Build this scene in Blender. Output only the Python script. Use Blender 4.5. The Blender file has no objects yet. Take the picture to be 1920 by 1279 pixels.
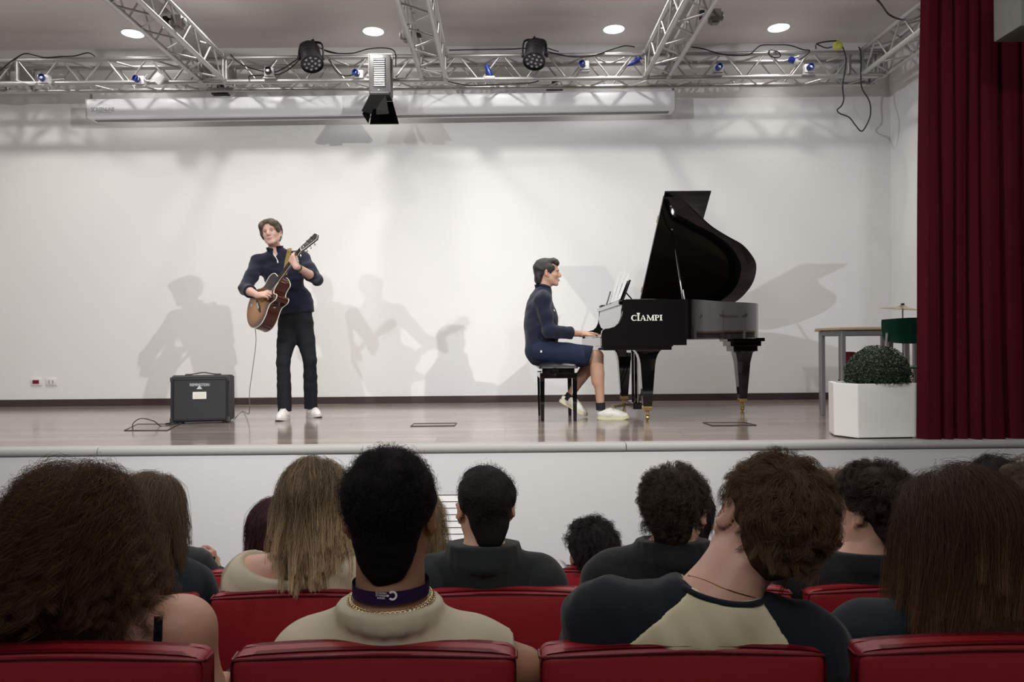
import bpy, bmesh, math, random
import numpy as np
from mathutils import Vector, Matrix, Euler
R = math.radians
C = bpy.context.scene.collection
sc = bpy.context.scene

# ---------------------------------------------------------------- camera
# stage top is z = 0; the camera sits at x = y = 0 a little above it; +y runs towards the stage wall
F, CX, CY, ZC, ROLL = 1387.0, 945.0, 645.0, 0.645, 0.009
def P(px, py, d):
    dx, dy = px - CX, py - CY
    return Vector(((dx - dy*ROLL)*d/F, d, ZC - (dx*ROLL + dy)*d/F))
cam_d = bpy.data.cameras.new('camera'); cam = bpy.data.objects.new('camera', cam_d); C.objects.link(cam)
cam_d.sensor_width = 36.0; cam_d.lens = 36.0*F/1920.0
cam_d.shift_x = (960.0 - CX)/1920.0; cam_d.shift_y = (CY - 639.5)/1920.0
cam_d.clip_start = 0.05
rt, up = Vector((1, 0, -ROLL)).normalized(), Vector((ROLL, 0, 1)).normalized()
bk = rt.cross(up)
cam.matrix_world = Matrix(((rt.x, up.x, bk.x, 0), (rt.y, up.y, bk.y, 0), (rt.z, up.z, bk.z, ZC), (0, 0, 0, 1)))
sc.camera = cam
sc.view_settings.view_transform = 'Standard'; sc.view_settings.look = 'None'
sc.view_settings.gamma = 1.0; sc.view_settings.use_curve_mapping = False
sc.view_settings.exposure = 0.31
w = bpy.data.worlds.new('world'); sc.world = w; w.use_nodes = True
w.node_tree.nodes['Background'].inputs[0].default_value = (0.5, 0.5, 0.52, 1)
w.node_tree.nodes['Background'].inputs[1].default_value = 0.0

def spot(x, y, z, tx, ty, tz, power, angle, size, col=(1, 0.97, 0.94), blend=0.6):
    l = bpy.data.lights.new('spot_lamp', 'SPOT'); l.energy = power; l.spot_size = R(angle)
    l.spot_blend = blend; l.shadow_soft_size = size; l.color = col
    o = bpy.data.objects.new('spot_lamp', l); C.objects.link(o); o.location = (x, y, z)
    o.rotation_euler = (Vector((tx, ty, tz)) - Vector((x, y, z))).to_track_quat('-Z', 'Y').to_euler()
    return o
def area(x, y, z, tx, ty, tz, power, sx, sy, col=(1, 0.97, 0.94), spread=180):
    l = bpy.data.lights.new('soft_fill', 'AREA'); l.energy = power; l.shape = 'RECTANGLE'
    l.size = sx; l.size_y = sy; l.color = col; l.spread = R(spread)
    o = bpy.data.objects.new('soft_fill', l); C.objects.link(o); o.location = (x, y, z)
    o.rotation_euler = (Vector((tx, ty, tz)) - Vector((x, y, z))).to_track_quat('-Z', 'Y').to_euler()
    return o
WARM, COOL = (1, 0.97, 0.93), (0.93, 0.96, 1.0)
# hall spotlights hung above the audience, aimed at the stage
spot(3.6, 0.3, 3.15, -3.2, 7.2, 0.3, 900, 68, 0.04, WARM, 1.0)
spot(-4.4, 0.3, 3.15, 2.6, 7.2, 0.3, 700, 68, 0.04, COOL, 1.0)
spot(-2.3, 0.3, 3.2, -2.2, 7.2, 0.3, 360, 66, 0.05, COOL, 1.0)
spot(1.0, 0.3, 3.2, 2.0, 7.2, 0.3, 180, 66, 0.08, COOL, 1.0)
# soft fill added to brighten the audience; the hall's own lights are off
area(0.0, -1.6, 3.8, 0.0, -1.6, 0.0, 80, 4.0, 2.0, WARM)
area(-1.0, 3.0, 3.85, -1.0, 3.0, 0.0, 40, 6.0, 1.0, WARM)

# ---------------------------------------------------------------- helpers
MATS = {}
def mat(name, col, rough=0.5, metal=0.0, noise=0.0, nscale=20.0, bump=0.0, bscale=200.0, spec=0.5, coat=0.0, emit=None, estr=0.0, sheen=0.0):
    if name in MATS: return MATS[name]
    m = bpy.data.materials.new(name); m.use_nodes = True; nt = m.node_tree; b = nt.nodes['Principled BSDF']
    b.inputs['Base Color'].default_value = (*col, 1); b.inputs['Roughness'].default_value = rough
    b.inputs['Metallic'].default_value = metal; b.inputs['Specular IOR Level'].default_value = spec
    b.inputs['Coat Weight'].default_value = coat; b.inputs['Coat Roughness'].default_value = 0.03
    if sheen: b.inputs['Sheen Weight'].default_value = sheen
    if emit: b.inputs['Emission Color'].default_value = (*emit, 1); b.inputs['Emission Strength'].default_value = estr
    tc = nt.nodes.new('ShaderNodeTexCoord')
    if noise:
        n = nt.nodes.new('ShaderNodeTexNoise'); n.inputs['Scale'].default_value = nscale; n.inputs['Detail'].default_value = 5
        nt.links.new(tc.outputs['Object'], n.inputs['Vector'])
        mr = nt.nodes.new('ShaderNodeMapRange'); mr.inputs[3].default_value = 1 - noise; mr.inputs[4].default_value = 1 + noise
        nt.links.new(n.outputs['Fac'], mr.inputs[0])
        mx = nt.nodes.new('ShaderNodeVectorMath'); mx.operation = 'SCALE'; mx.inputs[0].default_value = col
        nt.links.new(mr.outputs[0], mx.inputs['Scale']); nt.links.new(mx.outputs[0], b.inputs['Base Color'])
    if bump:
        n = nt.nodes.new('ShaderNodeTexNoise'); n.inputs['Scale'].default_value = bscale; n.inputs['Detail'].default_value = 4
        nt.links.new(tc.outputs['Object'], n.inputs['Vector'])
        bp = nt.nodes.new('ShaderNodeBump'); bp.inputs['Strength'].default_value = bump; bp.inputs['Distance'].default_value = 0.004
        nt.links.new(n.outputs['Fac'], bp.inputs['Height']); nt.links.new(bp.outputs[0], b.inputs['Normal'])
    MATS[name] = m; return m

def link_mesh(name, me, m=None, parent=None):
    o = bpy.data.objects.new(name, me); C.objects.link(o)
    if m is not None:
        for mm in (m if isinstance(m, (list, tuple)) else [m]): me.materials.append(mm)
    if parent is not None: o.parent = parent
    return o
def obj(name, bm, m, parent=None, smooth=False, loc=None, rot=None):
    me = bpy.data.meshes.new(name); bmesh.ops.recalc_face_normals(bm, faces=bm.faces[:]); bm.to_mesh(me); bm.free()
    if smooth: me.shade_smooth(); me.set_sharp_from_angle(angle=R(smooth if smooth is not True else 35))
    o = link_mesh(name, me, m, parent)
    if loc is not None: o.location = loc
    if rot is not None: o.rotation_euler = rot
    return o
def tag(o, label=None, cat=None, group=None, kind=None):
    if label: o['label'] = label
    if cat: o['category'] = cat
    if group: o['group'] = group
    if kind: o['kind'] = kind
    return o
def thing(name, label, cat, loc=(0, 0, 0), rotz=0.0, group=None):
    o = bpy.data.objects.new(name, None); C.objects.link(o); o.location = loc; o.rotation_euler = (0, 0, rotz)
    o.empty_display_size = 0.1
    return tag(o, label, cat, group)
def struct(o): o['kind'] = 'structure'; return o
BM = bmesh.new
def box(bm, x0, x1, y0, y1, z0, z1, bevel=0.0, seg=2, M=None):
    vs = bmesh.ops.create_cube(bm, size=1.0)['verts']
    for v in vs: v.co = Vector(((x0 + x1)/2 + v.co.x*(x1 - x0), (y0 + y1)/2 + v.co.y*(y1 - y0), (z0 + z1)/2 + v.co.z*(z1 - z0)))
    if M is not None:
        for v in vs: v.co = M @ v.co
    if bevel:
        es = list({e for v in vs for e in v.link_edges})
        bmesh.ops.bevel(bm, geom=es, offset=bevel, segments=seg, affect='EDGES', profile=0.5)
    return bm
def frame_from(d, upv=Vector((0, 0, 1))):
    d = d.normalized(); a = upv if abs(d.dot(upv)) < 0.97 else Vector((0, 1, 0))
    u = a.cross(d).normalized(); v = d.cross(u).normalized()
    return u, v
def tube(bm, pts, r, n=10, caps=True, closed=False, flat=1.0):
    """pts list of vectors, r radius or list; rings joined into a tube"""
    pts = [Vector(p) for p in pts]; k = len(pts); rs = r if isinstance(r, (list, tuple)) else [r]*k
    rings = []; u = None
    for i, p in enumerate(pts):
        if closed: d = pts[(i + 1) % k] - pts[i - 1]
        else: d = pts[min(i + 1, k - 1)] - pts[max(i - 1, 0)]
        if d.length < 1e-9: d = Vector((0, 0, 1))
        d.normalize()
        if u is None: u, v = frame_from(d)
        else:
            u = (u - d*u.dot(d)); u = u.normalized() if u.length > 1e-6 else frame_from(d)[0]; v = d.cross(u)
        rings.append([bm.verts.new(p + u*math.cos(2*math.pi*j/n)*rs[i] + v*math.sin(2*math.pi*j/n)*rs[i]*flat) for j in range(n)])
    for i in range(k if closed else k - 1):
        a, b = rings[i], rings[(i + 1) % k]
        for j in range(n): bm.faces.new((a[j], a[(j + 1) % n], b[(j + 1) % n], b[j]))
    if caps and not closed:
        bm.faces.new(rings[0]); bm.faces.new(rings[-1])
    return bm
def smooth_path(pts, n=6):
    """Catmull-Rom through the points"""
    pts = [Vector(p) for p in pts]; out = []
    for i in range(len(pts) - 1):
        p0, p1, p2, p3 = pts[max(i-1, 0)], pts[i], pts[i+1], pts[min(i+2, len(pts)-1)]
        for j in range(n):
            t = j/n
            out.append(0.5*((2*p1) + (p2 - p0)*t + (2*p0 - 5*p1 + 4*p2 - p3)*t*t + (3*p1 - p0 - 3*p2 + p3)*t**3))
    out.append(pts[-1]); return out
def lathe(bm, prof, n=24, M=None, ax='z'):
    """prof: list of (r, h)"""
    rings = []
    for r_, h in prof:
        ring = []
        for j in range(n):
            a = 2*math.pi*j/n
            p = Vector((r_*math.cos(a), r_*math.sin(a), h))
            if ax == 'y': p = Vector((p.x, p.z, p.y))
            if M is not None: p = M @ p
            ring.append(bm.verts.new(p))
        rings.append(ring)
    for a, b in zip(rings, rings[1:]):
        for j in range(n): bm.faces.new((a[j], a[(j+1) % n], b[(j+1) % n], b[j]))
    bm.faces.new(rings[0]); bm.faces.new(rings[-1]); return bm
def prism(bm, poly, h0, h1, M=None, bevel=0.0):
    """polygon (x,y) list extruded z h0..h1, then M"""
    bot = [bm.verts.new(Vector((x, y, h0))) for x, y in poly]; top = [bm.verts.new(Vector((x, y, h1))) for x, y in poly]
    fs = [bm.faces.new(bot), bm.faces.new(top)]; k = len(poly)
    for i in range(k): bm.faces.new((bot[i], bot[(i+1) % k], top[(i+1) % k], top[i]))
    if bevel:
        es = list({e for f in fs for e in f.edges})
        r = bmesh.ops.bevel(bm, geom=es, offset=bevel, segments=2, affect='EDGES')
        if M is not None:
            for v in bm.verts: v.co = M @ v.co
    elif M is not None:
        for v in bot + top: v.co = M @ v.co
    return bm
def text(name, s, size, M, m, parent, depth=0.001, font=None, spacing=1.0, align='CENTER', sx=1.0):
    cu = bpy.data.curves.new(name, 'FONT'); cu.body = s; cu.size = size; cu.extrude = depth; cu.align_x = align; cu.align_y = 'CENTER'
    cu.space_character = spacing
    tmp = bpy.data.objects.new(name, cu); C.objects.link(tmp)
    bpy.context.view_layer.update()
    me = bpy.data.meshes.new_from_object(tmp.evaluated_get(bpy.context.evaluated_depsgraph_get()))
    C.objects.unlink(tmp); bpy.data.objects.remove(tmp)
    if sx != 1.0: me.transform(Matrix.Diagonal((sx, 1, 1, 1)))
    me.transform(M); me.name = name
    me.materials.clear(); return link_mesh(name, me, m, parent)
def copy_tree(o, parent=None):
    c = o.copy(); C.objects.link(c); c.parent = parent
    for ch in list(o.children): copy_tree(ch, c)
    return c
# ---------------------------------------------------------------- materials of the setting
def plank_mat():
    m = bpy.data.materials.new('stage_laminate'); m.use_nodes = True; nt = m.node_tree; b = nt.nodes['Principled BSDF']
    tc = nt.nodes.new('ShaderNodeTexCoord')
    br = nt.nodes.new('ShaderNodeTexBrick'); br.offset = 0.37; br.inputs['Scale'].default_value = 1.0
    br.inputs['Brick Width'].default_value = 1.25; br.inputs['Row Height'].default_value = 0.19
    br.inputs['Mortar Size'].default_value = 0.0025; br.inputs['Mortar Smooth'].default_value = 0.1
    br.inputs['Color1'].default_value = (0.19, 0.150, 0.132, 1); br.inputs['Color2'].default_value = (0.27, 0.218, 0.193, 1)
    br.inputs['Mortar'].default_value = (0.05, 0.04, 0.035, 1)
    nt.links.new(tc.outputs['Object'], br.inputs['Vector'])
    mp = nt.nodes.new('ShaderNodeMapping'); mp.inputs['Scale'].default_value = (1.6, 30, 1); nt.links.new(tc.outputs['Object'], mp.inputs['Vector'])
    n = nt.nodes.new('ShaderNodeTexNoise'); n.inputs['Scale'].default_value = 1.5; n.inputs['Detail'].default_value = 8; n.inputs['Distortion'].default_value = 0.6
    nt.links.new(mp.outputs[0], n.inputs['Vector'])
    mr = nt.nodes.new('ShaderNodeMapRange'); mr.inputs[1].default_value = 0.3; mr.inputs[2].default_value = 0.7; mr.inputs[3].default_value = 0.72; mr.inputs[4].default_value = 1.28
    nt.links.new(n.outputs['Fac'], mr.inputs[0])
    vm = nt.nodes.new('ShaderNodeVectorMath'); vm.operation = 'SCALE'; nt.links.new(br.outputs['Color'], vm.inputs[0]); nt.links.new(mr.outputs[0], vm.inputs['Scale'])
    nt.links.new(vm.outputs[0], b.inputs['Base Color'])
    mr2 = nt.nodes.new('ShaderNodeMapRange'); mr2.inputs[3].default_value = 0.09; mr2.inputs[4].default_value = 0.20
    nt.links.new(n.outputs['Fac'], mr2.inputs[0]); nt.links.new(mr2.outputs[0], b.inputs['Roughness'])
    b.inputs['Specular IOR Level'].default_value = 0.6
    bp = nt.nodes.new('ShaderNodeBump'); bp.inputs['Strength'].default_value = 0.12; bp.inputs['Distance'].default_value = 0.002; bp.invert = True
    nt.links.new(br.outputs['Fac'], bp.inputs['Height']); nt.links.new(bp.outputs[0], b.inputs['Normal'])
    return m
def plaster(name, col):
    m = bpy.data.materials.new(name); m.use_nodes = True; nt = m.node_tree; b = nt.nodes['Principled BSDF']
    tc = nt.nodes.new('ShaderNodeTexCoord')
    n = nt.nodes.new('ShaderNodeTexNoise'); n.inputs['Scale'].default_value = 0.8; n.inputs['Detail'].default_value = 6
    nt.links.new(tc.outputs['Object'], n.inputs['Vector'])
    mr = nt.nodes.new('ShaderNodeMapRange'); mr.inputs[3].default_value = 0.95; mr.inputs[4].default_value = 1.04; nt.links.new(n.outputs['Fac'], mr.inputs[0])
    vm = nt.nodes.new('ShaderNodeVectorMath'); vm.operation = 'SCALE'; vm.inputs[0].default_value = col; nt.links.new(mr.outputs[0], vm.inputs['Scale'])
    nt.links.new(vm.outputs[0], b.inputs['Base Color'])
    b.inputs['Roughness'].default_value = 0.75; b.inputs['Specular IOR Level'].default_value = 0.25
    n2 = nt.nodes.new('ShaderNodeTexNoise'); n2.inputs['Scale'].default_value = 60; n2.inputs['Detail'].default_value = 5; nt.links.new(tc.outputs['Object'], n2.inputs['Vector'])
    bp = nt.nodes.new('ShaderNodeBump'); bp.inputs['Strength'].default_value = 0.15; bp.inputs['Distance'].default_value = 0.003
    nt.links.new(n2.outputs['Fac'], bp.inputs['Height']); nt.links.new(bp.outputs[0], b.inputs['Normal'])
    return m
M_wall = plaster('white_plaster', (0.76, 0.752, 0.742)); M_ceil = plaster('ceiling_paint', (0.72, 0.675, 0.66))
M_stage = plank_mat()
M_front = plaster('stage_front_paint', (0.60, 0.585, 0.57))
M_hall = mat('hall_carpet', (0.05, 0.045, 0.045), 0.9, noise=0.2, nscale=40, bump=0.3)
M_base = mat('dark_baseboard', (0.045, 0.030, 0.027), 0.4, noise=0.15, nscale=8)
M_nose = mat('aluminium_nosing', (0.34, 0.33, 0.31), 0.6, 0.0, noise=0.04, nscale=6)
M_hallwall = plaster('hall_wall_paint', (0.42, 0.38, 0.36))
YW = 8.2; XR = 4.30; XL = -6.4; ZT = 3.95; YS = 4.74; ZF = -1.25
def sbox(name, x0, x1, y0, y1, z0, z1, m, bevel=0.0):
    return struct(obj(name, box(BM(), x0, x1, y0, y1, z0, z1, bevel), m))
sbox('wall_back', XL - .1, XR + .1, YW, YW + .12, -.02, ZT, M_wall)
sbox('wall_right', XR, XR + .12, YS + .3, YW, -.02, ZT, M_wall)
sbox('wall_left', XL - .12, XL, -5.5, YW, ZF, ZT, M_wall)
sbox('wall_hall_right', 6.0, 6.12, -5.5, YS + .3, ZF, ZT, M_hallwall)
sbox('wall_return', XR, 6.1, YS + .3, YS + .42, ZF, ZT, M_wall)
sbox('wall_rear', XL - .1, 6.1, -5.62, -5.5, ZF, ZT, M_hallwall)
sbox('ceiling', XL - .1, 6.1, -5.5, YW + .1, ZT, ZT + .12, M_ceil)
sbox('floor_stage', XL, XR, YS + .10, YW, -.12, 0, M_stage)
sbox('wall_stage_front', XL, 6.0, YS - .005, YS + .15, ZF, -.048, M_front)
sbox('baseboard_back', XL, XR, YW - .016, YW, 0, .075, M_base, .003)
sbox('baseboard_right', XR - .016, XR, YS + .4, YW - .016, 0, .075, M_base, .003)
# nosing along the stage edge, in lengths with butt joints
xs = [XL, P(186, 850, YS).x, P(1173, 838, YS).x, XR + .6]
for i in range(3):
    bm = BM(); a, b = xs[i] + .0025, xs[i+1] - .0025
    prof = [(.10, .001), (.0, .003), (-.014, 0.0), (-.024, -.012), (-.027, -.026), (-.022, -.040), (-.010, -.050), (.03, -.052), (.03, -.04), (.10, -.04)]
    A = [bm.verts.new((a, YS + y, z)) for y, z in prof]; B = [bm.verts.new((b, YS + y, z)) for y, z in prof]
    bm.faces.new(A); bm.faces.new(B)
    for j in range(len(prof)): k = (j+1) % len(prof); bm.faces.new((A[j], A[k], B[k], B[j]))
    struct(obj('trim_%d' % (i+1), bm, M_nose, smooth=50))
# hall floor in tiers
TIERS = [(-5.5, 0.55, -.66), (0.55, 1.28, -.80), (1.28, 2.01, -.96), (2.01, 2.74, -1.12), (2.74, YS + .03, ZF)]
for i, (a, b, z) in enumerate(TIERS):
    sbox('floor_tier_%d' % (i+1), XL, 6.0, a, b, z - .3, z, M_hall)
# ventilation grille in the stage front
vg = thing('vent_grille', 'white slatted ventilation grille in the stage front wall between two heads', 'grille', (0, YS - .005, 0))
p0, p1 = P(776, 928, YS), P(900, 1024, YS); M_grw = mat('grille_white', (0.74, 0.72, 0.70), 0.5); M_blk = mat('black_gap', (0.01, 0.01, 0.01), 0.8)
bm = BM(); box(bm, p0.x, p1.x, -.002, .001, p1.z, p0.z); obj('backing', bm, M_blk, vg)
n = 8; ph = (p0.z - p1.z)/n
for i in range(n):
    bm = BM(); Mx = Matrix.Translation((0, -.010, p1.z + (i + .5)*ph)) @ Matrix.Rotation(R(-14), 4, 'X')
    box(bm, p0.x, p1.x, -.002, .002, -ph*.46, ph*.40, M=Mx); obj('slat', bm, M_grw, vg)
for x in (p0.x - .02, p1.x):
    bm = BM(); box(bm, x, x + .02, -.018, 0, p1.z - .015, p0.z + .015, .002); obj('frame', bm, M_grw, vg)
# more downlights in rows nearer the audience, above the picture
for yy in (6.95, 5.75):
    for x in (-5.1, -3.9, -2.6, -1.37, -.1, 1.16, 2.89):
        if yy == 6.95 or x in (-3.9, -1.37, 1.16, 2.89): spot(x, yy, ZT - .02, x, yy, 0, 72 if yy > 6 else 66, 150, .07, WARM, 0.9)
# wall sockets low on the back wall
for (px, red) in ((69, True), (97, False)):
    c = P(px, 716, YW)
    t = thing('wall_socket', 'white wall plate with dark red socket insert low on back wall' if red else 'white wall plate with two white sockets beside the red one', 'wall socket', (c.x, YW, c.z))
    bm = BM(); box(bm, -.06, .06, -.012, 0, -.042, .042, .005); obj('cover_plate', bm, mat('plate_white', (.75, .72, .70), .35), t, 30)
    if red:
        bm = BM(); box(bm, -.040, .032, -.016, -.010, -.022, .02, .002); obj('insert', bm, mat('red_socket', (.20, .01, .03), .35), t)
        for k in (-.02, .008):
            bm = BM(); box(bm, k, k + .008, -.0175, -.015, -.012, .010); obj('pin_slot', bm, mat('slot_dark', (.03, .0, .0), .5), t)
    else:
        for k in (-.032, .008):
            bm = BM(); box(bm, k, k + .028, -.016, -.010, -.025, .025, .003); s_ = obj('insert', bm, mat('plate_white2', (.66, .63, .62), .35), t)
            bm = BM(); box(bm, k + .010, k + .016, -.0175, -.015, -.014, .014); obj('pin_slot', bm, mat('slot_grey', (.12, .11, .11), .5), s_)
# recessed ceiling downlights
M_emit = mat('lamp_glow', (1, 1, 1), .5, emit=(1, .97, .92), estr=9.0); M_rim = mat('lamp_rim', (.8, .79, .78), .4)
names = ['round recessed ceiling downlight at far left above the truss', 'round recessed ceiling downlight left of the centre truss', 'round recessed ceiling downlight left of the second truss from the curtain', 'round recessed ceiling downlight nearest the red curtain']
names[2] = 'round recessed ceiling downlight between the centre truss and the truss right of it'
for (px, py), nm in zip(((249, 67), (700, 60), (1151, 51), (1460, 44)), names):
    x = P(px, py, 7.78).x
    t = thing('ceiling_downlight', nm, 'ceiling light', (x, 7.78, ZT), group='recessed stage downlights')
    bm = BM(); lathe(bm, [(.118, 0), (.118, -.006), (.108, -.009), (.106, -.003), (.106, 0)], 36); obj('rim', bm, M_rim, t, 40)
    bm = BM(); lathe(bm, [(.104, -.001), (.104, -.0035)], 36); obj('diffuser', bm, M_emit, t)
    spot(x, 7.78, ZT - .02, x, 7.78, 0, 16, 100, .09, WARM, 0.6)
# floor hatches
def hatch(pts, nm, mt, dy=0.0):
    c = sum((Vector(p) for p in pts), Vector((0, 0)))/len(pts)
    t = thing('floor_hatch', nm, 'floor hatch', (c.x, c.y, 0))
    M_hd = mat('hatch_lid', (.17, .13, .115), .22, noise=.2, nscale=6)
    bm = BM(); prism(bm, [(p[0] - c.x, p[1] - c.y) for p in pts], .0005, .002); obj('lid', bm, M_hd, t)
    bm = BM(); q = [Vector((p[0] - c.x, p[1] - c.y, .003)) for p in pts]
    for i in range(4): tube(bm, [q[i], q[(i+1) % 4]], .004, 6)
    obj('frame', bm, mt, t); return t
M_hfr = mat('hatch_frame_dark', (.03, .022, .02), .4); M_hfr2 = mat('hatch_frame_pale', (.10, .08, .07), .3, .3)
def G(px, py):   # pixel on the stage floor -> x, y
    dx, dy = px - CX, py - CY; d = ZC*F/(dx*ROLL + dy); return ((dx - dy*ROLL)*d/F, d)
hatch([G(233, 808), G(313, 808), G(338, 796), G(258, 796)], 'open floor box hatch left of the amplifier with a cable going in', M_hfr)
hatch([G(770, 800), G(852, 799), G(856, 794), G(776, 795)], 'small flush floor box hatch in the middle of the stage', M_hfr)
hatch([G(1336, 799), G(1418, 798), G(1395, 793), G(1318, 793)], 'flush floor box hatch in front of the piano tail leg', M_hfr)
# ---------------------------------------------------------------- lighting trusses
M_alu = mat('brushed_aluminium', (0.44, 0.43, 0.42), 0.40, 0.7, noise=.08, nscale=12)
M_alu2 = mat('dull_aluminium', (0.36, 0.35, 0.34), 0.45, 0.6, noise=.1, nscale=8)
M_black = mat('black_housing', (.012, .012, .013), .45); M_cable = mat('black_cable', (.012, .011, .011), .5)
ZB, TW = 3.365, 0.24
_brace = {}
def brace_mesh(L, r):
    k = (round(L, 4), r)
    if k not in _brace:
        bm = BM(); tube(bm, [(0, 0, -L/2), (0, 0, L/2)], r, 8); me = bpy.data.meshes.new('brace'); bm.to_mesh(me); bm.free()
        me.shade_smooth(); me.set_sharp_from_angle(angle=R(50)); me.materials.append(M_alu); _brace[k] = me
    return _brace[k]
def truss(label, axis, a, b, cross, pitch=0.45, group='aluminium box trusses', tray=False):
    """axis 'x' or 'y', from a to b; cross = centre on the other axis"""
    L = b - a; base = (a, cross, ZB) if axis == 'x' else (cross, a, ZB)
    t = thing('box_truss', label, 'truss', base, 0 if axis == 'x' else R(90), group=group)
    h = TW/2
    for (y, z) in ((-h, 0), (h, 0), (-h, TW), (h, TW)):
        bm = BM(); tube(bm, [(0, y, z), (L, y, z)], .0235, 14); obj('chord', bm, M_alu, t, 50)
    n = max(1, round((L - .16)/pitch)); p = (L - .16)/n; bl = math.hypot(p/2, TW) - .03
    me = brace_mesh(bl, .0095)
    def put(p0, p1):
        p0, p1 = Vector(p0), Vector(p1); o = bpy.data.objects.new('brace', me); C.objects.link(o); o.parent = t
        o.location = (p0 + p1)/2; o.rotation_mode = 'QUATERNION'; o.rotation_quaternion = (p1 - p0).to_track_quat('Z', 'Y')
    g = .018
    for i in range(n):
        x0 = .08 + i*p; xm = x0 + p/2; x1 = x0 + p
        for y in (-h, h):
            put((x0 + g, y, 0), (xm - g, y, TW)); put((xm + g, y, TW), (x1 - g, y, 0))
        for z in (0, TW):
            s = -1 if z else 1
            put((x0 + g, -h*s, z), (xm - g, h*s, z)); put((xm + g, h*s, z), (x1 - g, -h*s, z))
    for x in (.04, L - .04):
        bm = BM()
        for y0, z0, y1, z1 in ((-h, 0, -h, TW), (h, 0, h, TW), (-h, 0, h, 0), (-h, TW, h, TW)): tube(bm, [(x, y0, z0), (x, y1, z1)], .016, 8)
        obj('end_frame', bm, M_alu2, t, 50)
        bm = BM()
        bm.free()
        for y in (-h, h):
            for z in (0, TW):
                bm = BM(); tube(bm, [(x - .04, y, z), (x + .04, y, z)], .029, 12); obj('coupler', bm, M_alu2, t, 50)
    if tray:
        bm = BM(); box(bm, .1, L - .1, -.07, .07, TW - .03, TW - .026); obj('cable_tray', bm, M_alu2, t)
    return t
YT = 7.72
MAIN = truss('long silver box truss running across the stage above the projection screen', 'x', -6.2, 3.94, YT)
truss('silver box truss running forward, leftmost of those crossing the ceiling', 'y', 4.6, 7.58, -2.96, tray=True)
truss('silver box truss running forward near the middle of the ceiling', 'y', 4.6, 7.58, -0.695, tray=True)
truss('silver box truss running forward between the middle truss and the curtain', 'y', 4.6, 7.58, 1.59, tray=True)
truss('silver box truss running forward along the right wall beside the red curtain', 'y', 4.6, 7.58, 3.80)
# square corner blocks built into the long truss where the others meet it
for x in (-5.10, -2.96, 3.70):
    ox = x + 6.2
    for sx in (-1, 1):
        for sy in (-1, 1):
            bm = BM(); tube(bm, [(ox + sx*.13, sy*.12, .02), (ox + sx*.13, sy*.12, TW - .02)], .021, 12); obj('corner_post', bm, M_alu2, MAIN, 50)
        bm = BM(); box(bm, ox + sx*.13 - .005, ox + sx*.13 + .005, -.10, .10, .03, TW - .03); obj('corner_plate', bm, M_alu2, MAIN)

# ---------------------------------------------------------------- projection screen case hanging from the truss
a, b = P(163, 203.5, 7.87), P(1265, 186.5, 7.87); cen = (a + b)/2; L = (b - a).length; ang = math.atan2(b.z - a.z, b.x - a.x)
t = thing('projector_screen', 'long white roll-up projection screen case hanging below the truss', 'projection screen', (cen.x, cen.y, cen.z)); t.rotation_euler = (0, -ang, 0)
M_case = mat('white_case', (.80, .80, .82), .32, noise=.02, nscale=3)
prof = [(0.0, -.085), (.012, -.104), (.03, -.106), (.175, -.106), (.18, -.09), (.18, .085), (.165, .105), (.02, .105), (0.004, .094), (0, .08)]
bm = BM(); A = [bm.verts.new((-L/2, y, z)) for y, z in prof]; B = [bm.verts.new((L/2, y, z)) for y, z in prof]; bm.faces.new(A); bm.faces.new(B)
for j in range(len(prof)): k = (j+1) % len(prof); bm.faces.new((A[j], A[k], B[k], B[j]))
obj('case', bm, M_case, t, 40)
for s in (-1, 1):
    bm = BM(); q = [(y - .004 if y < .09 else y + .004, z*1.04) for y, z in prof]
    A = [bm.verts.new((s*L/2, y, z)) for y, z in q]; B = [bm.verts.new((s*(L/2 + .012), y, z)) for y, z in q]; bm.faces.new(A); bm.faces.new(B)
    for j in range(len(q)): k = (j+1) % len(q); bm.faces.new((A[j], A[k], B[k], B[j]))
    obj('end_cap', bm, mat('cap_grey', (.45, .45, .46), .4), t, 40)
bm = BM(); box(bm, -L/2 + .05, L/2 - .05, .06, .12, -.113, -.104); obj('screen_bar', bm, mat('bar_grey', (.2, .2, .2), .5), t)
text('logo', 'SCREENLINE', .062, Matrix.Translation((-L/2 + .17, -.003, -.015)) @ Matrix.Rotation(R(90), 4, 'X'), mat('logo_grey', (.33, .33, .35), .4), t, sx=.72)
bm = BM(); box(bm, -L/2 + .10, -L/2 + .26, -.0015, 0, -.049, -.045); obj('logo_underline', bm, mat('logo_grey', (.33, .33, .35), .4), t)
M_chain = mat('steel_chain', (.25, .24, .23), .35, .8)
for px, py in ((171, 182), (1262, 166)):
    top = P(px, py, 7.95); t = thing('hanging_chain', 'short steel chain holding the %s end of the screen case' % ('left' if px < 500 else 'right'), 'chain', (top.x, 7.95, top.z))
    H = ZB - .02 - top.z; n = max(3, int(H/.03))
    for i in range(n):
        bm = BM(); pts = [Vector((math.cos(q)*.011, 0, math.sin(q)*.02)) for q in [2*math.pi*k/10 for k in range(10)]]
        if i % 2: pts = [Vector((0, p_.x, p_.z)) for p_ in pts]
        tube(bm, [p_ + Vector((0, 0, (i + .5)*H/n)) for p_ in pts], .0035, 5, closed=True); obj('link', bm, M_chain, t)
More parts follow.
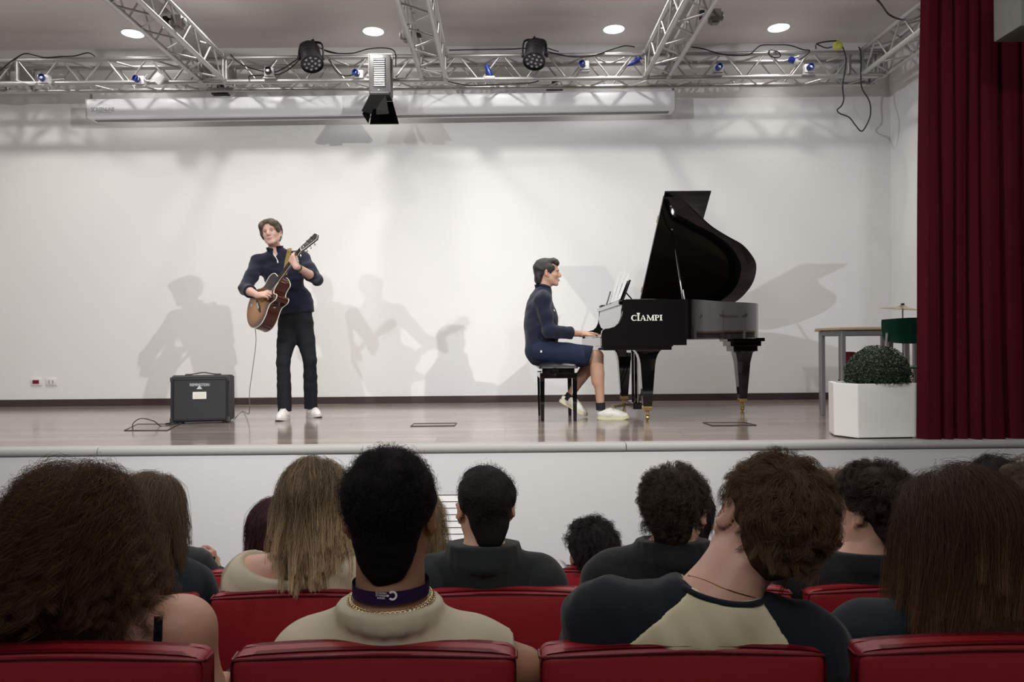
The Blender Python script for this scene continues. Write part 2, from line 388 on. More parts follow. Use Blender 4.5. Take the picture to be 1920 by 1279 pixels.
for px, py, nm in ((414, 176, 'left'), (1040, 166, 'right')):
    top = P(px, py, 7.95)
    t = thing('screen_hanger', 'black hanging bracket on top of the screen case towards its %s end' % nm, 'bracket', (top.x, 7.95, top.z))
    bm = BM(); box(bm, -.09, .09, -.04, .04, -.012, .002, .003); obj('foot_plate', bm, M_black, t)
    for s in (-1, 1):
        bm = BM(); box(bm, s*.02 - .006, s*.02 + .006, -.015, .015, 0, .075, .002); obj('arm', bm, M_black, t)
    bm = BM(); lathe(bm, [(.03, -.03), (.03, .03)], 14, Matrix.Translation((0, 0, .07)) @ Matrix.Rotation(R(90), 4, 'Y')); obj('clamp', bm, M_black, t, 40)

# ---------------------------------------------------------------- lamps on the truss
M_lens = mat('lens_glass', (.55, .58, .62), .12, .3, spec=.8); M_can = mat('par_black', (.015, .015, .017), .42)
def par_can(px, py, d, aim, label):
    c = P(px, py, d); t = thing('par_lamp', label, 'stage light', c, group='black LED stage lamps')
    q = Vector(aim).to_track_quat('Z', 'Y').to_matrix().to_4x4()      # local +z = beam
    prof = [(.055, -.17), (.075, -.165), (.098, -.14), (.10, -.12), (.105, -.118), (.105, -.108), (.10, -.105), (.10, -.08), (.105, -.078), (.105, -.068), (.10, -.065), (.10, -.04), (.105, -.038), (.105, -.028), (.10, -.025), (.10, .06), (.112, .065), (.115, .09), (.108, .095), (.104, .075)]
    bm = BM(); lathe(bm, prof, 28, q); obj('can', bm, M_can, t, 35)
    bm = BM(); lathe(bm, [(.104, .07), (.104, .074)], 28, q); obj('lens_plate', bm, mat('lens_plate', (.03, .03, .035), .3), t)
    k = 0
    for r_, n in ((.032, 4), (.075, 9)):
        for j in range(n):
            a_ = 2*math.pi*j/n + r_*9; M_ = q @ Matrix.Translation((r_*math.cos(a_), r_*math.sin(a_), .074))
            bm = BM(); lathe(bm, [(.015, 0), (.014, .006), (.008, .010), (.001, .011)], 12, M_); obj('lens', bm, M_lens, t, 60)
    # yoke from both sides of the can up to the clamp
    bm = BM(); xax = (q @ Vector((1, 0, 0))); s0 = Vector((.12, 0, 0)); hk = Vector((0, .06, .20))
    pts = smooth_path([-s0, -s0 + Vector((0, .01, .08)), -s0*.8 + Vector((0, .03, .16)), hk*.9, s0*.8 + Vector((0, .03, .16)), s0 + Vector((0, .01, .08)), s0], 4)
    tube(bm, pts, .009, 8, flat=1.6); obj('yoke', bm, M_can, t, 50)
    for s in (-1, 1):
        bm = BM(); lathe(bm, [(.02, -.012), (.024, -.008), (.024, .008), (.018, .014)], 12, Matrix.Translation(s0*s) @ Matrix.Rotation(R(90*s), 4, 'Y')); obj('knob', bm, M_can, t, 40)
    bm = BM(); tube(bm, smooth_path([hk, hk + Vector((0, .06, .02)), Vector((0, YT - .12 - c.y, ZB + TW - c.z))], 4), .011, 8); obj('hook_clamp', bm, M_can, t, 50)
    bm = BM(); tube(bm, smooth_path([q @ Vector((0, 0, -.165)), q @ Vector((0, 0, -.22)), Vector((.12, .10, .12)), Vector((.25, YT - .14 - c.y, ZB + TW + .03 - c.z))], 5), .005, 6); obj('power_cord', bm, M_cable, t, 50)
par_can(583, 109, 7.42, (.26, -.42, -.87), 'black LED stage lamp hanging on the truss left of the flood lamp')
par_can(1003, 104, 7.42, (-.12, -.46, -.88), 'black LED stage lamp hanging on the truss right of the middle truss')
# flood lamp with barn doors
c = P(714, 143, 7.38); t = thing('flood_lamp', 'large grey flood lamp with black barn doors hanging over the screen case', 'stage light', c)
M_fl = mat('flood_grey', (.13, .125, .12), .4, .3); M_flb = mat('flood_slat', (.62, .62, .60), .35, .4)
bm = BM(); box(bm, -.108, .108, -.07, .10, -.19, .19, .012); obj('housing', bm, M_fl, t, 30)
bm = BM(); box(bm, -.062, .058, -.074, -.068, -.13, .155); obj('vent_back', bm, M_black, t)
for i in range(13):
    z = -.12 + i*.0215; bm = BM(); box(bm, -.056, .052, -.082, -.072, z - .006, z + .006, .002); obj('vent_slat', bm, M_flb, t)
bm = BM(); lathe(bm, [(.006, -.002), (.006, .002)], 10, Matrix.Translation((-.01, -.073, -.16)) @ Matrix.Rotation(R(90), 4, 'X')); obj('screw', bm, M_flb, t)
bm = BM(); box(bm, -.10, .10, -.085, .115, -.215, -.185, .006); obj('front_frame', bm, M_black, t)
Mbd = mat('barn_door', (.008, .008, .008), .8, spec=.1)
def quad(bm, ps, th=.003):
    vs = [bm.verts.new(p_) for p_ in ps]; f = bm.faces.new(vs); r_ = bmesh.ops.solidify(bm, geom=[f], thickness=th)
z0, z1 = -.215, -.42
for ps in ([(-.10, -.085, z0), (.06, -.085, z0), (.105, -.17, z1 - .01), (-.02, -.17, z1 - .015), (-.022, -.155, z1 + .045), (-.05, -.155, z1 + .045), (-.065, -.17, z1 - .01), (-.165, -.17, z1 + .02)],
           [(-.10, .115, z0), (.10, .115, z0), (.15, .20, z1), (-.15, .20, z1)],
           [(-.10, -.085, z0), (-.10, .115, z0), (-.16, .18, z1), (-.16, -.15, z1)],
           [(.10, -.085, z0), (.10, .115, z0), (.185, .18, z1 + .02), (.185, -.15, z1 + .02)]):
    bm = BM(); quad(bm, ps); obj('barn_door', bm, Mbd, t)
for s in (-1, 1):
    bm = BM(); box(bm, s*.118 - .004, s*.118 + .004, -.015, .015, -.02, .22, .002); obj('yoke', bm, M_alu2, t)
    bm = BM(); lathe(bm, [(.018, 0), (.022, .008), (.012, .02)], 12, Matrix.Translation((s*.122, 0, 0)) @ Matrix.Rotation(R(90*s), 4, 'Y')); obj('knob', bm, M_flb, t, 40)
bm = BM(); box(bm, -.12, .12, -.012, .012, .212, .222); tube(bm, [(0, 0, .22), (0, .1, .26), (0, YT - .12 - c.y, ZB + TW - c.z)], .013, 8); obj('hook_clamp', bm, M_alu2, t, 40)

# sockets clamped to the lower chord: white or blue industrial plugs
M_ceew = mat('cee_white', (.78, .79, .80), .35); M_blue = mat('cee_blue', (.015, .035, .22), .35); M_ceeg = mat('cee_grey', (.45, .45, .45), .4)
SK = [(84, 150, 'w', 'small white plug socket on the lower truss tube near the left edge'), (263, 152, 'b', 'blue and white plug socket beside the square white box on the truss'),
      (672, 141, 'b', 'white socket with blue plug left of the flood lamp'), (918, 140, 'd', 'dark blue upright plug on the truss right of the middle truss'),
      (1094, 124, 'b', 'white socket with blue plug right of the second black lamp'), (1345, 130, 'g', 'grey socket with blue plug on the lower truss tube right of the right crossing truss'),
      (1515, 130, 'w', 'white socket with blue plug nearest the right end of the long truss'), (505, 137, 'k', 'dark socket tangled in cable left of the first black lamp')]
for px, py, kd, nm in SK:
    c = P(px, py, 7.56); t = thing('power_socket', nm, 'power socket', c)
    mm = {'w': M_ceew, 'b': M_ceew, 'g': M_ceeg, 'd': M_ceeg, 'k': M_ceeg}[kd]
    if kd != 'd':
        bm = BM(); box(bm, -.045, .055, -.035, .035, -.042, .045, .01); obj('socket_box', bm, mm, t, 30)
        bm = BM(); lathe(bm, [(.030, 0), (.033, .03), (.033, .05), (.026, .052), (.024, .03)], 18, Matrix.Translation((-.005, -.03, .0)) @ Matrix.Rotation(R(78), 4, 'X') @ Matrix.Rotation(R(-25 if kd == 'b' else 15), 4, 'Y')); obj('plug', bm, M_blue if kd != 'k' else M_black, t, 40)
        bm = BM(); box(bm, -.018, .018, -.068, -.062, -.014, .016, .003); obj('plug_face', bm, M_ceew, t)
    else:
        bm = BM(); box(bm, -.055, .055, -.03, .03, -.055, -.02, .004); obj('socket_box', bm, mm, t, 30)
        bm = BM(); lathe(bm, [(.03, -.02), (.034, .03), (.026, .05), (.022, .09), (.012, .11)], 16, Matrix.Rotation(R(-18), 4, 'Y')); obj('plug', bm, M_blue, t, 40)
    bm = BM(); box(bm, -.06, .06, -.02, .05, -.06, -.045, .004); obj('clamp', bm, M_ceeg, t)
for px, py, an, nm in ((1192, 306/2.667, 62, 'loose blue plug hanging in the long truss near the right crossing truss'), (1489, 114, -70, 'loose blue and white plug hanging in the truss left of the right end')):
    c = P(px, py, 7.62); t = thing('cable_plug', nm, 'plug', c)
    bm = BM(); lathe(bm, [(.02, -.06), (.032, -.05), (.032, -.0), (.028, .002)], 16, Matrix.Rotation(R(an + 180), 4, 'Y')); obj('socket_end', bm, M_blue, t, 40)
    bm = BM(); lathe(bm, [(.026, 0), (.025, .05), (.012, .085), (.008, .1)], 16, Matrix.Rotation(R(an + 180), 4, 'Y')); obj('grip', bm, M_ceew if an < 0 else M_blue, t, 40)
# square white device
c = P(297, 147, 7.54); t = thing('white_device', 'small square white box tilted on the truss left of the leftmost crossing truss', 'device', c)
bm = BM(); box(bm, -.052, .052, -.012, .02, -.052, .052, .01, M=Matrix.Rotation(R(40), 4, 'Y')); obj('box_body', bm, M_ceew, t, 30)
bm = BM(); tube(bm, smooth_path([(-.04, 0, 0), (-.10, -.01, -.03), (-.14, 0, 0), (-.11, .0, .04)], 5), .006, 8); obj('cable_loop', bm, M_ceew, t, 50)
# small projector-like boxes clipped on the crossing trusses
M_pin = mat('fixture_grey', (.20, .175, .165), .5)
for px, py, d, s, nm in ((334, 42, 6.5, 1, 'small grey clip-on spot lamp on the leftmost crossing truss'), (764, 66, 7.0, -1, 'small grey clip-on spot lamp left of the middle truss'), (1340, 31, 6.3, 1, 'small grey clip-on spot lamp right of the right crossing truss')):
    c = P(px, py, d); t = thing('clip_lamp', nm, 'stage light', c)
    bm = BM(); box(bm, -.045, .045, -.05, .05, -.05, .05, .008); obj('housing', bm, M_pin, t, 30)
    bm = BM(); lathe(bm, [(.038, 0), (.038, .02), (.03, .022)], 18, Matrix.Translation((s*.045, 0, 0)) @ Matrix.Rotation(R(90*s), 4, 'Y')); obj('bezel', bm, M_pin, t, 40)
    bm = BM(); lathe(bm, [(.028, .02), (.02, .028), (.001, .031)], 16, Matrix.Translation((s*.045, 0, 0)) @ Matrix.Rotation(R(90*s), 4, 'Y')); obj('lens', bm, M_lens, t, 60)
    bm = BM(); box(bm, -.03, .03, -.03, .03, -.065, -.052, .003); obj('bracket', bm, M_pin, t)
    bm = BM(); box(bm, -s*.11 - .02, -s*.11 + .02, -.02, .02, -.02, .05, .004); box(bm, min(-s*.11, 0), max(-s*.11, 0), -.008, .008, .02, .035); obj('clamp', bm, M_black, t)

# cables draped over the trusses (pixel way-points at the truss distance become real points)
def cable(pts, d, nm, r=.006, m=None, name='cable', n=6):
    q = [P(x_, y_, d if len(rest) == 0 else rest[0]) for x_, y_, *rest in pts]; o0 = q[0].copy()
    bm = BM(); tube(bm, [p_ - o0 for p_ in smooth_path(q, n)], r, 6); o = obj(name, bm, m or M_cable, smooth=60); o.location = o0
    return tag(o, nm, 'cable')
cable([(0, 133), (20, 116), (45, 101), (66, 104), (85, 108), (115, 106), (140, 105), (165, 99), (178, 106)], 7.57, 'black cable looping over the truss at the far left')
cable([(432, 102), (452, 120), (490, 133), (520, 134), (560, 110), (548, 125), (520, 140), (470, 142), (468, 150)], 7.56, 'black cable bundled along the truss between the leftmost crossing truss and the first black lamp')
cable([(600, 90), (622, 99), (660, 100), (690, 92), (720, 90), (740, 97), (742, 125)], 7.56, 'black cable draped between the first black lamp and the flood lamp')
cable([(618, 112), (628, 130), (645, 142), (672, 138)], 7.56, 'thin black cable running down to the socket left of the flood lamp')
cable([(842, 94), (900, 93), (960, 92), (990, 91), (1030, 98), (1070, 106), (1110, 105), (1150, 92), (1172, 86), (1190, 88)], 7.56, 'long black cable lying on the truss between the middle and right crossing trusses')
cable([(1296, 88), (1320, 92), (1350, 101), (1380, 104), (1405, 102), (1425, 86), (1450, 84), (1480, 85), (1505, 93), (1518, 95), (1510, 105), (1498, 112)], 7.56, 'black cable draped on the truss right of the right crossing truss')
cable([(1443, 95), (1442, 102), (1452, 108), (1463, 106), (1460, 98), (1448, 94), (1441, 96)], 7.56, 'small loop of black cable hanging in the right part of the truss')
cable([(1530, 92), (1532, 82), (1560, 77), (1575, 80), (1584, 100), (1586, 120), (1580, 160), (1582, 185), (1578, 198), (1570, 206), (1575, 213), (1592, 220), (1604, 235), (1615, 246), (1624, 236), (1632, 215), (1630, 190), (1616, 165), (1614, 140), (1614, 100), (1610, 88)], 7.52, 'long black cable hanging in a loop from the right end of the truss', r=.007)
cable([(1530, 82), (1550, 90), (1570, 85), (1575, 92)], 7.54, 'short black cable knotted by the yellow tape', r=.006)
cable([(1600, -30, 6.2), (1645, 0, 6.3), (1668, 28, 6.5), (1700, 38, 6.4), (1728, 28, 6.0), (1750, 5, 5.8)], 6.3, 'thick black cable hanging from the ceiling beside the red curtain top', r=.008)
cable([(30, 150), (60, 158), (75, 152), (120, 148)], 7.54, 'thin white wire on the truss beside the leftmost plug socket', r=.004, m=M_ceew)
cable([(840, 153), (880, 160), (940, 158), (990, 156), (1010, 152)], 7.56, 'black cable sagging under the truss right of the middle truss')
o = obj('tape_ball', lathe(BM(), [(.004, -.045), (.04, -.03), (.055, 0), (.045, .03), (.01, .05)], 9, Matrix.Diagonal((1, .6, 1, 1))), mat('yellow_tape', (.55, .55, .12), .5), smooth=False)
o.location = P(1571, 86, 7.5); tag(o, 'crumpled yellow tape around a cable at the right end of the truss', 'tape')
# ---------------------------------------------------------------- curtain
def cloth_mat(name, col, rough=.9, sheen=.0):
    m = mat(name, col, rough, noise=.12, nscale=3, bump=.25, bscale=500, sheen=sheen, spec=.15); return m
M_cur = cloth_mat('red_velvet', (.110, .010, .018))
def curtain():
    bm = BM(); nx, nz = 300, 40; x0, x1 = 2.678, 4.55; zt, zb = 3.94, .006; rnd = random.Random(4)
    folds = [(0.0, .075, .8)]; x = .075
    while x < 1:
        wd = rnd.uniform(.035, .085); folds.append((x, wd, rnd.uniform(.6, 1.1))); x += wd
    def prof(u, k):
        for x_, wd, am in folds:
            if x_ <= u < x_ + wd:
                s = (u - x_)/wd
                return am*(1 - abs(2*s - 1)**4)*(.75 + .25*s)
        return 0
    rows = []
    for j in range(nz + 1):
        f = j/nz; z = zt + (zb - zt)*f; row = []
        spread = .90 + .10*f**1.5
        for i in range(nx + 1):
            u = i/nx
            left = x0 + (.083*(1 - f)) - .012*math.sin(f*3)
            xx = left + (x1 - left)*(u*spread + (1 - spread)*u*u)
            un = min(max(u + .006*math.sin(f*4 + u*20)*f, 0), .9999)
            if u < .06: un = u*(1 - .0*f)
            depth = (.05 + .085*f)*prof(un, f) + .012*math.sin(u*55 + f*3)*f
            if u < .02: depth *= u/.02
            row.append(bm.verts.new((xx, 4.815 - depth*.8 - .005*math.sin(f*9 + u*30), z)))
        rows.append(row)
    for j in range(nz):
        for i in range(nx): bm.faces.new((rows[j][i], rows[j][i+1], rows[j+1][i+1], rows[j+1][i]))
    bmesh.ops.solidify(bm, geom=bm.faces[:], thickness=.004)
    o = obj('stage_curtain', bm, M_cur, smooth=80); return tag(o, 'tall dark red velvet stage curtain hanging in folds at the right', 'curtain')
cu = curtain()
# hem stitch line as a thin welt on the curtain
# loudspeaker high on the right
c = P(1935, 5, 4.2); t = thing('loudspeaker', 'grey loudspeaker with black grille cut off at the top right corner', 'loudspeaker', c)
M_sp = mat('speaker_grey', (.16, .16, .14), .5, noise=.06)
bm = BM(); box(bm, -.13, .16, -.09, .14, -.17, .24, .012); obj('cabinet', bm, M_sp, t, 30)
bm = BM(); lathe(bm, [(.115, 0), (.115, .012), (.10, .014), (.09, .004), (.02, -.0), (.001, .004)], 32, Matrix.Translation((.02, -.09, .02)) @ Matrix.Rotation(R(90), 4, 'X')); obj('speaker_cone', bm, M_black, t, 40)
bm = BM(); box(bm, -.02, .02, .02, .06, .24, .9); obj('wall_bracket', bm, M_black, t)

# ---------------------------------------------------------------- amplifier
c = P(382, 792, 6.35); t = thing('guitar_amplifier', 'black guitar amplifier combo standing on the stage left of the guitarist', 'amplifier', (c.x, 6.35, 0), R(9))
M_tolex = mat('black_tolex', (.013, .013, .014), .6, bump=.4, bscale=600); M_grill = mat('grille_cloth', (.035, .036, .038), .75, bump=.5, bscale=900)
bm = BM()
prof = [(-.14, .012), (.11, .012), (.11, .395), (-.075, .405), (-.12, .385)]
W = .235
A = [bm.verts.new((-W, y, z)) for y, z in prof]; B = [bm.verts.new((W, y, z)) for y, z in prof]; bm.faces.new(A); bm.faces.new(B)
for j in range(5): k = (j+1) % 5; bm.faces.new((A[j], A[k], B[k], B[j]))
bmesh.ops.bevel(bm, geom=bm.edges[:], offset=.010, segments=2, affect='EDGES'); obj('cabinet', bm, M_tolex, t, 40)
def on_front(x, z): # point on the sloping front
    f = (z - .012)/(.385 - .012); return Vector((x, -.14 + .02*f - .004, z))
Mf = Matrix.Translation((0, -.131, .2)) @ Matrix.Rotation(R(-3.06), 4, 'X')
bm = BM(); box(bm, -.205, .212, -.006, .002, -.165, .165, .004, M=Mf); obj('speaker_grille', bm, M_grill, t)
bm = BM()
for i in range(4):
    q = [(-.21, .17), (.217, .17), (.217, -.17), (-.21, -.17)]; a_, b_ = q[i], q[(i+1) % 4]
    tube(bm, [Mf @ Vector((a_[0], -.004, a_[1])), Mf @ Vector((b_[0], -.004, b_[1]))], .0045, 6)
obj('grille_piping', bm, mat('piping_black', (.02, .02, .02), .35), t, 50)
M_badge = mat('badge_chrome', (.42, .43, .45), .3, .5)
bm = BM(); box(bm, -.085, .085, -.010, -.004, .108, .138, .003, M=Mf @ Matrix.Rotation(R(1), 4, 'Y')); bd = obj('badge', bm, mat('badge_dark', (.16, .16, .17), .3, .4), t)
text('badge_lettering', 'REMINGTON', .030, Mf @ Matrix.Translation((0, -.011, .123)) @ Matrix.Rotation(R(90), 4, 'X'), mat('badge_white', (.75, .76, .78), .3, .3), bd, sx=.86)
bm = BM(); prism(bm, [(-.024, .088), (.024, .088), (0, .118)], .0100, .013, Mf @ Matrix.Rotation(R(90), 4, 'X')); obj('badge_emblem', bm, mat('badge_white', (.75, .76, .78), .3, .3), bd)
bm = BM(); box(bm, -.055, .055, -.008, -.005, .005, .065, .001, M=Mf); lb = obj('paper_label', bm, mat('label_white', (.82, .81, .76), .6), t)
bm = BM(); box(bm, -.043, .046, -.0086, -.0078, .015, .053, M=Mf); obj('label_print', bm, mat('label_print', (.74, .73, .66), .6), lb)
for sx in (-1, 1):
    for z in (.03, .37):
        bm = BM(); box(bm, sx*W - (.022 if sx > 0 else .003), sx*W + (.003 if sx > 0 else .022), -.143 + (.02 if z > .2 else 0), -.11, z - .02, z + .02, .004); obj('corner_cap', bm, mat('corner_cap', (.05, .05, .05), .3), t)
    for y in (-.1, .07):
        bm = BM(); lathe(bm, [(.018, 0), (.02, .013)], 12, Matrix.Translation((sx*.19, y, 0))); obj('rubber_foot', bm, M_black, t)
bm = BM(); tube(bm, smooth_path([(-.115, -.0, .405), (-.07, 0, .413), (0, 0, .423), (.07, 0, .413), (.115, 0, .405)], 5), .011, 8, flat=.5); obj('handle', bm, mat('handle_rubber', (.03, .03, .03), .4), t, 50)
for s in (-1, 1):
    bm = BM(); box(bm, s*.12 - .025, s*.12 + .025, -.018, .018, .398, .412, .004); obj('handle_end', bm, M_black, t)
amp_x, amp_y = c.x, 6.35
def stage_cable(pts, nm, r=.004, m=None):
    o0 = Vector(pts[0]); bm = BM(); tube(bm, [p_ - o0 for p_ in smooth_path(pts, 8)], r, 6); o = obj('cable', bm, m or M_cable, smooth=60); o.location = o0
    return tag(o, nm, 'cable')
g0 = G(249, 806); g1 = G(305, 800); g2 = G(306, 797); g3 = G(330, 797)
stage_cable([(g0[0], g0[1], .002), (g0[0], g0[1] + .01, .05), (g0[0] + .05, g0[1] + .03, .085), (g0[0] + .13, g0[1] + .07, .06), (g1[0] - .02, g1[1], .006), (g1[0] + .03, g1[1] + .03, .006), (g3[0], g3[1], .02), (g2[0], g2[1] + .04, .006), (g3[0] + .02, g3[1] + .06, .006), (g3[0] - .05, g3[1] + .14, .02), (g3[0] + .05, g3[1] + .2, .01)], 'black power cable from the floor hatch to the amplifier')

# ---------------------------------------------------------------- school desk, chairs, cymbal and planter on the right
M_steel = mat('grey_steel', (.30, .29, .28), .38, .5); M_desk = mat('desk_beech', (.46, .33, .22), .4, noise=.12, nscale=5)
def desk(x0, x1, y0, y1, nm):
    t = thing('school_desk', nm, 'desk', ((x0+x1)/2, (y0+y1)/2, 0), group=None); hx, hy = (x1-x0)/2, (y1-y0)/2
    bm = BM(); box(bm, -hx, hx, -hy, hy, .735, .757, .004); obj('desktop', bm, M_desk, t, 30)
    for sx in (-1, 1):
        for sy in (-1, 1):
            bm = BM(); x, y = sx*(hx - .045), sy*(hy - .04); box(bm, x-.0175, x+.0175, y-.0175, y+.0175, 0, .735, .004); obj('leg', bm, M_steel, t)
    for sy in (-1, 1):
        bm = BM(); y = sy*(hy-.04); box(bm, -hx+.045, hx-.045, y-.012, y+.012, .69, .733, .003); obj('rail', bm, M_steel, t)
    for sx in (-1, 1):
        bm = BM(); x = sx*(hx-.045); box(bm, x-.012, x+.012, -hy+.04, hy-.04, .69, .733, .003); obj('rail', bm, M_steel, t)
desk(2.735, 3.42, 6.03, 6.5, 'school desk with beech top and grey steel legs behind the planter')
desk(2.98, 3.66, 6.60, 7.1, 'second school desk with beech top directly behind the first desk')
t = thing('school_chair', 'green plastic school chair with steel legs between planter and curtain', 'chair', (3.12, 5.68, 0), R(-4)); t.scale = (1, 1, .975)
M_green = mat('green_plastic', (.008, .055, .028), .28); bm = BM()
nx, nz = 16, 8; grid = []
for j in range(nz + 1):
    f = j/nz; row = []
    for i in range(nx + 1):
        u = -1 + 2*i/nx; wd = .225 - .035*(1-f)**1.5
        zz = .635 + .19*f + (.012*math.cos(u*1.5) if f > .8 else 0) + (.02*abs(u)**3*(1-f))
        row.append(bm.verts.new((u*wd, -.06 + .075*u*u - .03*(f-.5)**2*2 - .03*f, zz)))
    grid.append(row)
for j in range(nz):
    for i in range(nx): bm.faces.new((grid[j][i], grid[j][i+1], grid[j+1][i+1], grid[j+1][i]))
bmesh.ops.solidify(bm, geom=bm.faces[:], thickness=.012); obj('backrest', bm, M_green, t, 50)
bm = BM(); box(bm, -.2, .2, -.02, .38, .435, .452, .008); obj('seat', bm, M_green, t, 40)
for s in (-1, 1):
    bm = BM(); tube(bm, smooth_path([(s*.185, -.03, .72), (s*.19, -.01, .55), (s*.195, .02, .45), (s*.2, -.03, .2), (s*.205, -.08, .0)], 5), .011, 10); obj('leg', bm, M_steel, t, 50)
    bm = BM(); tube(bm, [(s*.19, .33, .44), (s*.205, .37, 0)], .011, 10); obj('leg', bm, M_steel, t, 50)
    bm = BM(); tube(bm, [(s*.192, -.0, .42), (s*.192, .34, .42)], .010, 8); obj('side_rail', bm, M_steel, t, 50)
t = thing('school_chair', 'dark red plastic chair tucked under the desks left of the round bush', 'chair', (2.93, 6.22, 0), R(-52)); t.scale = (.72, .72, .88)
M_redp = mat('red_plastic', (.16, .008, .015), .32); bm = BM(); grid = []
for j in range(nz + 1):
    f = j/nz; row = []
    for i in range(nx + 1):
        u = -1 + 2*i/nx; wd = .17 - .05*f*f
        row.append(bm.verts.new((u*wd, -.05 + .09*u*u*(1-f*.5) - .03*f, .36 + .27*f - .035*abs(u)**3*f)))
    grid.append(row)
for j in range(nz):
    for i in range(nx): bm.faces.new((grid[j][i], grid[j][i+1], grid[j+1][i+1], grid[j+1][i]))
bmesh.ops.solidify(bm, geom=bm.faces[:], thickness=.012); obj('backrest', bm, M_redp, t, 50)
bm = BM(); box(bm, -.17, .17, -.03, .30, .34, .36, .008); obj('seat', bm, M_redp, t, 40)
for sx in (-1, 1):
    for y in (-.0, .27):
        bm = BM(); tube(bm, [(sx*.15, y, .345), (sx*.17, y + (.03 if y > .1 else -.03), 0)], .010, 8); obj('leg', bm, M_steel, t, 50)
# cymbal on its stand
t = thing('cymbal_stand', 'brass cymbal on a thin chrome stand behind the green chair', 'cymbal', (3.57, 6.62, 0)); t.scale = (1, 1, .98)
M_brass = mat('cymbal_bronze', (.62, .50, .34), .28, .9, noise=.08, nscale=30); M_chr = mat('chrome', (.6, .6, .6), .18, 1.0)
bm = BM(); prof = [(.008, .012), (.03, .010), (.038, .0), (.10, -.010), (.19, -.022), (.19, -.0235), (.10, -.012), (.036, -.003), (.008, .009)]
lathe(bm, prof, 40, Matrix.Translation((0, 0, .965)) @ Matrix.Rotation(R(4), 4, 'Y') @ Matrix.Rotation(R(3), 4, 'X')); obj('cymbal', bm, M_brass, t, 50)
bm = BM(); tube(bm, [(0, 0, .12), (0, 0, .55)], .0125, 12); tube(bm, [(0, 0, .55), (0, 0, .955)], .008, 12); obj('pole', bm, M_chr, t, 50)
bm = BM(); lathe(bm, [(.012, .955), (.020, .958), (.020, .962), (.008, .964)], 14); obj('lower_felt', bm, M_black, t)
bm = BM(); lathe(bm, [(.014, .978), (.016, .985), (.014, .996), (.006, .998)], 14); obj('wing_nut', bm, M_black, t)
for k in range(3):
    a_ = R(120*k + 30); bm = BM(); tube(bm, [(0, 0, .30), (.28*math.cos(a_), .28*math.sin(a_), .012)], .007, 8); tube(bm, [(0, 0, .12), (.17*math.cos(a_), .17*math.sin(a_), .12)], .005, 8); obj('leg', bm, M_chr, t, 50)
# planter with clipped ball bush
c0 = P(1616, 826, 4.80); t = thing('planter', 'tall square white planter at the stage edge beside the curtain', 'planter', (c0.x, 4.81, 0), R(0))
t.location = (c0.x - .005, 4.84, 0); t.rotation_euler = (0, 0, R(4))
M_pl = mat('planter_white', (.80, .775, .72), .45, noise=.03, nscale=3)
bm = BM(); pw, pd, phh = .42, .38, .362; c1 = .045
outer = [(.0, 0), (pw, 0), (pw, pd), (-.0, pd)]
# the near left corner is cut back a little
outer = [(0, 0), (pw, 0), (pw, pd), (.0, pd), (-.075, .17)]
ins = .03; cxm, cym = pw*.5, pd*.5
inner = [(cxm + (x-cxm)*.88, cym + (y-cym)*.88) for x, y in outer]
b0 = [bm.verts.new((x*.99+.002, y*.99+.002, .008)) for x, y in outer]; t0 = [bm.verts.new((x, y, phh)) for x, y in outer]
t1 = [bm.verts.new((x, y, phh)) for x, y in inner]; t2 = [bm.verts.new((x, y, phh-.06)) for x, y in inner]
n = len(outer); bm.faces.new(b0); bm.faces.new(t2)
for i in range(n):
    k = (i+1) % n
    for p_, q_ in ((b0, t0), (t0, t1), (t1, t2)): bm.faces.new((p_[i], p_[k], q_[k], q_[i]))
bmesh.ops.bevel(bm, geom=[e for e in bm.edges if e.is_manifold], offset=.003, segments=2, affect='EDGES'); obj('pot', bm, M_pl, t, 30)
bm = BM(); prism(bm, inner, phh-.06, phh-.045); obj('soil', bm, mat('soil', (.03, .022, .016), .95, bump=.5, bscale=60), t)
bm = BM(); box(bm, .03, pw-.03, .03, pd-.03, 0, .010); obj('foot', bm, M_black, t)
# ball of small leaves: a dark core plus some thousand leaves on it
bc = Vector((P(1644, 700, 5.03).x, 5.02, .405)); t = thing('boxwood_ball', 'round clipped green boxwood bush growing in the white planter', 'bush', bc)
M_leaf = mat('boxwood_leaf', (.013, .028, .009), .5, noise=.5, nscale=18); M_core = mat('bush_core', (.006, .012, .004), .9)
bm = BM(); bmesh.ops.create_icosphere(bm, subdivisions=4, radius=.185)
for v in bm.verts: v.co *= 1 + .03*math.sin(v.co.x*60)*math.sin(v.co.z*55 + v.co.y*40)
for v in bm.verts:
    if v.co.z < -.03: v.co.x *= .72; v.co.y *= .72
obj('core', bm, M_core, t, True)
rs = np.random.RandomState(3); N = 11000; dirs = rs.normal(size=(N, 3)); dirs /= np.linalg.norm(dirs, axis=1)[:, None]
dirs = dirs[dirs[:, 2] > -.22]; N = len(dirs); rad = .188 + .022*rs.rand(N) + .006*np.sin(dirs[:, 0]*9)*np.cos(dirs[:, 2]*11)
cc = dirs*rad[:, None]; tn = np.cross(dirs, rs.normal(size=(N, 3))); tn /= np.linalg.norm(tn, axis=1)[:, None]
ax = tn*.75 + dirs*(rs.rand(N, 1)*1.1 - .1); ax /= np.linalg.norm(ax, axis=1)[:, None]; sd = np.cross(ax, dirs + .5*rs.normal(size=(N, 3))); sd /= np.linalg.norm(sd, axis=1)[:, None]
ll = (.0048 + .003*rs.rand(N))[:, None]; V = np.stack([cc - ax*ll, cc + sd*ll*.6, cc + ax*ll*1.1, cc - sd*ll*.6], 1).reshape(-1, 3)
me = bpy.data.meshes.new('leaves'); me.from_pydata(V.tolist(), [], [(4*i, 4*i+1, 4*i+2, 4*i+3) for i in range(N)]); o = link_mesh('leaves', me, M_leaf, t); o['kind'] = 'stuff'
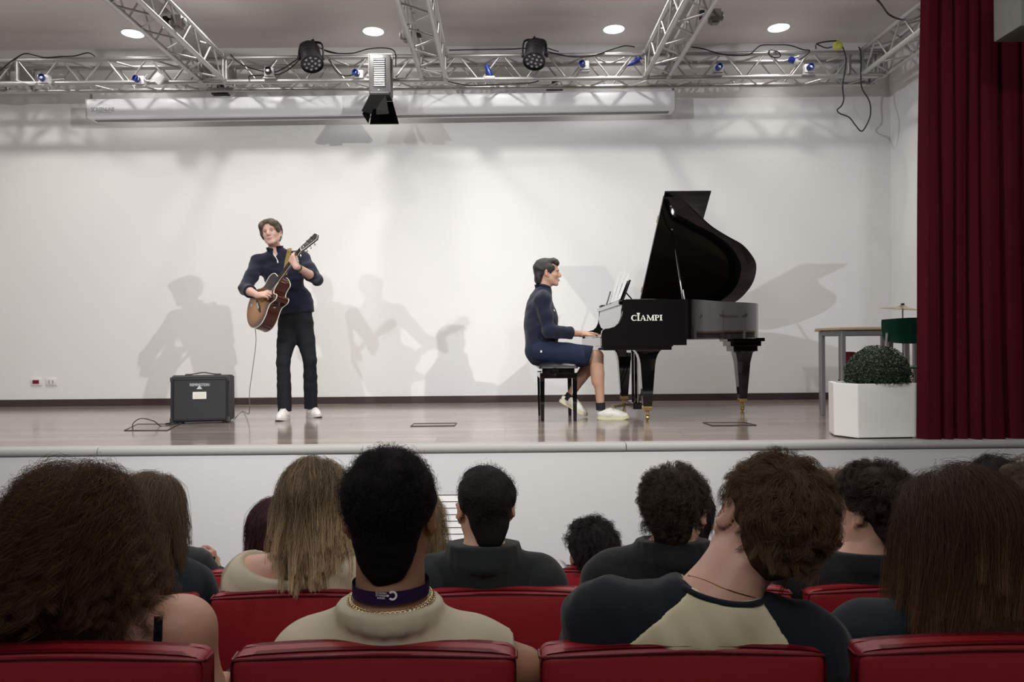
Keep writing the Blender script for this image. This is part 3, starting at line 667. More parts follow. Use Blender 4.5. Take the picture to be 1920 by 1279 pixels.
# ---------------------------------------------------------------- implicit surfaces for bodies and clothes
def nv(v):
    v = np.asarray(v, float); return v/(np.linalg.norm(v) + 1e-12)
def cone_p(a, b, ra, rb, k=.02, g='b', flat=1.0, side=None): return ('cone', np.array(a, float), np.array(b, float), ra, rb, k, g, flat, None if side is None else nv(side))
def ell_p(c, r, k=.02, g='b', rot=None, neg=False): return ('ell', np.array(c, float), np.array(r, float), k, g, rot, neg)
def field(prims, h, inflate=0.0, cuts=(), wrinkle=None, pad=.02, groups=None, kmul=1.0):
    ps = [p for p in prims if groups is None or (p[6] if p[0] == 'cone' else p[4]) in groups]
    def bounds(p):
        if p[0] == 'cone':
            r = max(p[3], p[4]) + inflate; return np.minimum(p[1], p[2]) - r, np.maximum(p[1], p[2]) + r
        r = max(p[2]) + inflate if p[5] is not None else p[2] + inflate; return p[1] - r, p[1] + r
    bs = [bounds(p) for p in ps]
    pos = [b for p, b in zip(ps, bs) if not (p[0] == 'ell' and p[6])]
    lo = np.min([b[0] for b in pos], 0) - pad; hi = np.max([b[1] for b in pos], 0) + pad
    n = np.ceil((hi - lo)/h).astype(int) + 1
    ax = [(lo[i] + h*np.arange(n[i])).astype(np.float32) for i in range(3)]
    f = np.full(n, .06, np.float32)
    def region(a, b):
        s = []
        for i in range(3):
            i0 = max(0, int((a[i] - lo[i])/h)); i1 = min(n[i], int((b[i] - lo[i])/h) + 2); s.append(slice(i0, max(i1, i0 + 1)))
        return tuple(s), ax[0][s[0]][:, None, None], ax[1][s[1]][None, :, None], ax[2][s[2]][None, None, :]
    for p, (a, b) in zip(ps, bs):
        if p[0] == 'cone':
            _, A, B, ra, rb, k, g, flat, side = p; k = k*kmul; m = k + .02
            s, X, Y, Z = region(a - m, b + m); d = B - A; L2 = max(float(d @ d), 1e-9)
            x, y, z = X - A[0], Y - A[1], Z - A[2]
            t = np.clip((x*d[0] + y*d[1] + z*d[2])/L2, 0, 1); qx, qy, qz = x - t*d[0], y - t*d[1], z - t*d[2]
            rr = ra + inflate + t*(rb - ra)
            if flat != 1.0:
                nn = nv(np.cross(d, side)) if np.linalg.norm(np.cross(d, side)) > 1e-6 else np.array([0, 1., 0])
                c = qx*nn[0] + qy*nn[1] + qz*nn[2]; e = c*(1/flat - 1)
                dist = np.sqrt((qx + e*nn[0])**2 + (qy + e*nn[1])**2 + (qz + e*nn[2])**2) - rr
                dist = np.where(dist < 0, dist*flat, dist*(.5 + .5*flat))
            else: dist = np.sqrt(qx*qx + qy*qy + qz*qz) - rr
            neg = False
        else:
            _, c, r, k, g, rot, neg = p; k = k*kmul; m = k + .02; s, X, Y, Z = region(a - m, b + m)
            x, y, z = X - c[0], Y - c[1], Z - c[2]
            if rot is not None:
                q = rot; x, y, z = x*q[0][0] + y*q[1][0] + z*q[2][0], x*q[0][1] + y*q[1][1] + z*q[2][1], x*q[0][2] + y*q[1][2] + z*q[2][2]
            r = r + (inflate if not neg else -inflate*.3)
            k0 = np.sqrt((x/r[0])**2 + (y/r[1])**2 + (z/r[2])**2); k1 = np.sqrt((x/r[0]**2)**2 + (y/r[1]**2)**2 + (z/r[2]**2)**2) + 1e-6
            dist = k0*(k0 - 1)/k1
        cur = f[s]
        if neg: hh = np.clip(.5 - .5*(cur + dist)/k, 0, 1); f[s] = cur*(1 - hh) - dist*hh + k*hh*(1 - hh)
        else: hh = np.clip(.5 + .5*(dist - cur)/k, 0, 1); f[s] = dist*(1 - hh) + cur*hh - k*hh*(1 - hh)
    if wrinkle is not None:
        amp, fr, seed = wrinkle; rs_ = np.random.RandomState(seed); X, Y, Z = ax[0][:, None, None], ax[1][None, :, None], ax[2][None, None, :]
        w_ = np.zeros_like(f)
        for i in range(7):
            v = rs_.normal(size=3)*fr*(.6 + .25*i); v[2] *= 1.2; ph = rs_.rand()*6.28; u2 = rs_.normal(size=3)*fr*.35
            w_ += (1/(1 + .35*i))*np.sin(X*v[0] + Y*v[1] + Z*v[2] + ph + 1.6*np.sin(X*u2[0] + Y*u2[1] + Z*u2[2]))
        f += (amp*.45*w_).astype(np.float32)
    for c in cuts:
        c0, nn, rad = np.array(c[0], float), nv(c[1]), c[2]
        s, X, Y, Z = region(c0 - rad, c0 + rad); x, y, z = X - c0[0], Y - c0[1], Z - c0[2]
        pl = x*nn[0] + y*nn[1] + z*nn[2]; ins = (x*x + y*y + z*z) < rad*rad
        f[s] = np.where(ins, np.maximum(f[s], pl), f[s])
    # keep the border positive so the surface closes
    f[0], f[-1], f[:, 0], f[:, -1], f[:, :, 0], f[:, :, -1] = .05, .05, .05, .05, .05, .05
    return f, lo, h
def nets(f, lo, h):
    ins = f < 0; nx, ny, nz = f.shape
    c = np.zeros((nx-1, ny-1, nz-1), np.int8)
    for i in (0, 1):
        for j in (0, 1):
            for k in (0, 1): c += ins[i:nx-1+i, j:ny-1+j, k:nz-1+k]
    act = (c > 0) & (c < 8); I = np.argwhere(act); idx = np.full(act.shape, -1, np.int64); idx[act] = np.arange(len(I))
    acc = np.zeros((len(I), 3)); cnt = np.zeros(len(I))
    cor = [(i, j, k) for i in (0, 1) for j in (0, 1) for k in (0, 1)]; V = {q: f[I[:, 0]+q[0], I[:, 1]+q[1], I[:, 2]+q[2]].astype(np.float64) for q in cor}
    for q in cor:
        for a in range(3):
            if q[a] == 0:
                r = list(q); r[a] = 1; r = tuple(r); va, vb = V[q], V[r]; m = (va < 0) != (vb < 0)
                t = np.where(m, va/(va - vb + 1e-12*(va == vb)), 0)
                p = np.array(q, float)[None, :].repeat(len(I), 0); p[:, a] += t; acc[m] += p[m]; cnt[m] += 1
    P_ = (I + acc/cnt[:, None])*h + lo
    quads = []
    for a in range(3):
        b, c_ = (a+1) % 3, (a+2) % 3
        sl0 = [slice(None)]*3; sl1 = [slice(None)]*3; sl0[a] = slice(0, -1); sl1[a] = slice(1, None)
        d = ins[tuple(sl0)] != ins[tuple(sl1)]; E = np.argwhere(d); 
        m = (E[:, b] > 0) & (E[:, c_] > 0) & (E[:, b] < f.shape[b]-1) & (E[:, c_] < f.shape[c_]-1); E = E[m]
        def g(db, dc):
            q = E.copy(); q[:, b] -= db; q[:, c_] -= dc; return idx[q[:, 0], q[:, 1], q[:, 2]]
        Q = np.stack([g(1, 1), g(0, 1), g(0, 0), g(1, 0)], 1); flip = ~ins[E[:, 0], E[:, 1], E[:, 2]]
        Q[flip] = Q[flip][:, ::-1]; quads.append(Q)
    return P_, np.concatenate(quads)
def sdf_mesh(name, fields, m, parent, base, relax=1):
    """fields: list of (f, lo, h); joined in one mesh, shifted so that base is the origin"""
    Vs, Fs, o = [], [], 0
    for f in fields:
        V, Q = nets(*f)
        for _ in range(relax):
            S = np.zeros_like(V); n_ = np.zeros(len(V))
            for i in range(4):
                a, b = Q[:, i], Q[:, (i+1) % 4]
                for j in range(3): S[:, j] += np.bincount(a, V[b, j], len(V)) + np.bincount(b, V[a, j], len(V))
                n_ += np.bincount(a, minlength=len(V)) + np.bincount(b, minlength=len(V))
            V = V*.5 + .5*S/np.maximum(n_, 1)[:, None]
        Vs.append(V - np.array(base)); Fs.append(Q + o); o += len(V)
    V = np.concatenate(Vs); Q = np.concatenate(Fs); me = bpy.data.meshes.new(name)
    me.vertices.add(len(V)); me.vertices.foreach_set('co', V.astype(np.float32).ravel())
    me.loops.add(len(Q)*4); me.loops.foreach_set('vertex_index', Q.astype(np.int32).ravel())
    me.polygons.add(len(Q)); me.polygons.foreach_set('loop_start', np.arange(0, len(Q)*4, 4, dtype=np.int32))
    me.update(calc_edges=True); me.shade_smooth(); me.validate(); return link_mesh(name, me, m, parent)

# ---------------------------------------------------------------- anatomy
def rotm(yaw=0, pitch=0, roll=0):
    """head frame: +y nose, +x its right, +z up; yaw about z, pitch raises the nose, roll tilts towards +x"""
    return np.array((Matrix.Rotation(yaw, 3, 'Z') @ Matrix.Rotation(roll, 3, 'Y') @ Matrix.Rotation(pitch, 3, 'X')))
def head_prims(c, rot, s=1.0, g='head', ears=True, fem=False):
    c = np.array(c, float); W = lambda x, y, z: c + rot @ (np.array([x, y, z])*s); out = []
    E = lambda p, r, k=.012, neg=False, rr=None: out.append(ell_p(W(*p), np.array(r)*s, k, g, rot if rr is None else rot @ rr, neg))
    K = lambda p, q, ra, rb, k=.01: out.append(cone_p(W(*p), W(*q), ra*s, rb*s, k, g))
    E((0, -.014, .028), (.073, .094, .090), .02); E((0, .022, -.035), (.060, .066, .078), .03)
    E((0, .030, .035), (.062, .058, .055), .02)
    E((0, .074, -.094), (.020, .016, .017), .02)
    for x in (-1, 1):
        K((x*.052, .005, -.052), (x*.018, .068, -.096), .017, .015, .02); E((x*.037, .058, -.022), (.022, .022, .020), .02)
        E((x*.028, .082, .021), (.022, .010, .007), .012); E((x*.031, .099, .001), (.016, .015, .0085), .010, True)
        if ears:
            K((x*.071, -.006, .006), (x*.068, .004, -.035), .008, .006, .006)
            Rr = np.array(Matrix.Rotation(x*R(-34), 3, 'Z'))
            E((x*.083, -.014, -.004), (.0068, .019, .030), .004, False, Rr); E((x*.077, -.001, -.034), (.0065, .010, .012), .005, False, Rr); E((x*.091, -.006, -.004), (.004, .010, .017), .004, True, Rr)
    K((0, .086, .012), (0, .110, -.024), .0075, .0095, .012); E((0, .108, -.030), (.011, .010, .009), .006); E((0, .090, -.022), (.015, .018, .022), .012)
    for x in (-1, 1): E((x*.011, .098, -.034), (.0075, .010, .007), .005)
    E((0, .088, -.058), (.022, .012, .0065), .006); E((0, .087, -.071), (.019, .012, .007), .006); E((0, .102, -.0645), (.022, .006, .0018), .004, True)
    return out
def face_parts(c, rot, s, parent, base, iris=(.10, .13, .16), lips=(.36, .17, .14), brow=(.05, .03, .02)):
    c = np.array(c, float); Mh = Matrix.Translation(Vector(c) - Vector(base)) @ Matrix(rot.tolist()).to_4x4() @ Matrix.Scale(s, 4)
    for x in (-1, 1):
        bm = BM(); bmesh.ops.create_uvsphere(bm, u_segments=14, v_segments=10, radius=.0105)
        for v in bm.verts: v.co = Mh @ (v.co + Vector((x*.030, .0722, .000)))
        e = obj('eye', bm, mat('eye_white', (.62, .60, .58), .2), parent, True)
        bm = BM(); lathe(bm, [(.0055, 0), (.004, .0012), (.001, .0016)], 12, Mh @ Matrix.Translation((x*.030, .0820, .000)) @ Matrix.Rotation(R(-90), 4, 'X')); obj('iris', bm, mat('iris_%.2f' % iris[0], iris, .2), e, True)
        bm = BM(); tube(bm, [Mh @ Vector(q) for q in smooth_path([(x*.013, .096, .017), (x*.028, .0945, .023), (x*.044, .084, .019)], 4)], [.0018*s, .0026*s]*4 + [.001*s], 6, flat=.6); obj('eyebrow', bm, mat('brow_%.3f' % brow[0], brow, .8), parent, 60)
        bm = BM(); tube(bm, [Mh @ Vector(q) for q in smooth_path([(x*.018, .0885, .004), (x*.030, .0915, .0085), (x*.042, .0835, .004)], 4)], .0012*s, 5); obj('eyelid', bm, mat('brow_%.3f' % brow[0], brow, .8), parent, 60)
    bm = BM()
    for z, r_ in ((-.0610, .0026), (-.0688, .0034)): tube(bm, [Mh @ Vector(q) for q in smooth_path([(-.021, .0875, -.064), (-.008, .0970, z), (0, .0978, z - .0005), (.008, .0970, z), (.021, .088, -.064)], 4)], [r_*s*(.35 + .65*math.sin(math.pi*i/16)) for i in range(17)], 6)
    obj('lips', bm, mat('lips_%.2f' % lips[0], lips, .45), parent, 60)
def hand_prims(wrist, fdir, pnorm, side, curls=(.5, .55, .6, .65), thumb=(.6, .5), s=1.0, spread=.10, g='hand', thumb_out=.8, arm=None):
    """fdir: knuckle direction, pnorm: direction the palm faces, side: +1 thumb towards fdir x pnorm, -1 the other way"""
    Wp = np.array(wrist, float); f = nv(fdir); n = nv(np.array(pnorm, float) - f*np.dot(pnorm, f)); l = np.cross(f, n)*side; out = []
    K = lambda a, b, ra, rb, k=.006: out.append(cone_p(a, b, ra*s, rb*s, k, g))
    if arm is not None: out.append(cone_p(np.array(arm, float), Wp, .027*s, .025*s, .02, g))
    K(Wp - f*.01*s, Wp + f*.02*s, .024, .022, .02)
    pos = [.031, .0105, -.0105, -.030]; ln = [.068, .075, .070, .055]; base_l = [.088, .090, .085, .077]
    for i in range(4):
        d0 = nv(f + l*(pos[i]*spread*30*.1)); k0 = Wp + (f*base_l[i] + l*pos[i])*s
        out.append(cone_p(Wp + (f*.012 + l*pos[i]*.45)*s, k0, .0155*s, .0110*s, .012, g, ))
        a = 0; p = k0; seg = [ln[i]*.48, ln[i]*.30, ln[i]*.24]; rr = [.0095, .0085, .0078, .0068] if i < 3 else [.0082, .0074, .0067, .006]
        d = nv(f + l*pos[i]*spread*60/ .6*.1)
        for j in range(3):
            a += curls[i]*(1.0 if j else .9); dd = nv(d*math.cos(a) + n*math.sin(a)); q = p + dd*seg[j]*s; K(p, q, rr[j], rr[j+1], .003); p = q
    t0 = Wp + (f*.022 + l*.018 + n*.006)*s; t1 = t0 + nv(f*.7 + l*thumb_out + n*.25)*.042*s
    K(t0, t1, .0165, .0125, .012); t2 = t1 + nv(f*(1 - thumb[0]*.3) + l*(thumb_out*.4 - thumb[0]*.5) + n*thumb[0]*.8)*.034*s; K(t1, t2, .0115, .0098, .004)
    t3 = t2 + nv(f*(1 - thumb[1]*.3) + l*(thumb_out*.1 - thumb[1]*.6) + n*thumb[1]*.9)*.026*s; K(t2, t3, .0098, .0075, .003)
    return out
def lerp(a, b, t): return np.array(a, float)*(1 - t) + np.array(b, float)*t
def body_prims(J, side=(1, 0, 0), s=1.0, fem=False, thick=1.0):
    """J: joints pelvis, chest, neck, head, sh_l/r, el_l/r, wr_l/r, hip_l/r, kn_l/r, an_l/r, toe_l/r  (l = the +side arm)"""
    J = {k: np.array(v, float) for k, v in J.items()}; o = []; T = thick
    pel, che, nk = J['pelvis'], J['chest'], J['neck']; waist = lerp(pel, che, .45)
    o += [cone_p(pel, waist, (.150 if not fem else .158)*T, (.128 if not fem else .115)*T, .05, 'torso', .68, side), cone_p(waist, che, (.128 if not fem else .112)*T, (.158 if not fem else .135)*T, .05, 'torso', .70, side)]
    sl, sr = J['sh_l'], J['sh_r']; up_ = lerp(che, nk, .62)
    o += [cone_p(che, up_, (.155 if not fem else .132)*T, .105*T, .05, 'torso', .68, side)]
    for a in (sl, sr):
        o += [cone_p(lerp(che, a, .35), a, .085*T, .058*T, .04, 'torso'), cone_p(lerp(nk, up_, .35), lerp(a, nk, .12) + np.array([0, 0, .012]), .048*T, .046*T, .035, 'torso')]
    o += [cone_p(lerp(up_, nk, .4), nk + (J['head'] - nk)*.15, .066*T, .056*T, .03, 'neckbase'), cone_p(nk, lerp(nk, J['head'], .75), .0575*T if not fem else .049, .0545*T if not fem else .047, .02, 'neck')]
    for q in 'lr':
        sh, el, wr = J['sh_'+q], J['el_'+q], J['wr_'+q]
        o += [cone_p(sh, lerp(sh, el, .5), .057*T, .049*T, .03, 'uarm'), cone_p(lerp(sh, el, .5), el, .049*T, .041*T, .02, 'uarm'), cone_p(el, lerp(el, wr, .35), .041*T, .042*T, .02, 'farm'), cone_p(lerp(el, wr, .35), wr, .042*T, .027*T, .015, 'farm')]
        if 'hip_'+q in J:
            hp, kn, an = J['hip_'+q], J['kn_'+q], J['an_'+q]
            o += [cone_p(hp, lerp(hp, kn, .45), .090*T, .076*T, .04, 'thigh'), cone_p(lerp(hp, kn, .45), kn, .076*T, .055*T, .02, 'thigh'), cone_p(kn, lerp(kn, an, .35), .054*T, .053*T, .02, 'shin'), cone_p(lerp(kn, an, .35), an, .053*T, .036*T, .015, 'shin')]
            if 'toe_'+q in J: to = J['toe_'+q]; hl = an + (an - to)*.0; o += [cone_p(an + np.array([0, 0, -.02]), lerp(an, to, .25) + np.array([0, 0, -.03]), .037, .034, .02, 'foot'), cone_p(lerp(an, to, .2) + np.array([0, 0, -.035]), to, .034, .024, .02, 'foot')]
    return o
def skin_mat(name, col, rough=.5):
    if name in MATS: return MATS[name]
    m = mat(name, col, rough, noise=.06, nscale=25, bump=.08, bscale=300); b = m.node_tree.nodes['Principled BSDF']
    b.inputs['Subsurface Weight'].default_value = .12; b.inputs['Subsurface Radius'].default_value = (.9, .35, .2); b.inputs['Subsurface Scale'].default_value = .006
    return m

def snap(o, p, off=0.0):
    """nearest point of the mesh o (in its parent's frame) to p, and the normal there"""
    best = None; me = o.data; n = len(me.vertices); co = np.empty(n*3, np.float32); me.vertices.foreach_get('co', co); co = co.reshape(-1, 3)
    i = int(np.argmin(((co - np.array(p))**2).sum(1))); nn = me.vertices[i].normal.copy(); return Vector(co[i]) + nn*off, nn
def vsnap(o, base, px, py, off=0.0, tol=5.0):
    """the point of the mesh nearest the camera on the line of sight through pixel (px, py), in the parent's frame"""
    me = o.data; n = len(me.vertices); co = np.empty(n*3, np.float32); me.vertices.foreach_get('co', co); co = co.reshape(-1, 3) + np.array(base)
    xx, zz = co[:, 0]*F/co[:, 1], (ZC - co[:, 2])*F/co[:, 1]; ddx, ddy = px - CX, py - CY; tx, ty = ddx - ddy*ROLL, ddx*ROLL + ddy
    d2 = (xx - tx)**2 + (zz - ty)**2; m_ = d2 < max(tol**2, d2.min()*1.5 + 1); ids = np.nonzero(m_)[0]; i = ids[np.argmin(co[ids, 1] + np.sqrt(d2[ids])*.0004)]
    near = ids[np.abs(co[ids, 1] - co[i, 1]) < .012]; y = float(co[near, 1].mean()); return P(px, py, y - off) - Vector(base)
# ---------------------------------------------------------------- hair
def hair_mat(name, col, tip=None, rough=.5, spec=.22, var=.35):
    if name in MATS: return MATS[name]
    m = bpy.data.materials.new(name); m.use_nodes = True; nt = m.node_tree; b = nt.nodes['Principled BSDF']; b.inputs['Roughness'].default_value = rough
    b.inputs['Specular IOR Level'].default_value = spec; b.inputs['Anisotropic'].default_value = .4
    hi = nt.nodes.new('ShaderNodeHairInfo'); mr = nt.nodes.new('ShaderNodeMapRange'); mr.inputs[3].default_value = 1 - var; mr.inputs[4].default_value = 1 + var*1.6
    nt.links.new(hi.outputs['Random'], mr.inputs[0])
    vm = nt.nodes.new('ShaderNodeVectorMath'); vm.operation = 'SCALE'; nt.links.new(mr.outputs[0], vm.inputs['Scale'])
    if tip is not None:
        mx = nt.nodes.new('ShaderNodeMix'); mx.data_type = 'RGBA'; mx.inputs['A'].default_value = (*col, 1); mx.inputs['B'].default_value = (*tip, 1)
        mp = nt.nodes.new('ShaderNodeMapRange'); mp.inputs[1].default_value = .25; mp.inputs[2].default_value = .95
        nt.links.new(hi.outputs['Intercept'], mp.inputs[0]); nt.links.new(mp.outputs[0], mx.inputs['Factor']); nt.links.new(mx.outputs['Result'], vm.inputs[0])
    else: vm.inputs[0].default_value = col
    nt.links.new(vm.outputs[0], b.inputs['Base Color']); MATS[name] = m; return m
def strands(name, paths, m, parent, r0=.00035, r1=.00012):
    """paths: (N, K, 3) array local to the parent"""
    N, K = paths.shape[:2]; cu = bpy.data.hair_curves.new(name); cu.add_curves([K]*N)
    cu.attributes['position'].data.foreach_set('vector', paths.astype(np.float32).ravel())
    ra = cu.attributes.get('radius') or cu.attributes.new('radius', 'FLOAT', 'POINT')
    ra.data.foreach_set('value', np.tile(np.linspace(r0*.6, r1*.6, K), N).astype(np.float32))
    cu.materials.append(m); o = bpy.data.objects.new(name, cu); C.objects.link(o); o.parent = parent; o['kind'] = 'stuff'; return o
def hair(c, rot, base, parent, m, shell_m, n_guides=260, n_child=24, length=.05, K=12, s=1.0, env=(.086, .107, .103), ec=(0, -.014, .030), lift=.5, grav=.0, curl=0.0, curl_f=40.0, whorl=(0, -.05, .12), hairline=None, clump=.6, spread=.010, seed=0, r0=.00035, r1=.00012, frizz=.001, flow=(0, -1, 0), body=None, lenvar=.25, comb=.6, out=0.0, shell=None, shell_h=.005, part='hair', flop=None, cling=None, ymin=None):
    """guide strands start on the scalp, run along it away from the whorl, and fall under gravity; children clump round them"""
    rs_ = np.random.RandomState(seed); ec = np.array(ec)*s; env = np.array(env)*s; c = np.array(c, float)
    if n_guides == 0: return sdf_mesh(part, [field(shell, shell_h, wrinkle=(.003, 70, seed))], shell_m, parent, base)
    d = rs_.normal(size=(n_guides*6, 3)); d /= np.linalg.norm(d, axis=1)[:, None]
    def on_scalp(d):
        if hairline is not None: return hairline(d)
        return (d[:, 2] > -.55) & ~((d[:, 1] > .35) & (d[:, 2] < .42 + .1*np.abs(d[:, 0]))) & ~((np.abs(d[:, 0]) > .75) & (d[:, 2] < -.12) & (d[:, 1] > -.25))
    d = d[on_scalp(d)][:n_guides]; G_ = len(d)
    def run(d, L, rnd):
        p = ec + d*env*.97; wh = np.array(whorl)*s; steps = []; up_l = rot.T @ np.array([0, 0, -1.0])
        tang = p - wh; nrm = d/env; nrm /= np.linalg.norm(nrm, axis=1)[:, None]
        tang -= nrm*np.sum(tang*nrm, 1)[:, None]; tang /= np.linalg.norm(tang, axis=1)[:, None] + 1e-6
        fl = np.array(flow, float); fl = fl - nrm*(nrm @ fl)[:, None]
        v = tang*comb + fl*(1 - comb) + nrm*lift + rnd*.18
        v /= np.linalg.norm(v, axis=1)[:, None]; st = L/(K - 1)
        for i in range(K):
            steps.append(p.copy()); f = i/(K - 1)
            v = v + up_l[None, :]*grav*(1.2/K)*(1 + f) + rnd*.04
            if flop is not None: v = v + flop(p, f)
            v /= np.linalg.norm(v, axis=1)[:, None]; p = p + v*st[:, None]
            for (cc, ee) in [(ec, env*(1.0 + out*f))] + ([] if body is None else body):
                q = (p - cc)/ee; rr = np.linalg.norm(q, axis=1); m_ = rr < 1.0
                if m_.any():
                    nn = q[m_]/ee; nn /= np.linalg.norm(nn, axis=1)[:, None]; p[m_] = cc + q[m_]/rr[m_][:, None]*ee
                    dv = np.sum(v[m_]*nn, 1); v[m_] -= nn*np.minimum(dv, 0)[:, None]
            if cling is None and grav > 1:
                q = (p - ec)/env; rr = np.linalg.norm(q, axis=1); m_ = (rr > 1.12) & (q[:, 2] > .25)
                if m_.any():
                    nn = q[m_]/env; nn /= np.linalg.norm(nn, axis=1)[:, None]; p[m_] = ec + q[m_]/rr[m_][:, None]*1.12*env
                    dv = np.sum(v[m_]*nn, 1); v[m_] -= nn*np.maximum(dv, 0)[:, None]
            if cling is not None:
                q = (p - ec)/env; rr = np.linalg.norm(q, axis=1); m_ = (rr > cling) & (q[:, 2] > -.55)
                if m_.any():
                    nn = q[m_]/env; nn /= np.linalg.norm(nn, axis=1)[:, None]; p[m_] = ec + q[m_]/rr[m_][:, None]*cling*env
                    dv = np.sum(v[m_]*nn, 1); v[m_] -= nn*np.maximum(dv, 0)[:, None]
        return np.stack(steps, 1)
    L = length*s*(1 + lenvar*rs_.normal(size=G_)).clip(.35, 1.9) if not callable(length) else length(d)*s*(1 + lenvar*rs_.normal(size=G_)).clip(.35, 1.9)
    Gd = run(d, L, rs_.normal(size=(G_, 3)))
    n = G_*n_child; gi = np.repeat(np.arange(G_), n_child); Pth = Gd[gi].copy(); f = np.linspace(0, 1, K)[None, :, None]
    off = rs_.normal(size=(n, 1, 3))*spread*s; Pth += off*(1 - clump*f)
    if curl:
        ph = (np.repeat(rs_.rand(G_)*6.28, n_child) + rs_.normal(size=n)*.28)[:, None]; fr = (curl_f*(1 + .2*rs_.normal(size=G_)))[gi][:, None]
        sl = np.linspace(0, 1, K)[None, :]*L[gi][:, None]; tg = np.gradient(Pth, axis=1); tg /= np.linalg.norm(tg, axis=2)[:, :, None] + 1e-9
        a = np.cross(tg, np.array([.3, .5, .8])); a /= np.linalg.norm(a, axis=2)[:, :, None] + 1e-9; b_ = np.cross(tg, a)
        am = (curl*s*np.minimum(1, sl/(.25*L[gi][:, None] + 1e-6)))[:, :, None]*(1 + .4*rs_.normal(size=G_)[gi][:, None, None])
        Pth += am*(a*np.cos(fr*sl*6.28 + ph)[:, :, None] + b_*np.sin(fr*sl*6.28 + ph)[:, :, None])
    Pth += np.cumsum(rs_.normal(size=Pth.shape), 1)*frizz
    Wd = c + Pth @ rot.T
    if ymin is not None: Wd = Wd[~((Wd[:, :, 1] < ymin) & (Wd[:, :, 2] < .125)).any(1)]
    Wd = Wd - np.array(base)
    sh = None
    if shell is not None:
        sh = sdf_mesh(part, [field(shell, shell_h, wrinkle=(.003, 55, seed))], shell_m, parent, base)
    strands('hair_strands', Wd, m, sh or parent, r0, r1)
    return sh
def shell_prims(c, rot, lst, s=1.0):
    c = np.array(c, float); out = []
    for it in lst:
        if it[0] == 'e': out.append(ell_p(c + rot @ (np.array(it[1])*s), np.array(it[2])*s, it[3] if len(it) > 3 else .02, 'b', rot, len(it) > 4 and it[4]))
        else: out.append(cone_p(c + rot @ (np.array(it[1])*s), c + rot @ (np.array(it[2])*s), it[3]*s, it[4]*s, it[5] if len(it) > 5 else .02, 'b', it[6] if len(it) > 6 else 1.0, (rot @ np.array(it[7])) if len(it) > 7 else None))
    return out
# ---------------------------------------------------------------- grand piano
M_pno = mat('piano_lacquer', (.003, .003, .0032), .06, spec=.6, coat=.6); M_gold = mat('brass', (.75, .56, .25), .25, 1.0)
M_ivory = mat('ivory_white', (.80, .78, .74), .25); M_plate = mat('iron_plate_gold', (.05, .032, .012), .6, .3, noise=.05)
PB = Vector((1.6, 6.75, 0)); pn = thing('grand_piano', 'black glossy grand piano with its lid propped open', 'piano', PB)
def pobj(name, bm, m, parent=None, smooth=False):
    for v in bm.verts: v.co -= PB
    return obj(name, bm, m, parent or pn, smooth)
Y0, Y1 = 5.95, 7.45
def smooth2(pts, n=5): return [(p.x, p.y) for p in smooth_path([(x, y, 0) for x, y in pts], n)]
bent = smooth2([(1.42, Y0), (1.50, Y0 + .012), (1.60, Y0 + .085), (1.72, Y0 + .22), (1.86, Y0 + .37), (2.02, Y0 + .50), (2.18, Y0 + .62), (2.31, Y0 + .78), (2.375, Y0 + .98), (2.37, Y0 + 1.18), (2.30, Y0 + 1.34), (2.17, Y0 + 1.45), (2.02, Y1)])
outl = [(.957, Y0)] + bent + [(.957, Y1)]
def offset_in(pts, d):
    out = []; n = len(pts)
    for i in range(n):
        p, q = Vector(pts[max(i-1, 0)]), Vector(pts[min(i+1, n-1)]); t_ = (q - p).normalized(); nrm = Vector((-t_.y, t_.x)); out.append((pts[i][0] + nrm.x*d, pts[i][1] + nrm.y*d))
    return out
path = [(.957, Y0), (1.2, Y0)] + bent + [(1.5, Y1), (.957, Y1)]
inn = offset_in(path, .045)
bm = BM(); n = len(path)
z0, z1 = .672, .992
cols = []
for (xo, yo), (xi, yi) in zip(path, inn): cols.append([bm.verts.new((xo, yo, z0)), bm.verts.new((xo, yo, z1)), bm.verts.new((xi, yi, z1)), bm.verts.new((xi, yi, z0))])
for a_, b_ in zip(cols, cols[1:]):
    for j in range(4): bm.faces.new((a_[j], b_[j], b_[(j+1) % 4], a_[(j+1) % 4]))
bm.faces.new(cols[0]); bm.faces.new(cols[-1][::-1]); pobj('rim', bm, M_pno, None, 30)
bm = BM(); prism(bm, inn, .70, .71); pobj('soundboard', bm, mat('soundboard_spruce', (.04, .025, .014), .7, noise=.1), None)
bm = BM(); prism(bm, offset_in(path, .075)[2:-1] + [(1.2, Y1-.08), (1.2, Y0+.08)], .895, .905); pobj('iron_plate', bm, M_plate, None)
bm = BM()
for i in range(46):
    yy = Y0 + .14 + i*.027; xe = 1.32 + .95*(1 - ((yy - Y0 - .85)/.95)**2)*.88 if i > 8 else 1.45
    xe = min(xe, 1.35 + max(.12, (yy - Y0)*1.05), 2.28); tube(bm, [(1.22, yy, .925), (xe, yy + .02, .925)], .0006, 4)
o = pobj('strings', bm, mat('string_dark', (.05, .045, .04), .5, .5), None); o['kind'] = 'stuff'
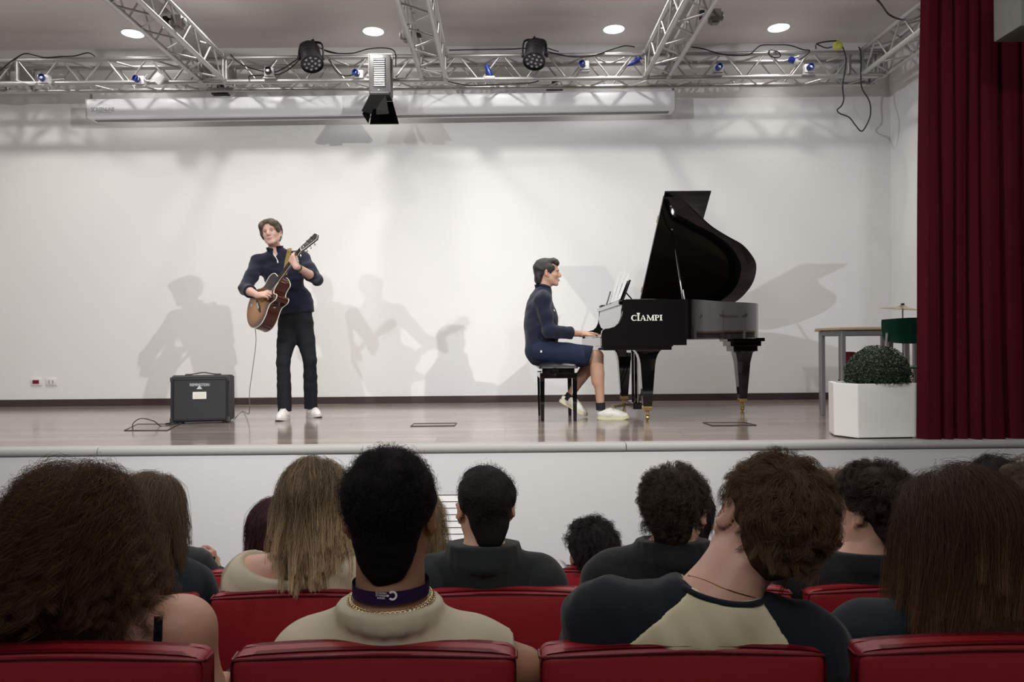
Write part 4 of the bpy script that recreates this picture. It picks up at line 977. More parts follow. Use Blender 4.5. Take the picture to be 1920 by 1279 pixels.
# key arms
arm = [(.957, .992), (.957, .90), (.950, .845), (.930, .800), (.895, .772), (.850, .763), (.812, .760), (.792, .745), (.785, .715), (.785, .612), (1.36, .612), (1.36, .68), (1.10, .68), (1.10, .992)]
for y in (Y0, Y1 - .055):
    bm = BM(); prism(bm, arm, 0, .055, Matrix(((1, 0, 0, 0), (0, 0, 1, y - .001), (0, 1, 0, 0), (0, 0, 0, 1)))); bmesh.ops.bevel(bm, geom=[e for e in bm.edges if abs((e.verts[0].co - e.verts[1].co).y) < 1e-4], offset=.004, segments=2, affect='EDGES'); pobj('key_arm', bm, M_pno, None, 40)
bm = BM(); box(bm, .80, 1.352, Y0 + .01, Y1 - .01, .585, .66, .004); pobj('keybed', bm, M_pno, None)
bm = BM(); box(bm, 1.25, 1.472, Y0 + .006, Y1 - .01, .622, .70, .003); pobj('case_step', bm, M_pno, None)
bm = BM(); box(bm, .783, .800, Y0 + .05, Y1 - .05, .618, .692, .003); pobj('keyslip', bm, M_pno, None)
for y in (Y0 + .055, Y1 - .135):
    bm = BM(); box(bm, .797, .935, y, y + .08, .66, .725, .006); pobj('key_block', bm, M_pno, None)
bm = BM(); ky0, ky1 = Y0 + .137, Y1 - .137; kw = (ky1 - ky0)/52
for i in range(52): box(bm, .803, .948, ky0 + i*kw + .0006, ky0 + (i+1)*kw - .0006, .695, .716)
o = pobj('white_keys', bm, M_ivory, None); o['kind'] = 'stuff'
bm = BM()
for i in range(51):
    if i % 7 in (1, 4): continue
    yy = ky0 + (i+1)*kw; box(bm, .853, .948, yy - .0055, yy + .0055, .712, .727, .001)
o = pobj('black_keys', bm, mat('ebony', (.01, .01, .01), .25), None); o['kind'] = 'stuff'
bm = BM(); fb = [(.950, .722), (.948, .80), (.952, .90), (.960, .955), (.975, .955), (.972, .722)]
prism(bm, fb, 0, Y1 - Y0 - .11, Matrix(((1, 0, 0, 0), (0, 0, 1, Y0 + .055), (0, 1, 0, 0), (0, 0, 0, 1)))); pobj('fallboard', bm, M_pno, None, 40)
bm = BM(); box(bm, .935, 1.02, Y0 + .056, Y1 - .056, .957, .990, .005); pobj('lock_rail', bm, M_pno, None)
bm = BM(); box(bm, .99, 1.34, Y0 + .05, Y1 - .05, .985, 1.0, .003); pobj('music_shelf', bm, M_pno, None)
# music desk
dk = Matrix.Translation((1.02, 6.72, 1.0)) @ Matrix.Rotation(R(20), 4, 'Y')
bm = BM(); box(bm, -.004, .010, -.36, .36, 0, .20, .004, M=dk); box(bm, -.03, .0, -.36, .36, .0, .012, .003, M=dk); pobj('music_desk', bm, M_pno, None)
bm = BM(); tube(bm, [dk @ Vector((.01, 0, .15)), Vector((1.20, 6.72, 1.0))], .006, 8); pobj('desk_support', bm, M_pno, None)
# lid and folded front flap
th = R(36.0)
def L3(x, v, w=0.0): return Vector((x, Y1 - v*math.cos(th) - w*math.sin(th), 1.003 + v*math.sin(th) - w*math.cos(th)*-1))
def lid_plate(poly, w0, w1, name, m):
    bm = BM(); A = [bm.verts.new(L3(x, v, w0)) for x, v in poly]; B = [bm.verts.new(L3(x, v, w1)) for x, v in poly]; bm.faces.new(A); bm.faces.new(B)
    n = len(poly)
    for i in range(n): k = (i+1) % n; bm.faces.new((A[i], A[k], B[k], B[i]))
    return pobj(name, bm, m, None, 40)
lid_o = smooth2([(1.74, 1.215), (1.86, 1.10), (2.03, .975), (2.17, .88), (2.28, .76), (2.37, .62), (2.41, .46), (2.405, .29), (2.35, .12), (2.27, .02)], 5)
lid_plate([(1.36, 1.46), (1.50, 1.46), (1.62, 1.34)] + lid_o + [(2.22, 0), (1.36, 0)], 0, .018, 'lid', M_pno)
lid_plate([(1.362, 1.505), (1.752, 1.505), (1.762, .0), (1.362, .0)], .020, .036, 'lid_flap', M_pno)
for v in (.25, 1.2):
    bm = BM(); a_, b_ = L3(1.352, v - .04, .018), L3(1.352, v + .04, .018); tube(bm, [a_, b_], .006, 8); pobj('hinge', bm, M_gold, None, 50)
bm = BM(); tube(bm, [L3(1.355, .02, -.002), L3(1.355, 1.50, -.002)], .003, 6); pobj('lid_edge_strip', bm, M_chr, None)
for x, v in ((1.50, 1.10), (1.44, 1.38)):
    bm = BM(); bmesh.ops.create_uvsphere(bm, u_segments=10, v_segments=8, radius=.009, matrix=Matrix.Translation(L3(x, v, -.004))); pobj('rubber_button', bm, M_chr, None, True)
bm = BM(); tube(bm, [Vector((1.462, 6.02, .985)), L3(1.525, 1.035, -.01)], .0085, 10, flat=1.4); pobj('lid_prop', bm, M_pno, None, 50)
bm = BM(); tube(bm, [Vector((1.475, 6.03, .985)), Vector((1.470, 6.06, 1.075))], .006, 8); pobj('short_prop', bm, M_chr, None, 50)
# legs
def pleg(x, y, prof, ztop, name='leg', top=None):
    lg = None; bm = BM(); rings = []
    for hx, hy, z in prof: rings.append([bm.verts.new((x + sx*hx, y + sy*hy, z)) for sx, sy in ((-1, -1), (1, -1), (1, 1), (-1, 1))])
    bm.faces.new(rings[0]); bm.faces.new(rings[-1])
    for a_, b_ in zip(rings, rings[1:]):
        for j in range(4): bm.faces.new((a_[j], a_[(j+1) % 4], b_[(j+1) % 4], b_[j]))
    bmesh.ops.bevel(bm, geom=bm.edges[:], offset=.0025, segments=1, affect='EDGES')
    lg = pobj(name, bm, M_pno, None, 30); zb = prof[-1][2]; h = prof[-1][0]
    bm = BM(); box(bm, x-h-.003, x+h+.003, y-h-.003, y+h+.003, zb - .012, zb + .02, .003); f_ = pobj('ferrule', bm, M_gold, lg)
    f_.parent = lg
    bm = BM(); lathe(bm, [(.016, zb-.03), (.02, zb-.02), (.016, zb-.012)], 12, Matrix.Translation((x, y, 0))); box(bm, x-.016, x-.010, y-.012, y+.018, .012, zb-.026, .002); box(bm, x+.010, x+.016, y-.012, y+.018, .012, zb-.026, .002); pobj('caster_fork', bm, M_gold, lg)
    bm = BM(); lathe(bm, [(.012, -.009), (.024, -.008), (.025, 0), (.024, .008), (.012, .009)], 20, Matrix.Translation((x, y + .006, .0252)) @ Matrix.Rotation(R(90), 4, 'Y')); pobj('caster_wheel', bm, M_gold, lg, 40)
    return lg
LP = [(.135, .075, .600), (.118, .070, .592), (.098, .066, .575), (.080, .062, .548), (.067, .058, .510), (.059, .055, .460), (.034, .034, .100)]
pleg(1.175, 6.10, LP, .6); pleg(1.185, 7.33, LP, .6)
pleg(2.205, 6.86, [(.095, .095, .56), (.078, .075, .545), (.068, .066, .50), (.060, .060, .46), (.033, .033, .10)], .56)
bm = BM()
for hx, hy, za, zb in ((.170, .13, .648, .680), (.140, .12, .605, .650), (.110, .11, .558, .606)): box(bm, 2.205-hx, 2.205+hx, 6.86-hy, 6.86+hy, za, zb, .003)
pobj('leg_block', bm, M_pno, None)
# pedal lyre
bm = BM()
for y in (6.63, 6.78): box(bm, 1.165, 1.190, y - .013, y + .013, .10, .60, .003)
pobj('lyre_post', bm, M_pno, None)
bm = BM(); box(bm, 1.14, 1.235, 6.56, 6.85, .055, .115, .006); pobj('pedal_box', bm, M_pno, None)
bm = BM(); box(bm, 1.13, 1.23, 6.58, 6.83, .555, .60, .004); pobj('lyre_top', bm, M_pno, None)
for y in (6.63, 6.78):
    bm = BM(); tube(bm, [(1.225, y, .10), (1.40, y, .63)], .006, 8); pobj('lyre_brace', bm, M_pno, None, 50)
    bm = BM(); tube(bm, [(1.2, y + .02, .60), (1.2, y + .02, .10)], .0035, 6); pobj('pedal_rod', bm, M_chr, None, 50)
for y in (6.635, 6.705, 6.775):
    bm = BM(); tube(bm, smooth_path([(1.16, y, .085), (1.10, y, .085), (1.05, y, .078), (1.00, y, .070), (.985, y, .062)], 4), [.008]*8 + [.012]*6 + [.018]*2 + [.008], 10, flat=.4); pobj('pedal', bm, M_gold, None, 50)
# serif lettering on the side
def serif_word(parent):
    Mw = mat('lettering_cream', (.80, .78, .68), .35, .2); H = .046; x = 0
    def bars(bm, lst):
        for ps in lst: prism(bm, ps, 0, .0012)
    def ibar(x, w=.011): s = .006; return [[(x, 0), (x+w, 0), (x+w, H), (x, H)], [(x-s, 0), (x+w+s, 0), (x+w+s, .004), (x-s, .004)], [(x-s, H-.004), (x+w+s, H-.004), (x+w+s, H), (x-s, H)]]
    gl = []
    cpts = [(math.cos(a_), math.sin(a_)) for a_ in [R(48 + 264*i/18) for i in range(19)]]
    oc = [(.024 + .0245*c_, H/2 + (H/2 + .001)*s_) for c_, s_ in cpts]; ic = [(.027 + .0165*c_, H/2 + (H/2 - .004)*s_) for c_, s_ in cpts]
    gl.append(('c', [[oc[i], oc[i+1], ic[i+1], ic[i]] for i in range(18)] + [[(.036, H-.013), (.041, H-.013), (.041, H), (.038, H)], [(.036, .013), (.041, .013), (.041, 0), (.038, 0)]], .046))
    gl.append(('i', [[(a_[0]+.006, a_[1]) for a_ in p_] for p_ in ibar(0)] + [[(.004, H+.004), (.019, H+.004), (.026, H+.017), (-.003, H+.017)], [(.009, H), (.014, H), (.014, H+.005), (.009, H+.005)]], .026))
    gl.append(('a', [[(.002, 0), (.006, 0), (.025, H), (.022, H)], [(.020, H), (.026, H), (.046, 0), (.034, 0)], [(.010, .013), (.034, .013), (.033, .017), (.012, .017)], [(-.003, 0), (.012, 0), (.012, .003), (-.003, .003)], [(.029, 0), (.051, 0), (.051, .003), (.029, .003)]], .053))
    gl.append(('m', [[(.003, 0), (.008, 0), (.010, H), (.005, H)], [(.003, H), (.013, H), (.033, .006), (.027, 0)], [(.027, 0), (.031, 0), (.052, H), (.047, H)], [(.045, 0), (.057, 0), (.055, H), (.045, H)], [(-.003, 0), (.013, 0), (.013, .003), (-.003, .003)], [(.040, 0), (.062, 0), (.062, .003), (.040, .003)], [(-.002, H-.003), (.012, H-.003), (.012, H), (-.002, H)], [(.046, H-.003), (.060, H-.003), (.060, H), (.046, H)]], .064))
    pb = [(math.cos(a_), math.sin(a_)) for a_ in [R(90 - 180*i/10) for i in range(11)]]
    po = [(.018 + .017*c_, H*.72 + H*.28*s_) for c_, s_ in pb]; pi_ = [(.018 + .008*c_, H*.72 + (H*.28 - .004)*s_) for c_, s_ in pb]
    gl.append(('p', [[(a_[0]+.003, a_[1]) for a_ in p_] for p_ in ibar(0)] + [[po[i], po[i+1], pi_[i+1], pi_[i]] for i in range(10)], .038))
    gl.append(('i', [[(a_[0]+.006, a_[1]) for a_ in p_] for p_ in ibar(0)], .02))
    W_ = sum(g[2] for g in gl); ox = 1.148 - W_/2; Wm = None
    bm = BM(); k = 0
    for nm, ps, adv in gl:
        for p_ in ps:
            prism(bm, [(ox + a_[0], .822 + a_[1]) for a_ in p_], Y0 - .0035 - .0001*k, Y0 - .0008, Matrix(((1, 0, 0, 0), (0, 0, 1, 0), (0, 1, 0, 0), (0, 0, 0, 1)))); k += 1
        ox += adv
    pobj('lettering', bm, Mw, parent)
serif_word(pn)
# sheet music and phone on the desk
def sheet_mat():
    m = bpy.data.materials.new('sheet_music'); m.use_nodes = True; nt = m.node_tree; b = nt.nodes['Principled BSDF']; b.inputs['Roughness'].default_value = .7
    tc = nt.nodes.new('ShaderNodeTexCoord'); wv = nt.nodes.new('ShaderNodeTexWave'); wv.bands_direction = 'Z'; wv.inputs['Scale'].default_value = 24; nt.links.new(tc.outputs['Object'], wv.inputs['Vector'])
    n = nt.nodes.new('ShaderNodeTexNoise'); n.inputs['Scale'].default_value = 90; nt.links.new(tc.outputs['Object'], n.inputs['Vector'])
    ml = nt.nodes.new('ShaderNodeMath'); ml.operation = 'MULTIPLY'; nt.links.new(wv.outputs['Fac'], ml.inputs[0]); nt.links.new(n.outputs['Fac'], ml.inputs[1])
    cr = nt.nodes.new('ShaderNodeValToRGB'); cr.color_ramp.elements[0].position = .38; cr.color_ramp.elements[0].color = (.80, .80, .79, 1); cr.color_ramp.elements[1].position = .50; cr.color_ramp.elements[1].color = (.22, .22, .24, 1)
    nt.links.new(ml.outputs[0], cr.inputs[0]); nt.links.new(cr.outputs[0], b.inputs['Base Color']); return m
M_sheet = sheet_mat()
for i, (y, tl, h, nm) in enumerate(((6.50, 21, .255, 'sheet of music leaning on the piano desk, nearest the audience'), (6.70, 19, .297, 'middle sheet of music leaning on the piano desk'), (6.90, 17, .30, 'sheet of music leaning on the piano desk, farthest from the audience'))):
    o = obj('sheet_music', box(BM(), -.0008, .0008, -.104, .104, 0, h, M=Matrix.Rotation(R(tl), 4, 'Y')), M_sheet); o.location = (1.004 - .002*i, y, 1.014); tag(o, nm, 'sheet music', group='sheets of music on the piano')
t = thing('mobile_phone', 'black phone standing upright in front of the sheet music', 'phone', (.965, 7.02, .992)); Mp = Matrix.Rotation(R(17), 4, 'Y')
bm = BM(); box(bm, 0, .009, -.037, .037, 0, .15, .004, M=Mp); obj('body', bm, M_black, t, 40)
bm = BM(); box(bm, -.0012, 0, -.033, .033, .006, .144, M=Mp); obj('screen', bm, mat('phone_screen', (.25, .26, .27), .1), t)
o = obj('glasses_case', box(BM(), -.035, .035, -.07, .07, 0, .022, .008), M_black, smooth=40); o.location = (.975, 7.22, .992); tag(o, 'small black case lying on the far end of the piano front rail', 'case')

# ---------------------------------------------------------------- piano bench
BB = Vector((.45, 6.40, 0)); t = thing('piano_bench', 'black adjustable piano bench with a tufted leather seat', 'bench', BB)
M_leath = mat('black_leather', (.012, .012, .013), .3, bump=.15, bscale=250); hx, hy = .155, .27
for sx in (-1, 1):
    for sy in (-1, 1):
        bm = BM(); a_, b_ = .019, .014; x, y = sx*(hx - .02), sy*(hy - .03); rings = [[bm.verts.new((x + i*r_ - sx*(.0), y + j*r_, z)) for i, j in ((-1, -1), (1, -1), (1, 1), (-1, 1))] for r_, z in ((a_, .40), (a_, .33), (b_, 0))]
        bm.faces.new(rings[0]); bm.faces.new(rings[-1])
        for p_, q_ in zip(rings, rings[1:]):
            for j in range(4): bm.faces.new((p_[j], p_[(j+1) % 4], q_[(j+1) % 4], q_[j]))
        obj('leg', bm, M_pno, t)
bm = BM(); box(bm, -hx, hx, -hy, hy, .355, .395, .004); obj('apron', bm, M_pno, t)
bm = BM(); box(bm, -hx + .02, hx - .02, -hy + .02, hy - .02, .395, .44, .004); obj('lift_box', bm, M_pno, t)
bm = BM(); N_ = 24; g_ = []
for i in range(N_ + 1):
    row = []
    for j in range(N_ + 1):
        u, v = -1 + 2*i/N_, -1 + 2*j/N_; e = (1 - abs(u)**6)*(1 - abs(v)**6); q = abs(math.sin(2*math.pi*(u*.75)))*abs(math.sin(2*math.pi*(v)))**.8
        row.append(bm.verts.new((u*(hx + .006), v*(hy + .006), .452 + .034*e**.5 + .010*q*e)))
    g_.append(row)
for i in range(N_):
    for j in range(N_): bm.faces.new((g_[i][j], g_[i+1][j], g_[i+1][j+1], g_[i][j+1]))
r_ = bmesh.ops.extrude_face_region(bm, geom=bm.faces[:])
for v in [x for x in r_['geom'] if isinstance(x, bmesh.types.BMVert)]: v.co.z = .437
obj('seat_cushion', bm, M_leath, t, 50)
for sx in (-1, 1):
    bm = BM(); lathe(bm, [(.008, 0), (.008, .02), (.028, .022), (.032, .03), (.028, .04), (.01, .042)], 18, Matrix.Translation((sx*.03, -hy - .0 + .0, .415)) @ Matrix.Rotation(R(90), 4, 'X')) if sx < 0 else lathe(bm, [(.008, 0), (.008, .02), (.028, .022), (.032, .03), (.028, .04), (.01, .042)], 18, Matrix.Translation((.03, hy, .415)) @ Matrix.Rotation(R(-90), 4, 'X'))
    obj('adjusting_knob', bm, M_pno, t, 40)
# ---------------------------------------------------------------- theatre seats in three rows
def red_leather():
    m = mat('red_leatherette', (.25, .011, .018), .42, noise=.10, nscale=4, bump=.10, bscale=420, spec=.45); return m
M_seat = red_leather(); M_pipe = mat('red_piping', (.15, .010, .016), .38); M_leg = mat('black_steel', (.012, .012, .013), .4)
PITCH = .548; SW = .505
def seat_mesh():
    t = bpy.data.objects.new('theatre_seat', None)
    parts = []
    # backrest: padded, slightly crowned top, rounded corners; back face at y = 0 towards the camera
    bm = BM(); w2, zt, zb, dp = SW/2, 0.0, -.56, .062; nx, nz = 28, 20
    def pt(u, v, face):
        # u -1..1 across, v 0..1 up
        cr = .030; z = zb + (zt - zb)*v; x = u*w2
        bulge = .010*(1 - abs(u)**4)*(1 - abs(2*v - 1)**4)
        top = .012*(1 - u*u)
        if v > .9: z += top*(v - .9)/.1
        return (x, (-bulge if face == 0 else dp + bulge*1.8), z)
    box(bm, -w2, w2, 0, dp, zb, zt); 
    bmesh.ops.subdivide_edges(bm, edges=bm.edges[:], cuts=11, use_grid_fill=True)
    for v in bm.verts:
        x, y, z = v.co; u = x/w2; f = (z - zb)/(zt - zb)
        v.co.z += .010*(1 - u*u)*max(0, (f - .8)/.2)
        b_ = (1 - u**4)*(1 - (2*f - 1)**6)
        if y < .001: v.co.y -= .008*b_
        elif y > dp - .001: v.co.y += .022*b_
        v.co.x *= 1 - .012*(1 - f) - .0*f
    es = [e for e in bm.edges if len(e.link_faces) == 2 and e.calc_face_angle() > .9]
    bmesh.ops.bevel(bm, geom=es, offset=.020, segments=4, affect='EDGES', profile=.5)
    parts.append(('backrest', bm, M_seat, 40))
    bm = BM(); zt2 = -.006; pts = []
    for i in range(25):
        u = -1 + 2*i/24; pts.append(Vector((u*(w2 - .012), .0035 - .005*(1 - u**4), zt2 + .009*(1 - u*u))))
    pts = [Vector((-w2 - .0005, .045, zt2 - .004)), Vector((-w2 - .0005, .018, zt2 - .006)), Vector((-w2 + .004, .007, zt2 - .003))] + pts + [Vector((w2 - .004, .007, zt2 - .003)), Vector((w2 + .0005, .018, zt2 - .006)), Vector((w2 + .0005, .045, zt2 - .004))]
    tube(bm, pts, .0028, 6); parts.append(('piping', bm, M_pipe, 60))
    bm = BM(); box(bm, -w2 + .01, w2 - .01, dp + .02, dp + .50, -.50, -.40, .03, 3); parts.append(('seat_cushion', bm, M_seat, 40))
    bm = BM(); box(bm, -.04, .04, dp + .12, dp + .30, -.90, -.50, .005); parts.append(('pedestal', bm, M_leg, 30))
    bm = BM(); box(bm, -.09, .09, dp + .06, dp + .36, -.905, -.893, .003); parts.append(('floor_plate', bm, M_leg, 30))
    C.objects.link(t)
    for n_, b_, m_, s_ in parts: obj(n_, b_, m_, t, s_)
    return t
seat0 = seat_mesh(); used0 = []
def place_seat(px_left, d, ztop, label, group):
    o = seat0 if not used0 else copy_tree(seat0); used0.append(1)
    x = (px_left - CX)*d/F + SW/2; o.location = (x, d, ztop - .004); tag(o, label, 'seat', group); return o
S1, S2, S3 = 1.30, 2.03, 2.76
def zrow(py, d): return ZC - (py - CY)*d/F
# front row of the picture
for px, nm in ((-166, 'red leather seat of the nearest row at the left edge behind the curly haired girl'), (424, 'nearest row red seat behind the boy with the purple lanyard'), (1008, 'nearest row red seat behind the boy with the navy and cream shirt'), (1606, 'nearest row red seat behind the girl with long brown hair')):
    place_seat(px, S1, zrow(1224, S1), nm, 'red seats of the nearest row')
for px, nm in ((10, 'red seat of the second row, its right corner showing right of the curly hair'), (386, 'red seat of the second row below the girl with blonde streaks'), (761, 'red seat of the second row below the boy with the dark high collar'), (1140, 'red seat of the second row hidden behind the tilted boy'), (1512, 'red seat of the second row below the curly boy left of the long brown hair'), (1887, 'red seat of the second row at the right edge')):
    place_seat(px, S2, zrow(1112, S2), nm, 'red seats of the second row')
for px in (80, 355, 630, 905, 1180, 1455, 1730):
    nm = {905: 'red seat of the third row under the reclining boy with black fluffy hair', 1455: 'red seat of the third row showing right of the tilted boy\'s chin', 355: 'red seat of the third row, a sliver left of the cream top'}.get(px, {80: 'red seat of the third row behind the girl in the navy T-shirt', 630: 'red seat of the third row behind the lanyard boy\'s head', 1180: 'red seat of the third row behind the curly boy in the black jacket', 1730: 'red seat of the third row behind the long brown hair'}.get(px))
    place_seat(px, S3, zrow(1071, S3), nm, 'red seats of the third row')
# ---------------------------------------------------------------- guitar
gu, gv, gn = [Vector(v).normalized() for v in ((.648, -.348, .679), (.371, -.635, -.680), (-.668, -.693, .282))]
g_o = P(485, 574, 6.27) - gu*.17
MG = Matrix(((gu.x, gv.x, gn.x, g_o.x), (gu.y, gv.y, gn.y, g_o.y), (gu.z, gv.z, gn.z, g_o.z), (0, 0, 0, 1)))
def GP(u, v, n=0.0): return MG @ Vector((u, v, n))
gt = thing('acoustic_guitar', 'sunburst acoustic guitar with a cutaway held by the standing guitarist', 'guitar', g_o); gt.matrix_world = MG
def sunburst():
    m = bpy.data.materials.new('sunburst_top'); m.use_nodes = True; nt = m.node_tree; b = nt.nodes['Principled BSDF']; b.inputs['Roughness'].default_value = .18; b.inputs['Coat Weight'].default_value = .5
    tc = nt.nodes.new('ShaderNodeTexCoord'); mp = nt.nodes.new('ShaderNodeMapping'); mp.vector_type = 'POINT'; mp.inputs['Location'].default_value = (-.145, .02, 0); nt.links.new(tc.outputs['Object'], mp.inputs['Vector'])
    sc_ = nt.nodes.new('ShaderNodeVectorMath'); sc_.operation = 'MULTIPLY'; sc_.inputs[1].default_value = (4.6, 4.2, 0); nt.links.new(mp.outputs[0], sc_.inputs[0])
    ln = nt.nodes.new('ShaderNodeVectorMath'); ln.operation = 'LENGTH'; nt.links.new(sc_.outputs[0], ln.inputs[0])
    cr = nt.nodes.new('ShaderNodeValToRGB'); e = cr.color_ramp.elements; e[0].position = .15; e[0].color = (.42, .20, .05, 1); e[1].position = .98; e[1].color = (.006, .003, .002, 1)
    k = e.new(.55); k.color = (.24, .10, .022, 1); k = e.new(.80); k.color = (.05, .014, .006, 1)
    nt.links.new(ln.outputs['Value'], cr.inputs[0]); 
    mp2 = nt.nodes.new('ShaderNodeMapping'); mp2.inputs['Scale'].default_value = (4, 160, 4); nt.links.new(tc.outputs['Object'], mp2.inputs['Vector'])
    n = nt.nodes.new('ShaderNodeTexNoise'); n.inputs['Scale'].default_value = 2; nt.links.new(mp2.outputs[0], n.inputs['Vector'])
    mr = nt.nodes.new('ShaderNodeMapRange'); mr.inputs[3].default_value = .85; mr.inputs[4].default_value = 1.15; nt.links.new(n.outputs['Fac'], mr.inputs[0])
    vm = nt.nodes.new('ShaderNodeVectorMath'); vm.operation = 'SCALE'; nt.links.new(cr.outputs[0], vm.inputs[0]); nt.links.new(mr.outputs[0], vm.inputs['Scale']); nt.links.new(vm.outputs[0], b.inputs['Base Color']); return m
M_sun = sunburst(); M_side = mat('mahogany_side', (.045, .008, .005), .12, coat=.6, noise=.2, nscale=10); M_bind = mat('cream_binding', (.80, .76, .66), .3); M_fret = mat('rosewood', (.022, .012, .008), .35)
go = smooth2([(0, 0), (.012, .07), (.05, .135), (.11, .180), (.17, .192), (.23, .172), (.28, .135), (.315, .122), (.35, .132), (.385, .145), (.41, .135), (.415, .112), (.395, .085), (.39, .060), (.405, .040), (.44, .028), (.475, .022), (.485, 0), (.483, -.05), (.465, -.10), (.43, -.132), (.385, -.142), (.34, -.130), (.305, -.120), (.265, -.135), (.22, -.170), (.17, -.192), (.11, -.180), (.05, -.135), (.012, -.07), (0, 0)], 4)[:-1]
go = [(x if x > .40 else x - (.40 - x)*.04, y*1.05) for x, y in go]
GD = .112
bm = BM(); prism(bm, go, -.004, 0); obj('soundboard', bm, M_sun, gt)
bm = BM(); prism(bm, go, -GD, -.004); obj('body_side', bm, M_side, gt, 40)
for z in (0.0, -GD):
    bm = BM(); tube(bm, [Vector((x, y, z)) for x, y in go], .0032, 6, closed=True); obj('binding', bm, M_bind, gt, 60)
# black pickguard-like upper bout shade is the sunburst itself; bridge with slots
bm = BM(); prism(bm, smooth2([(.17, -.085), (.182, -.045), (.186, 0), (.182, .045), (.17, .085), (.158, .045), (.154, 0), (.158, -.045), (.17, -.085)], 3)[:-1], 0, .008); br = obj('bridge', bm, M_fret, gt, 40)
bm = BM(); box(bm, .173, .177, -.036, .036, .008, .013, .001); obj('saddle', bm, M_bind, br)
bm = BM(); box(bm, .160, .164, -.034, .034, .008, .010, .0005); obj('bridge_pins', bm, M_bind, br)
bm = BM(); lathe(bm, [(.05, .0003), (.044, .0012), (.001, .0012)], 28, Matrix.Translation((.335, 0, 0))); obj('sound_hole', bm, mat('hole_black', (.004, .003, .003), .8), gt)
bm = BM(); prism(bm, [(-.022, -.010), (0, .014), (.012, -.002), (.004, -.018)], 0, .001, Matrix.Translation((.085, -.10, 0)) @ Matrix.Rotation(.6, 4, 'Z')); obj('sticker', bm, mat('sticker_lilac', (.42, .42, .55), .5), gt)
NUT = .83
bm = BM(); A = [(.36, .0275), (NUT, .0215), (NUT, -.0215), (.36, -.0275)]; prism(bm, A, .001, .008); fb_ = obj('fretboard', bm, M_fret, gt)
bm = BM()
for i in range(20):
    x = NUT - .66*(1 - 2**(-(i+1)/12)); w_ = .0215 + .006*(NUT - x)/(NUT-.36); box(bm, x-.0009, x+.0009, -w_, w_, .008, .0092)
o = obj('frets', bm, M_chr, fb_); o['kind'] = 'stuff'
bm = BM()
for s in (-1, 1): tube(bm, [(.36, s*.0278, .0045), (NUT, s*.0218, .0045)], .0016, 5)
obj('neck_binding', bm, M_bind, fb_)
bm = BM(); rings = []
for x, w_, d_ in ((.44, .026, .06), (.475, .026, .03), (.52, .0255, .022), (.81, .0215, .019), (.835, .021, .022)):
    rings.append([bm.verts.new((x, w_*math.cos(a_), .001 + (-d_*math.sin(a_) if a_ > 0 else 0))) for a_ in [math.pi*j/8 for j in range(9)]])
for a_, b_ in zip(rings, rings[1:]):
    for j in range(8): bm.faces.new((a_[j], a_[j+1], b_[j+1], b_[j]))
    bm.faces.new((a_[8], a_[0], b_[0], b_[8]))
bm.faces.new(rings[0]); bm.faces.new(rings[-1]); obj('neck', bm, mat('neck_mahogany', (.10, .035, .018), .25), gt, 40)
bm = BM(); box(bm, NUT, NUT + .005, -.0215, .0215, .002, .0105, .0008); obj('nut', bm, M_bind, gt)
Mh_ = Matrix.Translation((NUT + .005, 0, .004)) @ Matrix.Rotation(R(13), 4, 'Y')
bm = BM(); hs = [(0, -.022), (.02, -.030), (.13, -.037), (.165, -.040), (.175, -.020), (.185, 0), (.175, .020), (.165, .040), (.13, .037), (.02, .030), (0, .022)]
prism(bm, hs, -.015, 0, Mh_); obj('headstock', bm, mat('headstock_black', (.012, .011, .008), .15, coat=.5), gt)
bm = BM(); tube(bm, [Mh_ @ Vector((x, y, 0)) for x, y in hs], .0018, 5, closed=True); obj('headstock_binding', bm, M_bind, gt)
for s in (-1, 1):
    for k in range(3):
        x = .035 + k*.043; y = s*(.026 + k*.003)
        bm = BM(); tube(bm, [Mh_ @ Vector((x, y - s*.008, .0)), Mh_ @ Vector((x, y - s*.008, .014))], .0035, 8); tube(bm, [Mh_ @ Vector((x, y, -.018)), Mh_ @ Vector((x, s*.050, -.018))], .0022, 6)
        vs_ = bmesh.ops.create_uvsphere(bm, u_segments=10, v_segments=6, radius=1, matrix=Mh_ @ Matrix.Translation((x, s*.056, -.018)) @ Matrix.Diagonal((.010, .008, .006, 1))); obj('tuning_peg', bm, M_chr, gt, 60)
bm = BM()
for k in range(6):
    y = -.021 + k*.0084; tube(bm, [(.175, y*1.25, .013), (NUT, y*.82, .0112), Mh_ @ Vector((.035 + (k % 3)*.04, y*.85, .006))], .0006 + .0001*(5-k), 4)
o = obj('strings', bm, M_chr, gt); o['kind'] = 'stuff'
bm = BM(); box(bm, .16, .20, .160, .20, -.055, -.015, .004, M=Matrix.Identity(4)); bm.free()
bm = BM(); lathe(bm, [(.006, 0), (.012, .004), (.011, .012), (.004, .016)], 12, Matrix.Translation((.30, .128, -.045)) @ Matrix.Rotation(R(-90), 4, 'X')); obj('strap_button', bm, M_chr, gt, 50)
bm = BM(); box(bm, .318, .352, .127, .137, -.066, -.028, .002, M=Matrix.Rotation(0, 4, 'Z')); obj('control_panel', bm, M_black, gt)
# capo clamped below the nut
cp = thing('capo', 'black and chrome capo clamped on the guitar neck near the nut', 'capo', GP(.775, 0, .012)); cp.matrix_world = MG @ Matrix.Translation((.775, 0, .012))
bm = BM(); box(bm, -.006, .006, -.034, .036, .001, .010, .002); obj('bar', bm, M_black, cp)
bm = BM(); tube(bm, smooth_path([(0, -.034, .006), (0, -.040, -.01), (0, -.036, -.030), (.0, -.010, -.040), (0, .02, -.038)], 4), .005, 8); obj('clamp_arm', bm, M_chr, cp, 60)
bm = BM(); tube(bm, smooth_path([(0, .034, .006), (-.01, .05, 0), (-.02, .075, -.012)], 4), [.006]*6 + [.008]*3, 8); obj('grip', bm, M_chr, cp, 60)

